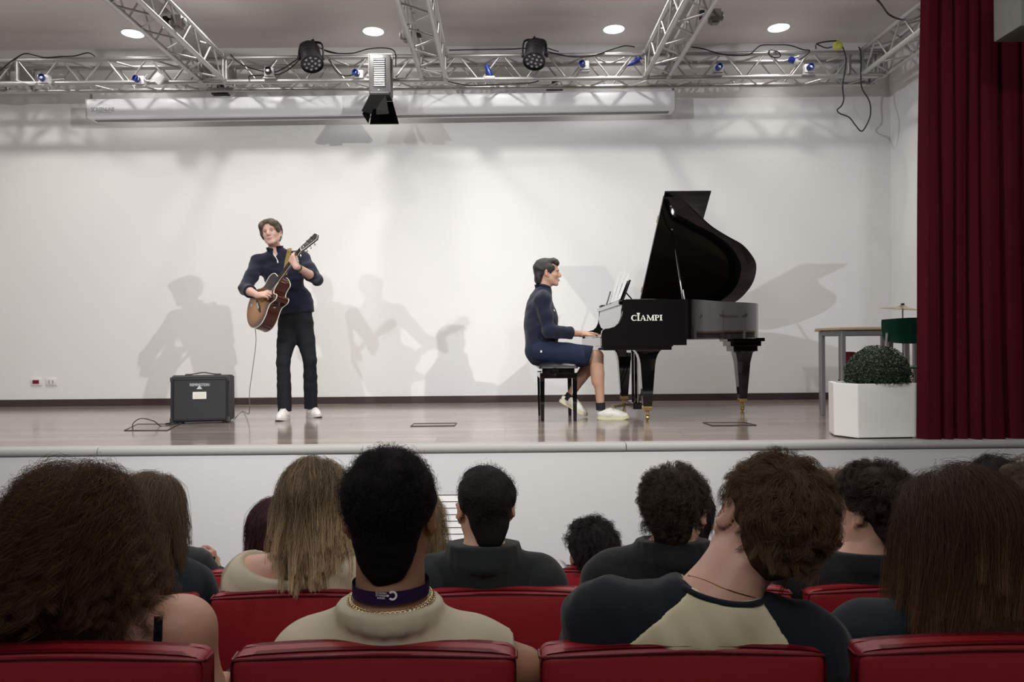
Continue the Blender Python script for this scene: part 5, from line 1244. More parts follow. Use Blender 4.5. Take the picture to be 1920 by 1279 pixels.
# ---------------------------------------------------------------- shoes
def sneaker(name_mat_upper, heel, toe, up, parent, base, sole_m, upper_m, L=.285, W=.098, lace_m=None, collar=.085, label=None, part='shoe'):
    heel, toe = Vector(heel), Vector(toe); f = (toe - heel).normalized(); u = Vector(up); u = (u - f*u.dot(f)).normalized(); r_ = f.cross(u)
    Ms = Matrix(((f.x, r_.x, u.x, heel.x - base[0]), (f.y, r_.y, u.y, heel.y - base[1]), (f.z, r_.z, u.z, heel.z - base[2]), (0, 0, 0, 1)))
    def Wp(x, y, z): v = Ms @ Vector((x, y, z)) + Vector(base); return np.array(v)
    pr = [cone_p(Wp(.045, 0, .045), Wp(.10, 0, .048), .036, .038, .02, 'u'), cone_p(Wp(.10, 0, .048), Wp(.19, 0, .036), .038, .038, .03, 'u'), cone_p(Wp(.19, .006, .034), Wp(.243, .004, .030), .038, .028, .02, 'u'), cone_p(Wp(.05, 0, .06), Wp(.075, 0, .085), .034, .034, .02, 'u'), cone_p(Wp(.10, 0, .082), Wp(.155, 0, .062), .020, .022, .03, 'u')]
    fl = field(pr, .004, cuts=[(Wp(.15, 0, .016), -np.array(u), .30), (Wp(.075, 0, collar), np.array(u) - .35*np.array(f), .07)])
    up_o = sdf_mesh(part, [fl], upper_m, parent, base)
    ol = smooth2([(.004, 0), (.010, -.026), (.04, -.036), (.10, -.036), (.17, -.046), (.22, -.046), (.265, -.026), (.282, 0), (.268, .030), (.22, .046), (.17, .044), (.10, .034), (.04, .036), (.010, .026), (.004, 0)], 3)[:-1]
    bm = BM(); prism(bm, ol, 0, .026, None, .004)
    for v in bm.verts: 
        if v.co.x > .2: v.co.z += (v.co.x - .2)**2*1.6
        v.co = Ms @ v.co
    so = obj('sole', bm, sole_m, up_o, 40)
    bm = BM()
    for k in range(5):
        x = .118 + k*.019; z = .101 - k*.0072; s = 1 if k % 2 else -1; tube(bm, smooth_path([Ms @ Vector((x, -.020, z - .010)), Ms @ Vector((x + s*.004, 0, z + .001)), Ms @ Vector((x, .020, z - .010))], 3), .0026, 5)
    for s in (-1, 1): tube(bm, smooth_path([Ms @ Vector((.128, 0, .094)), Ms @ Vector((.135, s*.020, .096)), Ms @ Vector((.150, s*.030, .078)), Ms @ Vector((.142, s*.018, .086))], 4), .0024, 5)
    obj('laces', bm, lace_m or upper_m, up_o, 60); return up_o
def collar_sheet(name, c, axis, r0, r1, h, a0, a1, m, parent, base, front, fold=.0, th=.004, tilt=0.0, n=24):
    """stand-up collar: a strip round the neck from angle a0 to a1 (0 = front), open at the front"""
    ax = Vector(axis).normalized(); fr = Vector(front); fr = (fr - ax*fr.dot(ax)).normalized(); sd = ax.cross(fr); bm = BM(); rows = []
    for i in range(n + 1):
        a_ = a0 + (a1 - a0)*i/n; d_ = fr*math.cos(a_) + sd*math.sin(a_); row = []
        for j in range(6):
            f = j/5; rr = r0 + (r1 - r0)*f; p = Vector(c) + d_*rr + ax*(h*f) - fr*tilt*0
            if fold: p = Vector(c) + d_*(rr + fold*math.sin(math.pi*f)) + ax*(h*math.sin(min(1, f*1.6)*math.pi/2) - (fold*1.2*max(0, f - .5)))
            row.append(bm.verts.new(p - Vector(base)))
        rows.append(row)
    for a_, b_ in zip(rows, rows[1:]):
        for j in range(5): bm.faces.new((a_[j], b_[j], b_[j+1], a_[j+1]))
    bmesh.ops.solidify(bm, geom=bm.faces[:], thickness=th); return obj(name, bm, m, parent, 60)

# ---------------------------------------------------------------- standing guitarist
M_skinA = skin_mat('skin_fair', (.56, .34, .27)); M_navy = mat('navy_knit', (.008, .010, .023), .85, noise=.12, nscale=12, bump=.3, bscale=500, sheen=.15, spec=.2)
M_trou = mat('charcoal_cotton', (.012, .013, .016), .8, noise=.15, nscale=9, bump=.25, bscale=450, spec=.2); M_shoew = mat('white_leather', (.74, .70, .67), .4, noise=.05, nscale=20); M_solew = mat('white_rubber', (.62, .58, .55), .6)
M_soled = mat('dark_rubber', (.03, .03, .03), .6)
JA = dict(pelvis=P(555, 594, 6.66), chest=P(531, 516, 6.64), neck=P(518, 477, 6.64), head=P(509, 438.5, 6.58), sh_l=P(566, 486, 6.64), sh_r=P(484, 494, 6.64),
          el_l=P(594, 524, 6.50), wr_l=P(566, 503, 6.11), el_r=P(459, 542, 6.42), wr_r=P(485, 553, 6.245), hip_l=P(568, 610, 6.66), hip_r=P(541, 612, 6.65),
          kn_l=P(581, 676, 6.62), kn_r=P(531, 680, 6.55), an_l=P(583, 760, 6.74), an_r=P(534, 766, 6.52), toe_l=P(592, 778, 6.60), toe_r=P(531, 784, 6.40))
base = Vector((JA['pelvis'].x, 6.6, 0)); gm = thing('person', 'young man standing in a navy quarter-zip jumper, singing and playing guitar', 'person', base)
bp_ = body_prims(JA, thick=.92); rotA = rotm(math.pi + .02, .10, .20); hd = head_prims(JA['head'], rotA, 1.0)
wl = GP(.715, .085, -.004); hl = hand_prims(wl, -gv*.8 + gn*.42 + gu*.18, -gn - gv*.5, -1, curls=(.75, .8, .85, .9), thumb=(.3, .5), thumb_out=.25, arm=lerp(JA['el_l'], wl, .75), s=.95)
JA['wr_l'] = wl; bp_ = body_prims(JA, thick=.92)
wr = P(484, 554, 6.18); JA['wr_r'] = wr; bp_ = body_prims(JA, thick=.92)
hr = hand_prims(wr, P(503, 550, 6.15) - wr, -gn + Vector((0, 0, -.35)), 1, curls=(.75, .8, .85, .9), thumb=(.3, .4), thumb_out=.6, arm=lerp(JA['el_r'], wr, .75), s=.95)
sdf_mesh('body', [field([p for p in bp_ if p[0] == 'cone' and p[6] != 'foot'] + hd, .0055), field(hl, .003), field(hr, .003)], M_skinA, gm, base)
face_parts(JA['head'], rotA, 1.0, gm, base, brow=(.06, .04, .03), iris=(.05, .045, .04))
zf = lambda py, d=6.62: P(550, py, d)
# jumper
slp = [p for p in bp_ if p[0] == 'cone' and p[6] in ('torso', 'uarm', 'neckbase')] + [cone_p(JA['el_'+q], lerp(JA['el_'+q], JA['wr_'+q], t_), .038, .040, .02, 'farm') for q, t_ in (('l', .42), ('r', .46))]
slp += [cone_p(JA['pelvis'] + Vector((0, 0, -.02)), JA['pelvis'] + Vector((0, 0, .12)), .150, .142, .03, 'torso', .76, (1, 0, 0)), ell_p(P(513, 472, 6.53), (.028, .075, .058), .012, 'torso', None, True)]
cutl = (lerp(JA['el_l'], JA['wr_l'], .38), np.array(JA['wr_l']) - np.array(JA['el_l']), .09); cutr = (lerp(JA['el_r'], JA['wr_r'], .42), np.array(JA['wr_r']) - np.array(JA['el_r']), .09)
hem = P(552, 588, 6.64); hemax = np.array((.10, 0, -1.0))
sw = field(slp, .0055, inflate=.014, cuts=[cutl, cutr, (hem, hemax, .32)], wrinkle=(.004, 30, 5), kmul=1.2)
jp = sdf_mesh('jumper', [sw], M_navy, gm, base)
for q, nm in (('l', .38), ('r', .42)):
    a_, b_ = JA['el_'+q], JA['wr_'+q]; c_ = Vector(lerp(a_, b_, nm - .03)); d_ = Vector(np.array(b_) - np.array(a_)).normalized(); u_, v_ = frame_from(d_)
    bm = BM(); tube(bm, [c_ + (u_*math.cos(t_) + v_*math.sin(t_))*.050 - base for t_ in [2*math.pi*i/20 for i in range(20)]], .008, 8, closed=True); obj('rolled_cuff', bm, M_navy, jp, 60)
ncen = Vector(lerp(JA['neck'], JA['head'], .12)); nax = Vector((-.12, -.10, 1))
collar_sheet('collar', ncen + Vector((0, -.002, -.01)), nax, .068, .075, .055, R(26), R(334), M_navy, jp, base, (0.02, -1, 0), th=.006)
bm = BM(); vA = ncen - base + Vector((.0, -.056, .02)); tri = [vA + Vector((-.03, .0, .02)), vA + Vector((.034, .0, .02)), vA + Vector((.026, -.052, -.125))]
# skin and white undershirt wedge in the open zip
vs = [bm.verts.new(p_) for p_ in tri]; bm.faces.new(vs); bmesh.ops.solidify(bm, geom=bm.faces[:], thickness=.006); 
bm.free()
zp = [P(513, 476, 6.50), P(517, 482, 6.495), P(520.5, 489, 6.49)]
bm = BM(); tube(bm, [p_ - base for p_ in zp], .0035, 6); tube(bm, [P(520.5, 489, 6.485) - base, P(521, 493, 6.482) - base], .006, 8, flat=.5); obj('zip', bm, mat('zip_white', (.75, .74, .75), .3, .3), jp)
# trousers
tcut = [(Vector((P(534, 765, 6.52).x, 6.52, .070)), np.array((0, 0, -1.0)), .14), (Vector((P(583, 756, 6.76).x, 6.76, .072)), np.array((0, 0, -1.0)), .14)]
tp = [p for p in body_prims(JA, thick=.90) if p[0] == 'cone' and p[6] in ('thigh', 'shin')] + [cone_p(lerp(JA['hip_l'], JA['hip_r'], .5) + np.array((0, 0, .075)), JA['pelvis'] + Vector((0, 0, .10)), .138, .132, .04, 'thigh', .72, (1, 0, 0))]
tp += [cone_p(lerp(JA['kn_'+q], JA['an_'+q], .5), JA['an_'+q] + Vector((0, 0, -.03)), .049, .050, .02, 'shin') for q in 'lr']
sdf_mesh('trousers', [field(tp, .0055, inflate=.010, groups=('thigh', 'shin'), cuts=tcut, wrinkle=(.0024, 40, 9))], M_trou, gm, base)
hR = Vector((P(539, 780, 6.60).x, 6.60, 0)); tR = Vector((P(523, 790, 6.33).x, 6.33, 0)); hL = Vector((P(578, 772, 6.84).x, 6.84, 0)); tL = Vector((P(603, 784, 6.58).x, 6.58, 0))
M_lace = mat('lace_pale', (.48, .45, .43), .7)
sneaker('', hR, tR, (0, 0, 1), gm, base, M_solew, M_shoew, lace_m=M_lace); sneaker('', hL, tL, (0, 0, 1), gm, base, M_solew, M_shoew, lace_m=M_lace)
# hair: curtain parting, swept to both sides
M_hA = hair_mat('hair_ash_brown', (.080, .058, .036)); M_hAs = mat('hair_ash_brown_base', (.070, .050, .032), .7, noise=.3, nscale=60, bump=.5, bscale=160)
hsA = [('e', (0, -.030, .045), (.083, .098, .086)), ('e', (0, .035, .098), (.066, .052, .030), .02), ('e', (.060, .045, .070), (.030, .050, .036), .02), ('e', (-.050, .064, .070), (.040, .036, .030), .018), ('e', (-.070, .030, .035), (.020, .048, .042), .02),
       ('e', (.074, .012, .030), (.020, .040, .050), .02), ('e', (.078, .0, .0), (.012, .026, .040), .02), ('e', (0, -.075, -.02), (.060, .035, .060), .03), ('e', (0.01, .100, .030), (.036, .030, .052), .010, True)]
hair(JA['head'], rotA, base, gm, M_hA, M_hAs, n_guides=260, n_child=14, length=.035, K=8, s=1.0, lift=.02, grav=.5, cling=1.05, whorl=(0, .02, .125), seed=3, r0=.0008, r1=.0005, spread=.007, shell=shell_prims(JA['head'], rotA, hsA, 1.0), shell_h=.0045, env=(.084, .102, .092), ec=(0, -.026, .040), flow=(0, -.4, -.6))
# strap over the shoulder, watch
M_strap = mat('strap_gold', (.38, .28, .08), .6, noise=.6, nscale=90); 
fr_ = [vsnap(jp, base, x_, y_, .006) + base for x_, y_ in ((534, 516), (536, 503), (538, 490), (541, 477))]
sp = smooth_path(fr_ + [P(543, 468, 6.585), P(543, 466, 6.66), P(541, 474, 6.75), P(530, 505, 6.80), P(508, 545, 6.80), P(487, 580, 6.66), GP(.0, -.0, -.045)], 6)
bm = BM(); rows = []
for i, p_ in enumerate(sp):
    d_ = (sp[min(i+1, len(sp)-1)] - sp[max(i-1, 0)]).normalized(); out_ = Vector((0, -1, .15)) if i < 18 else (Vector((0, 0, 1)) if i < 22 else Vector((0, 1, 0)))
    w_ = Vector((1, .12, .12)); w_ = (w_ - d_*w_.dot(d_)).normalized()*.019; rows.append([bm.verts.new(p_ + w_ - base), bm.verts.new(p_ - w_ - base)])
for a_, b_ in zip(rows, rows[1:]): bm.faces.new((a_[0], a_[1], b_[1], b_[0]))
bmesh.ops.solidify(bm, geom=bm.faces[:], thickness=.003)
so = obj('guitar_strap', bm, M_strap, smooth=60); so.location = base; tag(so, 'gold patterned guitar strap over the shoulder of the standing guitarist', 'strap')
wc = Vector(lerp(JA['el_l'], JA['wr_l'], .90)); wd = (Vector(JA['wr_l']) - Vector(JA['el_l'])).normalized(); u_, v_ = frame_from(wd)
wt = thing('wrist_watch', 'wristwatch with dark strap on the guitarist\'s fretting arm', 'watch', wc)
bm = BM(); rows = []
for i in range(24):
    a_ = 2*math.pi*i/24; d_ = u_*math.cos(a_) + v_*math.sin(a_); rows.append([bm.verts.new(d_*.0305 - wd*.009), bm.verts.new(d_*.0305 + wd*.009)])
for i in range(24): a_, b_ = rows[i], rows[(i+1) % 24]; bm.faces.new((a_[0], a_[1], b_[1], b_[0]))
bmesh.ops.solidify(bm, geom=bm.faces[:], thickness=.003); obj('strap', bm, mat('watch_strap', (.05, .045, .035), .5), wt, 60)
fdir_ = Vector((-.5, -.8, .3)); fdir_ = (fdir_ - wd*fdir_.dot(wd)).normalized()
bm = BM(); lathe(bm, [(.014, 0), (.016, .002), (.016, .007), (.013, .009)], 20, Matrix.Translation(fdir_*.030) @ fdir_.to_track_quat('Z', 'Y').to_matrix().to_4x4()); obj('watch_case', bm, M_chr, wt, 40)
# instrument cable from the guitar to the amplifier
e0 = GP(.01, .02, -.05)
gj = [e0, P(480, 640, 6.35), P(474, 690, 6.38), P(468, 735, 6.38)]
q0 = Vector((*G(455, 772), .005)); q1 = Vector((*G(440, 785), .005))
stage_cable(gj + [Vector((P(463, 760, 6.4).x, 6.45, .06)), q0, q1, Vector((amp_x + .20, 6.50, .01))], 'thin grey instrument cable hanging from the guitar to the amplifier', .0028, mat('cable_grey', (.10, .09, .085), .5))
# ---------------------------------------------------------------- seated pianist
M_skinB = skin_mat('skin_olive', (.50, .29, .20)); M_navyB = mat('navy_sweat', (.008, .011, .028), .8, noise=.1, nscale=10, bump=.25, bscale=450, sheen=.15, spec=.2)
M_short = mat('navy_shorts', (.012, .018, .042), .75, noise=.12, nscale=10, bump=.25, bscale=500, spec=.2); M_solec = mat('cream_rubber', (.62, .58, .38), .5); M_shoec = mat('cream_leather', (.70, .68, .60), .4, noise=.06, nscale=18); M_sock = mat('black_sock', (.01, .01, .011), .9)
dN, dF = 6.28, 6.50      # near and far side of the body
JB = dict(pelvis=P(1012, 655, 6.39), chest=P(1014, 588, 6.39), neck=P(1018, 546, 6.39), head=P(1027, 512, 6.39), sh_r=P(1017, 564, 6.215), sh_l=P(1017, 564, 6.565),
          el_r=P(1030, 622, 6.17), wr_r=P(1091, 626, 6.36), el_l=P(1034, 622, 6.62), wr_l=P(1094, 626, 6.66), hip_r=P(1018, 662, 6.30), hip_l=P(1018, 662, 6.48),
          kn_r=P(1120, 668, 6.25), kn_l=P(1116, 672, 6.52), an_r=P(1126, 761, 6.27), an_l=P(1066, 745, 6.50), toe_r=P(1165, 782, 6.25), toe_l=P(1090, 775, 6.5))
baseB = Vector((JB['pelvis'].x, 6.39, 0)); pm = thing('person', 'young man in navy top and shorts sitting at the piano, hands on the keys', 'person', baseB)
bB = body_prims(JB, side=(0, 1, 0), thick=.90); rotB = rotm(-math.pi/2 - .04, .02, 0); bB += [cone_p(lerp(JB['kn_'+q], JB['an_'+q], .12) + np.array((-.018, 0, 0)), lerp(JB['kn_'+q], JB['an_'+q], .50) + np.array((-.020, 0, 0)), .050, .044, .03, 'shin') for q in 'lr']
hB = head_prims(JB['head'], rotB, 1.0)
hp = []
for q, sd in (('r', -1), ('l', 1)):
    w_ = Vector(JB['wr_'+q]); hp.append(hand_prims(w_, (1, .05 if q == 'r' else -.02, .06), (0, 0, -1), sd if False else (1 if q == 'l' else -1), curls=(.28, .30, .32, .34), thumb=(.1, .2), thumb_out=.7, arm=lerp(JB['el_'+q], w_, .78), s=.95, spread=.14))
sdf_mesh('body', [field([p for p in bB if p[0] == 'cone' and p[6] != 'foot'] + hB, .0055), field(hp[0], .003), field(hp[1], .003)], M_skinB, pm, baseB)
face_parts(JB['head'], rotB, 1.0, pm, baseB, iris=(.04, .03, .02), brow=(.02, .012, .01))
slv = [p for p in bB if p[0] == 'cone' and p[6] in ('torso', 'uarm', 'neckbase')] + [cone_p(JB['el_'+q], lerp(JB['el_'+q], JB['wr_'+q], .68), .044, .042, .02, 'farm') for q in 'lr']
slv += [cone_p(JB['pelvis'] + Vector((-.0, 0, .03)), JB['chest'] + Vector((-.012, 0, -.10)), .145, .145, .05, 'torso', .76, (0, 1, 0)), cone_p(JB['chest'] + Vector((-.012, 0, -.1)), JB['chest'] + Vector((-.015, 0, .03)), .145, .13, .05, 'torso', .74, (0, 1, 0))]
slv += [cone_p(JB['pelvis'] + Vector((.06, 0, .07)), JB['chest'] + Vector((.045, 0, -.05)), .085, .085, .05, 'torso')]
cu_ = [(lerp(JB['el_'+q], JB['wr_'+q], .66), np.array(JB['wr_'+q]) - np.array(JB['el_'+q]), .09) for q in 'lr'] + [(P(1010, 652, 6.39), np.array((.14, 0, -1.0)), .30)]
tpB = sdf_mesh('sweatshirt', [field(slv, .0055, inflate=.012, cuts=cu_, wrinkle=(.005, 28, 2), kmul=1.2)], M_navyB, pm, baseB)
nc = Vector(lerp(JB['neck'], JB['head'], .12)); collar_sheet('polo_collar', nc + Vector((-.01, 0, -.008)), (.22, 0, 1), .064, .072, .032, R(20), R(340), M_navyB, tpB, baseB, (1, 0, 0), fold=.008, th=.004)
lg, ln = snap(tpB, P(1044, 580, 6.30) - baseB, .001); bm = BM(); lathe(bm, [(.010, 0), (.009, .002)], 10, Matrix.Translation(lg) @ ln.to_track_quat('Z', 'Y').to_matrix().to_4x4()); obj('chest_emblem', bm, mat('emblem_white', (.7, .7, .72), .5), tpB)
# shorts
sp_ = [cone_p(JB['hip_'+q] + Vector((-.02, 0, .02)), lerp(JB['hip_'+q], JB['kn_'+q], .45), .098, .090, .04, 'thigh') for q in 'lr'] + [cone_p(lerp(JB['hip_'+q], JB['kn_'+q], .45), lerp(JB['hip_'+q], JB['kn_'+q], .95), .088, .080, .03, 'thigh') for q in 'lr']
sp_ += [cone_p(JB['pelvis'] + Vector((0, 0, -.0)), JB['pelvis'] + Vector((-.0, 0, .07)), .145, .138, .04, 'thigh', .85, (0, 1, 0))]
cs = [(lerp(JB['hip_'+q], JB['kn_'+q], .88), np.array(JB['kn_'+q]) - np.array(JB['hip_'+q]) + np.array((0, 0, -.10)), .16) for q in 'lr'] + [(JB['pelvis'] + Vector((0, 0, -.158 + .02)), np.array((0, 0, -1.0)), .0001)]
st = sdf_mesh('shorts', [field(sp_, .0055, inflate=.006, cuts=cs, wrinkle=(.004, 26, 7))], M_short, pm, baseB)
em, _n = snap(st, P(1015, 660, 6.165) - baseB, .002); bm = BM(); box(bm, em.x-.007, em.x+.007, em.y-.004, em.y+.004, em.z-.009, em.z+.009, .001); obj('pocket_tab', bm, mat('emblem_white', (.7, .7, .72), .5), st)
# socks and shoes
for q, heel, toe, up_ in (('r', Vector((*G(1118, 787), 0)), None, (0, 0, 1)), ('l', None, None, None)):
    if q == 'r': hpt = Vector((P(1117, 700, 6.25).x, 6.25, 0)); tpt = hpt + Vector((1, -.03, .0)); uu = (0, 0, 1)
    else: hpt = P(1047, 752, 6.52); tpt = P(1094, 784, 6.48); tpt.z = max(tpt.z, .012); uu = (.55, -.10, .8)
    d_ = (tpt - hpt).normalized()
    so_ = sneaker('', hpt, hpt + d_*.28, uu, pm, baseB, M_solec, M_shoec, lace_m=mat('lace_grey', (.45, .40, .40), .7))
    bm = BM(); a_ = Vector(JB['an_'+q]); tube(bm, [lerp(JB['kn_'+q], a_, .93) - np.array(baseB), Vector(lerp(JB['kn_'+q], a_, 1.08)) - baseB], .040 if q == 'r' else .038, 16); obj('sock', bm, M_sock, pm, 60)
M_hB = hair_mat('hair_near_black', (.016, .012, .010)); M_hBs = mat('hair_near_black_base', (.014, .011, .009), .55, noise=.3, nscale=60, bump=.5, bscale=160)
hsB = [('e', (0, -.034, .042), (.082, .093, .088)), ('e', (0, -.078, -.040), (.060, .040, .072), .03), ('e', (0, .045, .094), (.062, .050, .034), .02), ('e', (0, .078, .082), (.052, .026, .024), .02), ('e', (.066, .022, .035), (.020, .040, .035), .02), ('e', (-.066, .022, .035), (.020, .040, .035), .02), ('e', (.070, .024, .010), (.008, .012, .026), .01), ('e', (-.070, .024, .010), (.008, .012, .026), .01)]
hair(JB['head'], rotB, baseB, pm, M_hB, M_hBs, n_guides=0, n_child=14, length=.04, K=7, lift=.05, grav=.4, cling=1.10, whorl=(0, -.06, .11), seed=8, r0=.0009, r1=.0004, spread=.008, shell=shell_prims(JB['head'], rotB, hsB), shell_h=.0045, env=(.088, .104, .094), ec=(0, -.020, .036))
# ---------------------------------------------------------------- audience
SKIN = dict(tan=skin_mat('skin_tan', (.34, .175, .105)), fair=skin_mat('skin_fair_warm', (.50, .28, .20)), pink=skin_mat('skin_pink', (.52, .29, .22)), dark=skin_mat('skin_warm_brown', (.28, .14, .085)))
def cloth(name, col, **k): return mat(name, col, .88, noise=.10, nscale=9, bump=.10, bscale=900, sheen=.12, spec=.2, **k)
M_white_tee = cloth('stone_cotton', (.50, .445, .33)); M_jkt = cloth('dark_green_jacket', (.010, .013, .013)); M_blk = cloth('black_cotton', (.008, .009, .011)); M_nvt = cloth('navy_cotton', (.010, .015, .020)); M_crm = cloth('cream_knit', (.50, .44, .33)); M_rag = cloth('cream_jersey', (.60, .54, .38)); M_rnv = cloth('navy_jersey', (.008, .011, .017)); M_jean = cloth('dark_denim', (.015, .02, .035))
def ring(center, ax, rx, ry, n, a0=0, a1=2*math.pi):
    ax = Vector(ax).normalized(); s_ = Vector((1, 0, 0)); s_ = (s_ - ax*s_.dot(ax)).normalized(); f_ = ax.cross(s_); return [center + s_*rx*math.sin(a0 + (a1 - a0)*i/n) - f_*ry*math.cos(a0 + (a1 - a0)*i/n) for i in range(n)]
def ring_prims(center, ax, rx, ry, h, r=.006, n=18, k=.006, gap=0.0):
    out = []; axn = Vector(ax).normalized()
    for j in range(3):
        q = ring(center + axn*(h*j/2), ax, rx - .003*j, ry - .003*j, n, gap, 2*math.pi - gap)
        out += [cone_p(q[i], q[(i+1) % n], r, r, k, 'torso') for i in range(n if gap == 0 else n - 1)]
    return out
def sitter(label, cx, cy, d, seat_d, skin='fair', yaw=0.0, pitch=0.0, roll=0.0, hs=1.0, shw=.185, neck=None, chest_dx=0.0, sh_drop=.100, fem=False, top=None, thick=1.0, shirt=True, neck_off=(0, -.035, -.195), lean=0.0, sh_y=0.0, h=.007, wr=.006, sleeves=.55, arms=None, top_name='tshirt', top_inf=.010, gaze=None, tilt_sh=0.0, nb=True, top_cuts=(), eyes=True, neg=(), neck_k=1.0, extra=()):
    """one seated person seen from behind; head centre at pixel (cx, cy), distance d"""
    H = P(cx, cy, d); rot = rotm(yaw, pitch, roll)
    N = Vector(H) + Vector(neck_off) if neck is None else P(*neck)
    zseat = {S1: -.80 + .43, S2: -.96 + .43, S3: -1.12 + .43}[seat_d]
    pel = Vector((N.x + chest_dx, seat_d + .24, zseat + .10)); che = lerp(N, pel, .36) + np.array((0, .01, 0)); base = Vector((pel.x, pel.y, zseat - .43))
    J = dict(pelvis=pel, chest=che, neck=N, head=H)
    for q, s in (('l', 1), ('r', -1)):
        J['sh_'+q] = Vector((N.x + s*shw, N.y + .02 + sh_y, N.z - sh_drop - s*tilt_sh)); el = Vector(J['sh_'+q]) + Vector((s*.045, .03, -.26)); J['el_'+q] = el
        J['wr_'+q] = el + Vector((-s*.08, .22, .02)); J['hip_'+q] = pel + Vector((s*.09, .02, -.02)); J['kn_'+q] = J['hip_'+q] + Vector((s*.05, .38, .03)); J['an_'+q] = Vector((J['kn_'+q].x, J['kn_'+q].y + .02, base.z + .09)); J['toe_'+q] = J['an_'+q] + Vector((0, .14, -.06))
        if J['kn_'+q].y + .08 > YS: pass
    if arms: J.update(arms(J))
    t = thing('person', label, 'person', base); bp = [p for p in body_prims(J, fem=fem, thick=thick) if p[0] == 'cone']; bp = [p if p[6] != 'neck' else p[:3] + (p[3]*neck_k, p[4]*neck_k) + p[5:] for p in bp]
    hd = head_prims(H, rot, hs)
    hands = []
    for q, s in (('l', 1), ('r', -1)):
        w_ = Vector(J['wr_'+q]); fd = w_ - Vector(J['el_'+q]); hands.append(hand_prims(w_, J.get('hd_'+q, fd), J.get('pn_'+q, (0, 0, -1)), s if ('sd_'+q) not in J else J['sd_'+q], curls=J.get('cu_'+q, (.4, .45, .5, .55)), arm=lerp(J['el_'+q], w_, .8), s=.9 if fem else .97))
    low = [p for p in bp if p[6] in ('thigh', 'shin', 'foot')]; upp = [p for p in bp if p[6] not in ('thigh', 'shin', 'foot')]
    body = sdf_mesh('body', [field(upp + low, .010), field([p for p in upp if p[6] in ('neck', 'neckbase')] + [p for p in hd], .0045 if seat_d == S1 else .006)] + [field(x, .0045) for x in hands], SKIN[skin], t, base)
    if eyes: face_parts(H, rot, hs, t, base)
    # trousers and shoes
    sdf_mesh('trousers', [field(low + [cone_p(J['pelvis'] + Vector((0, 0, -.03)), J['pelvis'] + Vector((0, 0, .06)), .14, .135, .04, 'thigh', .75, (1, 0, 0))], .012, inflate=.010, groups=('thigh', 'shin'))], M_jean, t, base)
    for q in 'lr':
        a_ = J['an_'+q]; sdf_mesh('shoe', [field([cone_p(a_ + Vector((0, -.02, -.045)), a_ + Vector((0, .08, -.05)), .040, .040, .02), cone_p(a_ + Vector((0, .08, -.05)), a_ + Vector((0, .17, -.058)), .040, .030, .02)], .009)], M_shoew, t, base)
    ts = None; shp = None
    if shirt:
        gr = ('torso', 'uarm', 'neckbase') if nb else ('torso', 'uarm')
        sp = [p for p in bp if p[6] in (('torso', 'neckbase') if nb else ('torso',))]
        ct = list(top_cuts)
        for q in 'lr':
            if sleeves <= 1: sp.append(cone_p(J['sh_'+q], lerp(J['sh_'+q], J['el_'+q], sleeves), .062*thick, .056*thick, .03, 'uarm')); ct.append((lerp(J['sh_'+q], J['el_'+q], sleeves - .03), np.array(J['el_'+q]) - np.array(J['sh_'+q]), .085))
            else:
                sp += [cone_p(J['sh_'+q], J['el_'+q], .062*thick, .052*thick, .03, 'uarm'), cone_p(J['el_'+q], lerp(J['el_'+q], J['wr_'+q], sleeves - 1), .050*thick, .038, .02, 'uarm')]; ct.append((lerp(J['el_'+q], J['wr_'+q], sleeves - 1), np.array(J['wr_'+q]) - np.array(J['el_'+q]), .07))
        shp = sp
        ts = sdf_mesh(top_name, [field(sp + list(neg) + list(extra), h, inflate=top_inf, cuts=ct, wrinkle=(wr, 22, int(cx) % 97), kmul=1.2)], top, t, base)
    return dict(t=t, H=np.array(H), rot=rot, base=base, J=J, bp=bp, top=ts, body=body, hs=hs, N=Vector(N), sp=shp)
def nape(d):  # short hair with a nape that ends on the neck
    return (d[:, 2] > -.72 + .25*np.abs(d[:, 0])) & ~((d[:, 1] > .30) & (d[:, 2] < .40)) & ~((np.abs(d[:, 0]) > .62) & (d[:, 2] < .08) & (d[:, 1] > -.42))
SHORT = [('e', (0, -.022, .040), (.082, .098, .086)), ('e', (0, -.064, -.030), (.058, .042, .058), .025), ('e', (0, -.072, -.075), (.040, .022, .035), .02), ('e', (.064, -.020, .038), (.018, .050, .036), .02), ('e', (-.064, -.020, .038), (.018, .050, .036), .02), ('e', (0, .062, .082), (.055, .045, .030), .02)]
def scaled(lst, k): return [(a[0], a[1], tuple(np.array(a[2])*k)) + tuple(a[3:]) for a in lst]
HM = {}
def hm(name, col, tip=None, base=None, var=.35): return hair_mat('hair_'+name, col, tip, var=var), mat('hair_'+name+'_base', base or tuple(c*.7 for c in col), .75, spec=.15, noise=.3, nscale=50, bump=.5, bscale=150)

def collared(c_, ax, rx, ry, h, r, rad=.13):
    return dict(extra=ring_prims(c_, ax, rx, ry, h, r=r), top_cuts=[(c_ + Vector(ax).normalized()*(h + r*.8), np.array(ax, float), rad)])
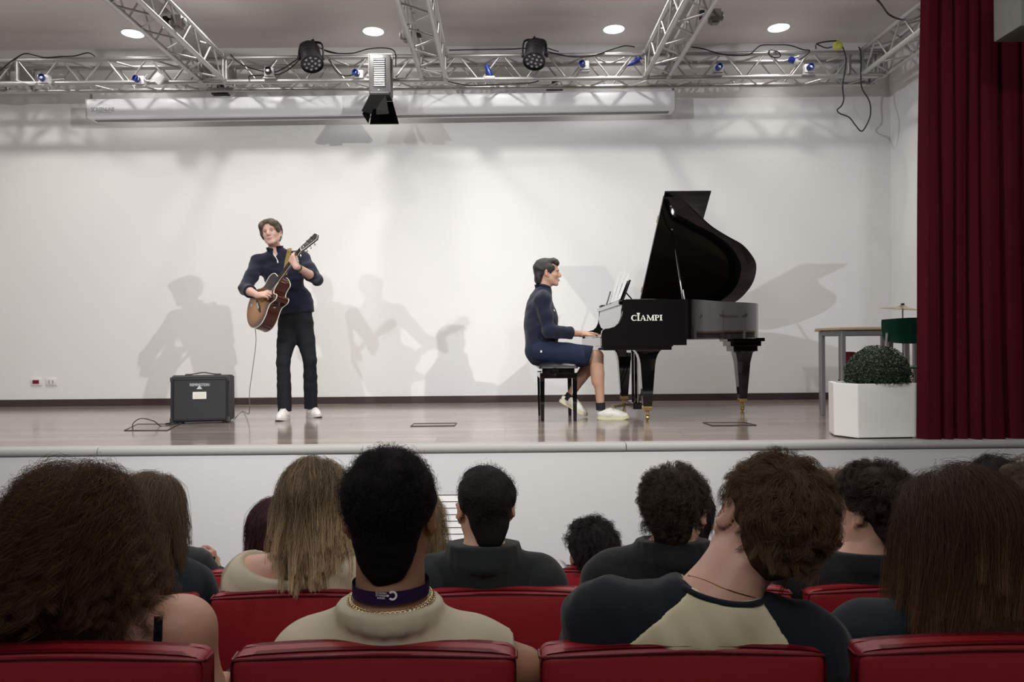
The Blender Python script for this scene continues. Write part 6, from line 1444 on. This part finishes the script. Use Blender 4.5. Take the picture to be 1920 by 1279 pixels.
# boy with the lanyard, nearest row
a = sitter('boy with short black hair, stone T-shirt, purple lanyard and neck chain, nearest row', 731, 966, 1.43, S1, 'tan', arms=lambda J: dict(el_l=P(980, 1256, 1.44), wr_l=P(962, 1262, 1.66)), yaw=.02, hs=1.0, shw=.152, top_inf=.015, neck=(733, 1172, 1.40), top=M_white_tee, h=.006, wr=.007, sleeves=.66, sh_drop=.078, nb=True, neck_k=1.17, **collared(P(734, 1148, 1.41), (0, .02, 1), .083, .080, .020, .0065))
H, rot, base, t = a['H'], a['rot'], a['base'], a['t']
m1, m2 = hm('black', (.006, .005, .005))
hair(H, rot, base, t, m1, m2, n_guides=1300, n_child=20, cling=1.045, length=.008, K=5, s=1.0, lift=.35, grav=.10, whorl=(.01, -.05, .11), hairline=nape, seed=11, r0=.00036, r1=.0002, spread=.007, clump=.35, frizz=.0006, env=(.084, .100, .090), ec=(0, -.022, .038), shell=shell_prims(H, rot, SHORT, 1.03), shell_h=.005, lenvar=.2)
LN = a['N']
# ribbed shirt collar
cc = P(733, 1133, 1.40)
ld = thing('lanyard', 'purple lanyard with white printed logo round the boy\'s neck', 'lanyard', cc); M_pur = mat('purple_ribbon', (.045, .018, .095), .45, noise=.08, nscale=30)
rr = ring(P(733, 1099, 1.405), (0, .0, 1), .0725, .071, 48); up_ = Vector((0, .0, 1)).normalized(); bm = BM(); rows = [[bm.verts.new(p_ - cc - up_*.0125), bm.verts.new(p_ - cc), bm.verts.new(p_ - cc + up_*.0125)] for p_ in rr]
for i in range(48):
    A_, B_ = rows[i], rows[(i+1) % 48]
    for j in (0, 1): bm.faces.new((A_[j], B_[j], B_[j+1], A_[j+1]))
bmesh.ops.solidify(bm, geom=bm.faces[:], thickness=.0012); obj('ribbon', bm, M_pur, ld, 60)
# printed logo: three short lines of lettering and an open ring with a dot
M_prt = mat('print_white', (.72, .68, .72), .5)
def on_lan(px, py):
    ctr = P(733, 1099, 1.405); p_ = P(px, py, 1.328); dx = p_.x - ctr.x; yy = ctr.y - .071*math.sqrt(max(0, 1 - (dx/.0725)**2)) - .0018; return P(px, py, yy)
lb = []
for k, wd in enumerate(('ECONOMICS', 'OF MODERN', 'BUSINESS')):
    py = 1112.7 + k*4.6; c_ = on_lan(714.5, py) - cc
    text('printed_text', wd, .0046, Matrix.Translation(c_) @ Matrix.Rotation(R(-12), 4, 'Z') @ Matrix.Rotation(R(83), 4, 'X'), M_prt, ld, depth=.0002, sx=.78)
c_ = on_lan(736, 1117) - cc; bm = BM(); Mq = Matrix.Translation(c_) @ Matrix.Rotation(R(3), 4, 'Z') @ Matrix.Rotation(R(83), 4, 'X')
n_ = 26; o1 = []; o2 = []
for i in range(n_ + 1):
    a_ = R(-140 + 280*i/n_); o1.append(bm.verts.new(Mq @ Vector((.0085*math.cos(a_), .0085*math.sin(a_), .0003)))); o2.append(bm.verts.new(Mq @ Vector((.0048*math.cos(a_), .0048*math.sin(a_), .0003))))
for i in range(n_): bm.faces.new((o1[i], o1[i+1], o2[i+1], o2[i]))
lathe(bm, [(.0021, .0002), (.0021, .0005)], 12, Mq @ Matrix.Translation((-.0085, 0, 0))); obj('printed_logo', bm, M_prt, ld)
ch = thing('neck_chain', 'gold curb chain round the neck of the boy with the lanyard', 'necklace', cc); M_gch = mat('gold_chain', (.62, .48, .28), .22, 1.0)
rr = ring(P(734, 1118, 1.405), (.0, -.10, 1), .079, .076, 54)
me_l = None
for i in range(54):
    p_, q_ = rr[i], rr[(i+1) % 54]; d_ = (q_ - p_).normalized(); 
    if me_l is None:
        bm = BM(); tube(bm, [Vector((math.cos(x_)*.0062, math.sin(x_)*.0045, 0)) for x_ in [2*math.pi*k/12 for k in range(12)]], .0016, 6, closed=True); me_l = bpy.data.meshes.new('link'); bm.to_mesh(me_l); bm.free(); me_l.shade_smooth(); me_l.materials.append(M_gch)
    o = bpy.data.objects.new('link', me_l); C.objects.link(o); o.parent = ch; o.location = (p_ + q_)/2 - cc; o.rotation_mode = 'QUATERNION'
    o.rotation_quaternion = d_.to_track_quat('X', 'Z') @ Euler((R(48), 0, 0)).to_quaternion()

# tall boy leaning his head to the right, raglan shirt
def rag_arms(J): return {}
b = sitter('boy with light brown hair tilting his head right, in navy and cream raglan shirt', 1432, 990, 1.44, S1, 'pink', yaw=.10, roll=.46, hs=1.08, shw=.195, neck=(1330, 1142, 1.38), top=M_rnv, h=.006, wr=.008, sleeves=.80, sh_drop=.058, tilt_sh=.030, nb=False, neck_k=1.12, neg=[ell_p(P(1350, 1073, 1.385), (.078, .095, .058), .008, 'torso', None, True)])
H, rot, base, t = b['H'], b['rot'], b['base'], b['t']
m1, m2 = hm('light_brown', (.085, .050, .024), base=(.055, .034, .018))
BS = [('e', (0, -.020, .040), (.086, .102, .096)), ('e', (0, -.068, -.030), (.058, .040, .052), .025), ('e', (.03, .02, .105), (.075, .070, .040), .03), ('e', (.066, -.0, .060), (.040, .07, .055), .03), ('e', (-.060, -.01, .06), (.026, .06, .045), .03)]
hair(H, rot, base, t, m1, m2, n_guides=520, n_child=34, length=.048, K=9, s=1.0, lift=.22, grav=.2, cling=1.17, whorl=(-.02, -.06, .11), hairline=nape, seed=12, r0=.0005, r1=.0002, spread=.007, clump=.78, curl=.005, curl_f=11, frizz=.0007, env=(.088, .104, .100), ec=(0, -.020, .038), shell=shell_prims(H, rot, BS, 1.0), shell_h=.005, comb=.55)
# cream back panel of the raglan shirt: shrink the navy field to the body panel
J = b['J']; N = b['N']
seamL = (P(1283, 1104, 1.36), np.array((-.61, 0, .79)), .45); seamR = (P(1428, 1128, 1.36), np.array((.86, 0, .51)), .45)
pn_ = sdf_mesh('cream_panel', [field(b['sp'] + [ell_p(P(1350, 1073, 1.385), (.078, .095, .058), .008, 'torso', None, True)], .006, inflate=.0130, cuts=[seamL, seamR, (Vector((N.x, N.y + .13, N.z)), np.array((0, 1, 0)), .5)], wrinkle=(.008, 22, int(1432) % 97), kmul=1.2)], M_rag, b['t'], base)
nb_ = [vsnap(pn_, base, x_, y_, .002, 8) for x_, y_ in ((1270, 1090), (1284, 1102), (1302, 1113), (1325, 1122), (1355, 1130), (1385, 1134), (1410, 1133), (1428, 1128))]
bm = BM(); tube(bm, smooth_path(nb_, 3), .0055, 8); obj('neck_band', bm, M_rnv, b['top'], 60)
nc_ = P(1332, 1118, 1.385); th_ = thing('neck_chain', 'thin gold chain round the neck of the boy in the raglan shirt', 'necklace', nc_)
cp_ = [vsnap(b['body'], base, x_, y_, .0012) + base - nc_ for x_, y_ in ((1290, 1079), (1304, 1082), (1318, 1086), (1334, 1093), (1350, 1100), (1368, 1107), (1386, 1113), (1404, 1118), (1416, 1121))]
bm = BM(); tube(bm, smooth_path(cp_, 3), .0011, 6); obj('chain', bm, mat('thin_gold', (.35, .20, .10), .3, 1.0), th_, 60)

# girl with big curly hair, nearest row left
def bare(J): return {}
c = sitter('girl with big dark brown curly hair and bare shoulder with black strap', 150, 1010, 1.50, S1, 'fair', yaw=-.05, hs=1.03, shw=.178, neck=(166, 1150, 1.47), fem=True, shirt=True, top=M_blk, nb=False, top_name='camisole', sleeves=.06, top_cuts=[(P(172, 1205, 1.46), np.array((0, 0, 1.0)), .5)], thick=1.04, sh_drop=.045, wr=.003)
H, rot, base, t = c['H'], c['rot'], c['base'], c['t']
for sx, px in ((1, 295), (-1, 60)):
    pts_ = [vsnap(c['body'], base, px + k*.3*sx, 1212 - 8*k, .003, 6) for k in range(8)]
    bm = BM(); rows = [[bm.verts.new(p_ + Vector((s_*.0085, 0, 0))) for s_ in (-1, 1)] for p_ in pts_]
    for A_, B_ in zip(rows, rows[1:]): bm.faces.new((A_[0], A_[1], B_[1], B_[0]))
    bmesh.ops.solidify(bm, geom=bm.faces[:], thickness=.002); obj('shoulder_strap', bm, M_blk, c['top'], 60)
m1, m2 = hm('dark_curly', (.070, .034, .015), base=(.030, .015, .007))
CS = [('e', (0, -.02, .045), (.098, .110, .105)), ('e', (.0, -.06, -.05), (.130, .085, .110), .05), ('e', (.0, -.07, -.13), (.145, .075, .080), .05), ('e', (-.075, -.02, -.10), (.065, .07, .10), .04), ('e', (.085, -.02, -.07), (.060, .07, .11), .04)]
hair(H, rot, base, t, m1, m2, n_guides=620, n_child=34, length=.25, K=34, s=1.0, lift=.16, grav=3.4, lenvar=.14, whorl=(0, .0, .14), seed=13, ymin=1.37, r0=.0004, r1=.00022, spread=.012, clump=.78, curl=.0095, curl_f=23, frizz=.0005, env=(.092, .108, .103), ec=(0, -.02, .040), out=.30, shell=shell_prims(H, rot, CS, .90), shell_h=.007, body=[(np.array((0, -.04, -.16)), np.array((.125, .075, .12)))], hairline=lambda d: (d[:, 2] > -.6) & ~((d[:, 1] > .30) & (d[:, 2] < .45)))

# girl with long brown hair, nearest row right
e = sitter('girl with long straight dark brown hair lighter at the ends, dark top', 1792, 1014, 1.51, S1, 'fair', yaw=.62, hs=1.06, shw=.182, neck=(1800, 1160, 1.48), fem=True, top=M_nvt, thick=1.06, sleeves=1.6, sh_drop=.060, wr=.004)
H, rot, base, t = e['H'], e['rot'], e['base'], e['t']
m1, m2 = hm('long_brown', (.045, .024, .013), tip=(.15, .082, .040), base=(.030, .017, .010))
LS = [('e', (0, -.022, .040), (.095, .108, .100)), ('k', (0, -.045, .02), (.0, -.075, -.16), .098, .100, .04, .72, (1, 0, 0))]
LS2 = LS + [('k', (.0, -.075, -.14), (.0, -.085, -.24), .090, .070, .04, .5, (1, 0, 0))]
rot_h = rotm(.10); 
hair(H, rot_h, base, t, m1, m2, n_guides=620, n_child=40, length=.30, K=20, s=1.02, lift=.0, grav=5.0, whorl=(-.01, .03, .14), seed=14, ymin=1.37, r0=.0004, r1=.00025, spread=.010, clump=.6, curl=.002, curl_f=5, frizz=.0005, env=(.096, .110, .104), ec=(0, -.022, .038), shell=shell_prims(H, rot_h, LS2, .98), shell_h=.006, out=.02, hairline=lambda d: (d[:, 2] > -.5) & ~((d[:, 1] > .25) & (d[:, 2] < .5)), lenvar=.12)
# ---------------------------------------------------------------- second and third rows
def tail(H, rot_, s=1.0): return []
# girl with blonde streaks, off-shoulder cream top
a = sitter('girl with long dark blonde streaked hair and off-shoulder cream top, second row', 592, 950, 2.14, S2, 'fair', yaw=.05, hs=.98, shw=.170, neck=(575, 1042, 2.12), fem=True, top=M_crm, nb=False, sh_drop=.075, sleeves=.5, top_name='off_shoulder_top', neg=[ell_p(P(548, 1036, 2.12), (.140, .16, .075), .010, 'torso', None, True)], top_cuts=[(P(530, 1045, 2.05), np.array((.10, 0, 1)), .10)], wr=.006, h=.007, top_inf=.014)
H, rot, base, t = a['H'], a['rot'], a['base'], a['t']
for p0, p1 in (((514, 1040), (541, 1096)), ((612, 1040), (592, 1096))):
    pts_ = [vsnap(a['body'], base, p0[0] + (p1[0]-p0[0])*k/6, p0[1] + (p1[1]-p0[1])*k/6, .003) for k in range(7)]
    bm = BM(); rows = [[bm.verts.new(p_ + Vector((q*.006, 0, 0))) for q in (-1, 1)] for p_ in pts_]
    for A_, B_ in zip(rows, rows[1:]): bm.faces.new((A_[0], A_[1], B_[1], B_[0]))
    bmesh.ops.solidify(bm, geom=bm.faces[:], thickness=.002); obj('bra_strap', bm, M_blk, a['top'], 60)
m1, m2 = hm('blonde_streaked', (.105, .072, .042), tip=(.46, .34, .21), base=(.075, .053, .032), var=.6)
GS = [('e', (0, -.022, .040), (.088, .104, .098)), ('k', (0, -.045, .02), (-.02, -.065, -.12), .092, .080, .04, .7, (1, 0, 0))]
rh = rotm(.05)
hair(H, rh, base, t, m1, m2, n_guides=520, n_child=32, length=.165, K=18, s=.98, lift=.0, grav=5, whorl=(.01, .02, .13), seed=21, r0=.0005, r1=.0003, spread=.009, clump=.65, curl=.003, curl_f=5, frizz=.0006, env=(.090, .106, .100), ec=(0, -.022, .038), out=.0, shell=shell_prims(H, rh, GS, .95), shell_h=.007, hairline=lambda d: (d[:, 2] > -.5) & ~((d[:, 1] > .25) & (d[:, 2] < .5)), lenvar=.2)
# buzz cut boy with high collar
a = sitter('boy with cropped dark hair and dark high-collared jacket, second row', 910, 951, 2.15, S2, 'fair', yaw=.22, hs=.98, shw=.165, neck=(907, 1050, 2.13), top=M_jkt, sh_drop=.085, sleeves=1.8, wr=.005, top_name='jacket', top_inf=.012, nb=True, **collared(P(907, 1052, 2.14), (0, .10, 1), .090, .086, .046, .009))
H, rot, base, t = a['H'], a['rot'], a['base'], a['t']
m1, m2 = hm('cropped_dark', (.012, .010, .009))
BZ = scaled(SHORT, .97)
hair(H, rot, base, t, m1, m2, n_guides=600, n_child=10, length=.005, K=4, s=.97, lift=.3, grav=.1, whorl=(.02, -.05, .11), hairline=nape, cling=1.05, seed=22, r0=.0005, r1=.0003, spread=.007, clump=.2, frizz=.0004, env=(.083, .099, .088), ec=(0, -.022, .038), shell=shell_prims(H, rot, BZ, .98), shell_h=.006)
# curly boy in black jacket
a = sitter('boy with short curly dark brown hair in black jacket left of the tilted boy', 1266, 958, 2.14, S2, 'fair', yaw=-.42, roll=.02, hs=1.0, shw=.175, neck=(1258, 1040, 2.13), top=M_blk, sh_drop=.085, sleeves=1.8, wr=.005, top_name='jacket', top_inf=.015, nb=True, **collared(P(1262, 1046, 2.14), (0, .12, 1), .090, .084, .045, .009))
H, rot, base, t = a['H'], a['rot'], a['base'], a['t']
m1, m2 = hm('curly_dark', (.034, .021, .014), base=(.018, .012, .008))
hair(H, rot, base, t, m1, m2, n_guides=420, n_child=18, length=.050, K=14, s=.93, lift=.60, grav=.55, whorl=(0, -.03, .12), hairline=nape, cling=1.24, seed=23, r0=.0006, r1=.0003, spread=.006, clump=.5, curl=.0065, curl_f=38, frizz=.0006, env=(.084, .102, .095), ec=(0, -.018, .034), shell=shell_prims(H, rot, scaled(SHORT, 1.06), .96), shell_h=.006)
# curly boy with shirt collar on the right
a = sitter('boy with curly dark hair looking left in black collared shirt, second row right', 1634, 956, 2.14, S2, 'fair', yaw=.55, hs=1.0, shw=.185, neck=(1628, 1052, 2.13), top=M_blk, sh_drop=.068, sleeves=1.6, wr=.004, top_name='shirt', top_inf=.013, nb=True, neck_k=1.08, **collared(P(1630, 1058, 2.14), (0, .14, 1), .090, .084, .030, .009))
H, rot, base, t = a['H'], a['rot'], a['base'], a['t']
m1, m2 = hm('curly_black_brown', (.030, .019, .013), base=(.015, .010, .007))
hair(H, rot, base, t, m1, m2, n_guides=420, n_child=18, length=.056, K=16, s=.94, lift=.65, grav=.55, whorl=(0, -.02, .12), hairline=nape, cling=1.24, seed=24, r0=.0006, r1=.0003, spread=.006, clump=.55, curl=.0085, curl_f=30, frizz=.0006, env=(.084, .102, .095), ec=(0, -.018, .034), shell=shell_prims(H, rot, scaled(SHORT, 1.05), .97), shell_h=.006)
# girl in navy T-shirt left
def arm2(J): return {}
a = sitter('girl with straight brown hair in navy T-shirt behind the curly haired girl, second row', 285, 973, 2.14, S2, 'pink', yaw=.1, hs=.98, shw=.115, neck=(268, 1058, 2.12), fem=True, top=M_nvt, sh_drop=.088, sleeves=.62, wr=.004, thick=1.04)
H, rot, base, t = a['H'], a['rot'], a['base'], a['t']
m1, m2 = hm('straight_brown', (.085, .055, .034), base=(.05, .034, .022))
hair(H, rh, base, t, m1, m2, n_guides=400, n_child=30, length=.19, K=14, s=.96, lift=.0, grav=5, whorl=(.03, .0, .13), seed=25, r0=.0005, r1=.0003, spread=.008, clump=.6, curl=.002, curl_f=4, frizz=.0005, env=(.086, .104, .099), ec=(0, -.022, .038), out=.0, shell=shell_prims(H, rh, [('e', (0, -.022, .040), (.086, .102, .096)), ('k', (0, -.045, .02), (0, -.055, -.09), .084, .072, .04, .7, (1, 0, 0))], .98), shell_h=.007, hairline=lambda d: (d[:, 2] > -.5) & ~((d[:, 1] > .25) & (d[:, 2] < .5)), lenvar=.12)
# person at the far right edge
a = sitter('person with dark curly hair cut off at the right edge, second row', 1950, 945, 2.17, S2, 'fair', yaw=.35, hs=1.0, shw=.17, top=M_blk, sleeves=.6)
H, rot, base, t = a['H'], a['rot'], a['base'], a['t']
hair(H, rot, base, t, m1, m2, n_guides=150, n_child=14, length=.05, K=10, s=1.0, lift=.5, grav=.5, whorl=(0, -.02, .12), hairline=nape, cling=1.24, seed=26, r0=.0006, r1=.0003, spread=.006, clump=.5, curl=.005, curl_f=30, frizz=.0006, env=(.084, .102, .095), ec=(0, -.018, .034), shell=shell_prims(H, rot, SHORT, 1.0), shell_h=.007)

# third row
a = sitter('boy with fluffy black hair slumped low, head against the red seat, third row', 1108, 1038, 2.86, S3, 'dark', yaw=.25, pitch=.15, hs=.98, shw=.17, top=M_blk, neck_off=(0, .02, -.19), sleeves=1.5)
H, rot, base, t = a['H'], a['rot'], a['base'], a['t']
m1, m2 = hm('fluffy_black', (.008, .006, .006))
hair(H, rot, base, t, m1, m2, n_guides=300, n_child=16, length=.038, K=9, s=.98, lift=.6, grav=.3, whorl=(0, -.03, .12), hairline=nape, cling=1.22, seed=31, r0=.0007, r1=.0004, spread=.007, clump=.35, curl=.003, curl_f=35, frizz=.0008, env=(.090, .104, .100), ec=(0, -.018, .034), shell=shell_prims(H, rot, scaled(SHORT, 1.10), 1.0), shell_h=.007)
a = sitter('girl with dark auburn hair leaning left of the blonde streaked hair, third row', 520, 996, 2.86, S3, 'fair', yaw=-.55, roll=.10, hs=.98, shw=.16, fem=True, top=M_crm, sleeves=.6)
H, rot, base, t = a['H'], a['rot'], a['base'], a['t']
m1, m2 = hm('auburn', (.035, .010, .011), base=(.022, .008, .009))
hair(H, rot, base, t, m1, m2, n_guides=260, n_child=16, length=.14, K=12, s=.94, lift=.0, grav=4, whorl=(.0, .02, .13), seed=32, r0=.0006, r1=.0004, spread=.008, clump=.5, curl=.003, curl_f=8, frizz=.0008, env=(.088, .104, .100), ec=(0, -.020, .036), shell=shell_prims(H, rot, [('e', (0, -.022, .036), (.088, .104, .098)), ('e', (0, -.06, -.05), (.074, .055, .075), .04)], .98), shell_h=.007, hairline=lambda d: (d[:, 2] > -.5) & ~((d[:, 1] > .25) & (d[:, 2] < .5)))
bm = BM(); q_ = snap(a['t'].children[0], P(514, 972, 2.74) - base, .01)[0]; cl_ = thing('hair_clip', 'small pinkish clip in the dark auburn hair', 'hair clip', P(514, 972, 2.745)); 
box(bm, -.006, .006, -.004, .004, -.014, .014, .002, M=Matrix.Rotation(.25, 4, 'Y')); obj('clip_bar', bm, mat('clip_pink', (.55, .35, .33), .3), cl_)
bm = BM(); box(bm, -.003, .003, -.007, -.003, -.010, .010, .001, M=Matrix.Rotation(.25, 4, 'Y')); obj('clip_spring', bm, mat('clip_metal', (.5, .42, .40), .3, .6), cl_)
a = sitter('girl with long light brown hair mostly hidden behind the lanyard boy, third row', 770, 970, 2.86, S3, 'fair', yaw=-.2, hs=.98, shw=.16, fem=True, top=M_blk, sleeves=1.5)
H, rot, base, t = a['H'], a['rot'], a['base'], a['t']
m1, m2 = hm('light_long', (.13, .085, .045), base=(.08, .055, .033))
hair(H, rh, base, t, m1, m2, n_guides=260, n_child=16, length=.27, K=14, s=.98, lift=.10, grav=2.6, whorl=(.0, .02, .13), seed=33, r0=.0006, r1=.0004, spread=.010, clump=.5, curl=.004, curl_f=5, frizz=.0008, env=(.090, .104, .100), ec=(0, -.020, .036), out=.85, shell=shell_prims(H, rh, [('e', (0, -.022, .036), (.086, .104, .098)), ('k', (0, -.04, .0), (.06, -.05, -.12), .09, .085, .04, .6, (1, 0, 0))], .98), shell_h=.007, hairline=lambda d: (d[:, 2] > -.5) & ~((d[:, 1] > .25) & (d[:, 2] < .5)))
a = sitter('person with black hair, a sliver showing right of the curly boy, third row', 1294, 975, 2.86, S3, 'fair', yaw=0, hs=1.0, shw=.17, top=M_white_tee, sleeves=.6)
H, rot, base, t = a['H'], a['rot'], a['base'], a['t']; m1, m2 = hm('fluffy_black', (.008, .006, .006))
hair(H, rot, base, t, m1, m2, n_guides=150, n_child=12, length=.03, K=6, s=1.0, lift=.3, grav=.5, whorl=(0, -.03, .12), hairline=nape, cling=1.1, seed=34, r0=.0007, r1=.0004, shell=shell_prims(H, rot, scaled(SHORT, 1.02), 1.0), shell_h=.007)
a = sitter('person with wavy light brown hair between the tilted boy and the curly boy, third row', 1560, 945, 2.86, S3, 'fair', yaw=.1, hs=1.0, shw=.165, top=M_blk, sleeves=1.5)
H, rot, base, t = a['H'], a['rot'], a['base'], a['t']; m1, m2 = hm('wavy_light_brown', (.12, .075, .045), base=(.07, .045, .028))
hair(H, rot, base, t, m1, m2, n_guides=260, n_child=16, length=.085, K=10, s=1.0, lift=.3, grav=1.2, whorl=(0, -.03, .12), hairline=nape, seed=35, r0=.0007, r1=.0004, clump=.6, curl=.005, curl_f=12, env=(.088, .104, .098), shell=shell_prims(H, rot, scaled(SHORT, 1.08), 1.0), shell_h=.007)
a = sitter('person with black hair showing above the long brown hair at right, third row', 1868, 918, 2.86, S3, 'fair', yaw=-.3, hs=1.0, shw=.165, top=M_blk, sleeves=1.5)
H, rot, base, t = a['H'], a['rot'], a['base'], a['t']; m1, m2 = hm('fluffy_black', (.008, .006, .006))
hair(H, rot, base, t, m1, m2, n_guides=200, n_child=14, length=.035, K=7, s=1.0, lift=.2, grav=.8, whorl=(0, -.03, .12), hairline=nape, cling=1.1, seed=36, r0=.0007, r1=.0004, shell=shell_prims(H, rot, scaled(SHORT, 1.02), 1.0), shell_h=.007)
# person in black raising a phone, hidden behind the navy T-shirt
def cam_arms(J): return dict(el_l=P(412, 1108, 2.84), wr_l=P(406, 1078, 2.97), hd_l=(-.35, -.1, 1), pn_l=(-.9, .3, -.1), cu_l=(.7, .75, .8, .85), sd_l=-1, sh_l=P(362, 1072, 2.82))
a = sitter('person in black sleeves raising a dark phone, hidden behind the girl in navy, third row', 300, 988, 2.86, S3, 'pink', yaw=-.2, hs=.95, shw=.16, neck=(310, 1052, 2.85), top=M_blk, sleeves=1.9, arms=cam_arms, sh_drop=.05)
H, rot, base, t = a['H'], a['rot'], a['base'], a['t']
hair(H, rot, base, t, m1, m2, n_guides=150, n_child=12, length=.03, K=6, s=.95, lift=.2, grav=.8, whorl=(0, -.03, .12), hairline=nape, cling=1.1, seed=37, r0=.0007, r1=.0004, shell=shell_prims(H, rot, scaled(SHORT, 1.0), .95), shell_h=.007)
pc = P(384, 1050, 2.93); ph = thing('mobile_phone', 'dark phone held up in a hand at the left of the audience', 'phone', pc)
bm = BM(); box(bm, -.055, .04, -.005, .005, -.018, .022, .004, M=Matrix.Rotation(R(12), 4, 'Y')); obj('body', bm, M_black, ph, 40)
bm = BM(); box(bm, -.050, .035, -.0065, -.005, -.014, .018, .001, M=Matrix.Rotation(R(12), 4, 'Y')); obj('screen', bm, mat('phone_dark_glass', (.015, .015, .018), .08), ph)
# pale garment seen above the third row seat
gp = P(1020, 1062, 2.80); g_ = sdf_mesh('folded_jacket', [field([ell_p(P(1008, 1064, 2.80), (.070, .05, .040), .03), ell_p(P(1040, 1067, 2.80), (.048, .045, .027), .03), ell_p(P(990, 1075, 2.80), (.055, .05, .04), .03)], .006, wrinkle=(.006, 50, 3))], mat('pale_grey_cloth', (.42, .41, .40), .85, noise=.08, nscale=20, bump=.2, bscale=400), None, gp)
g_.location = gp; tag(g_, 'pale grey folded garment on a seat top left of the fluffy black hair', 'jacket')
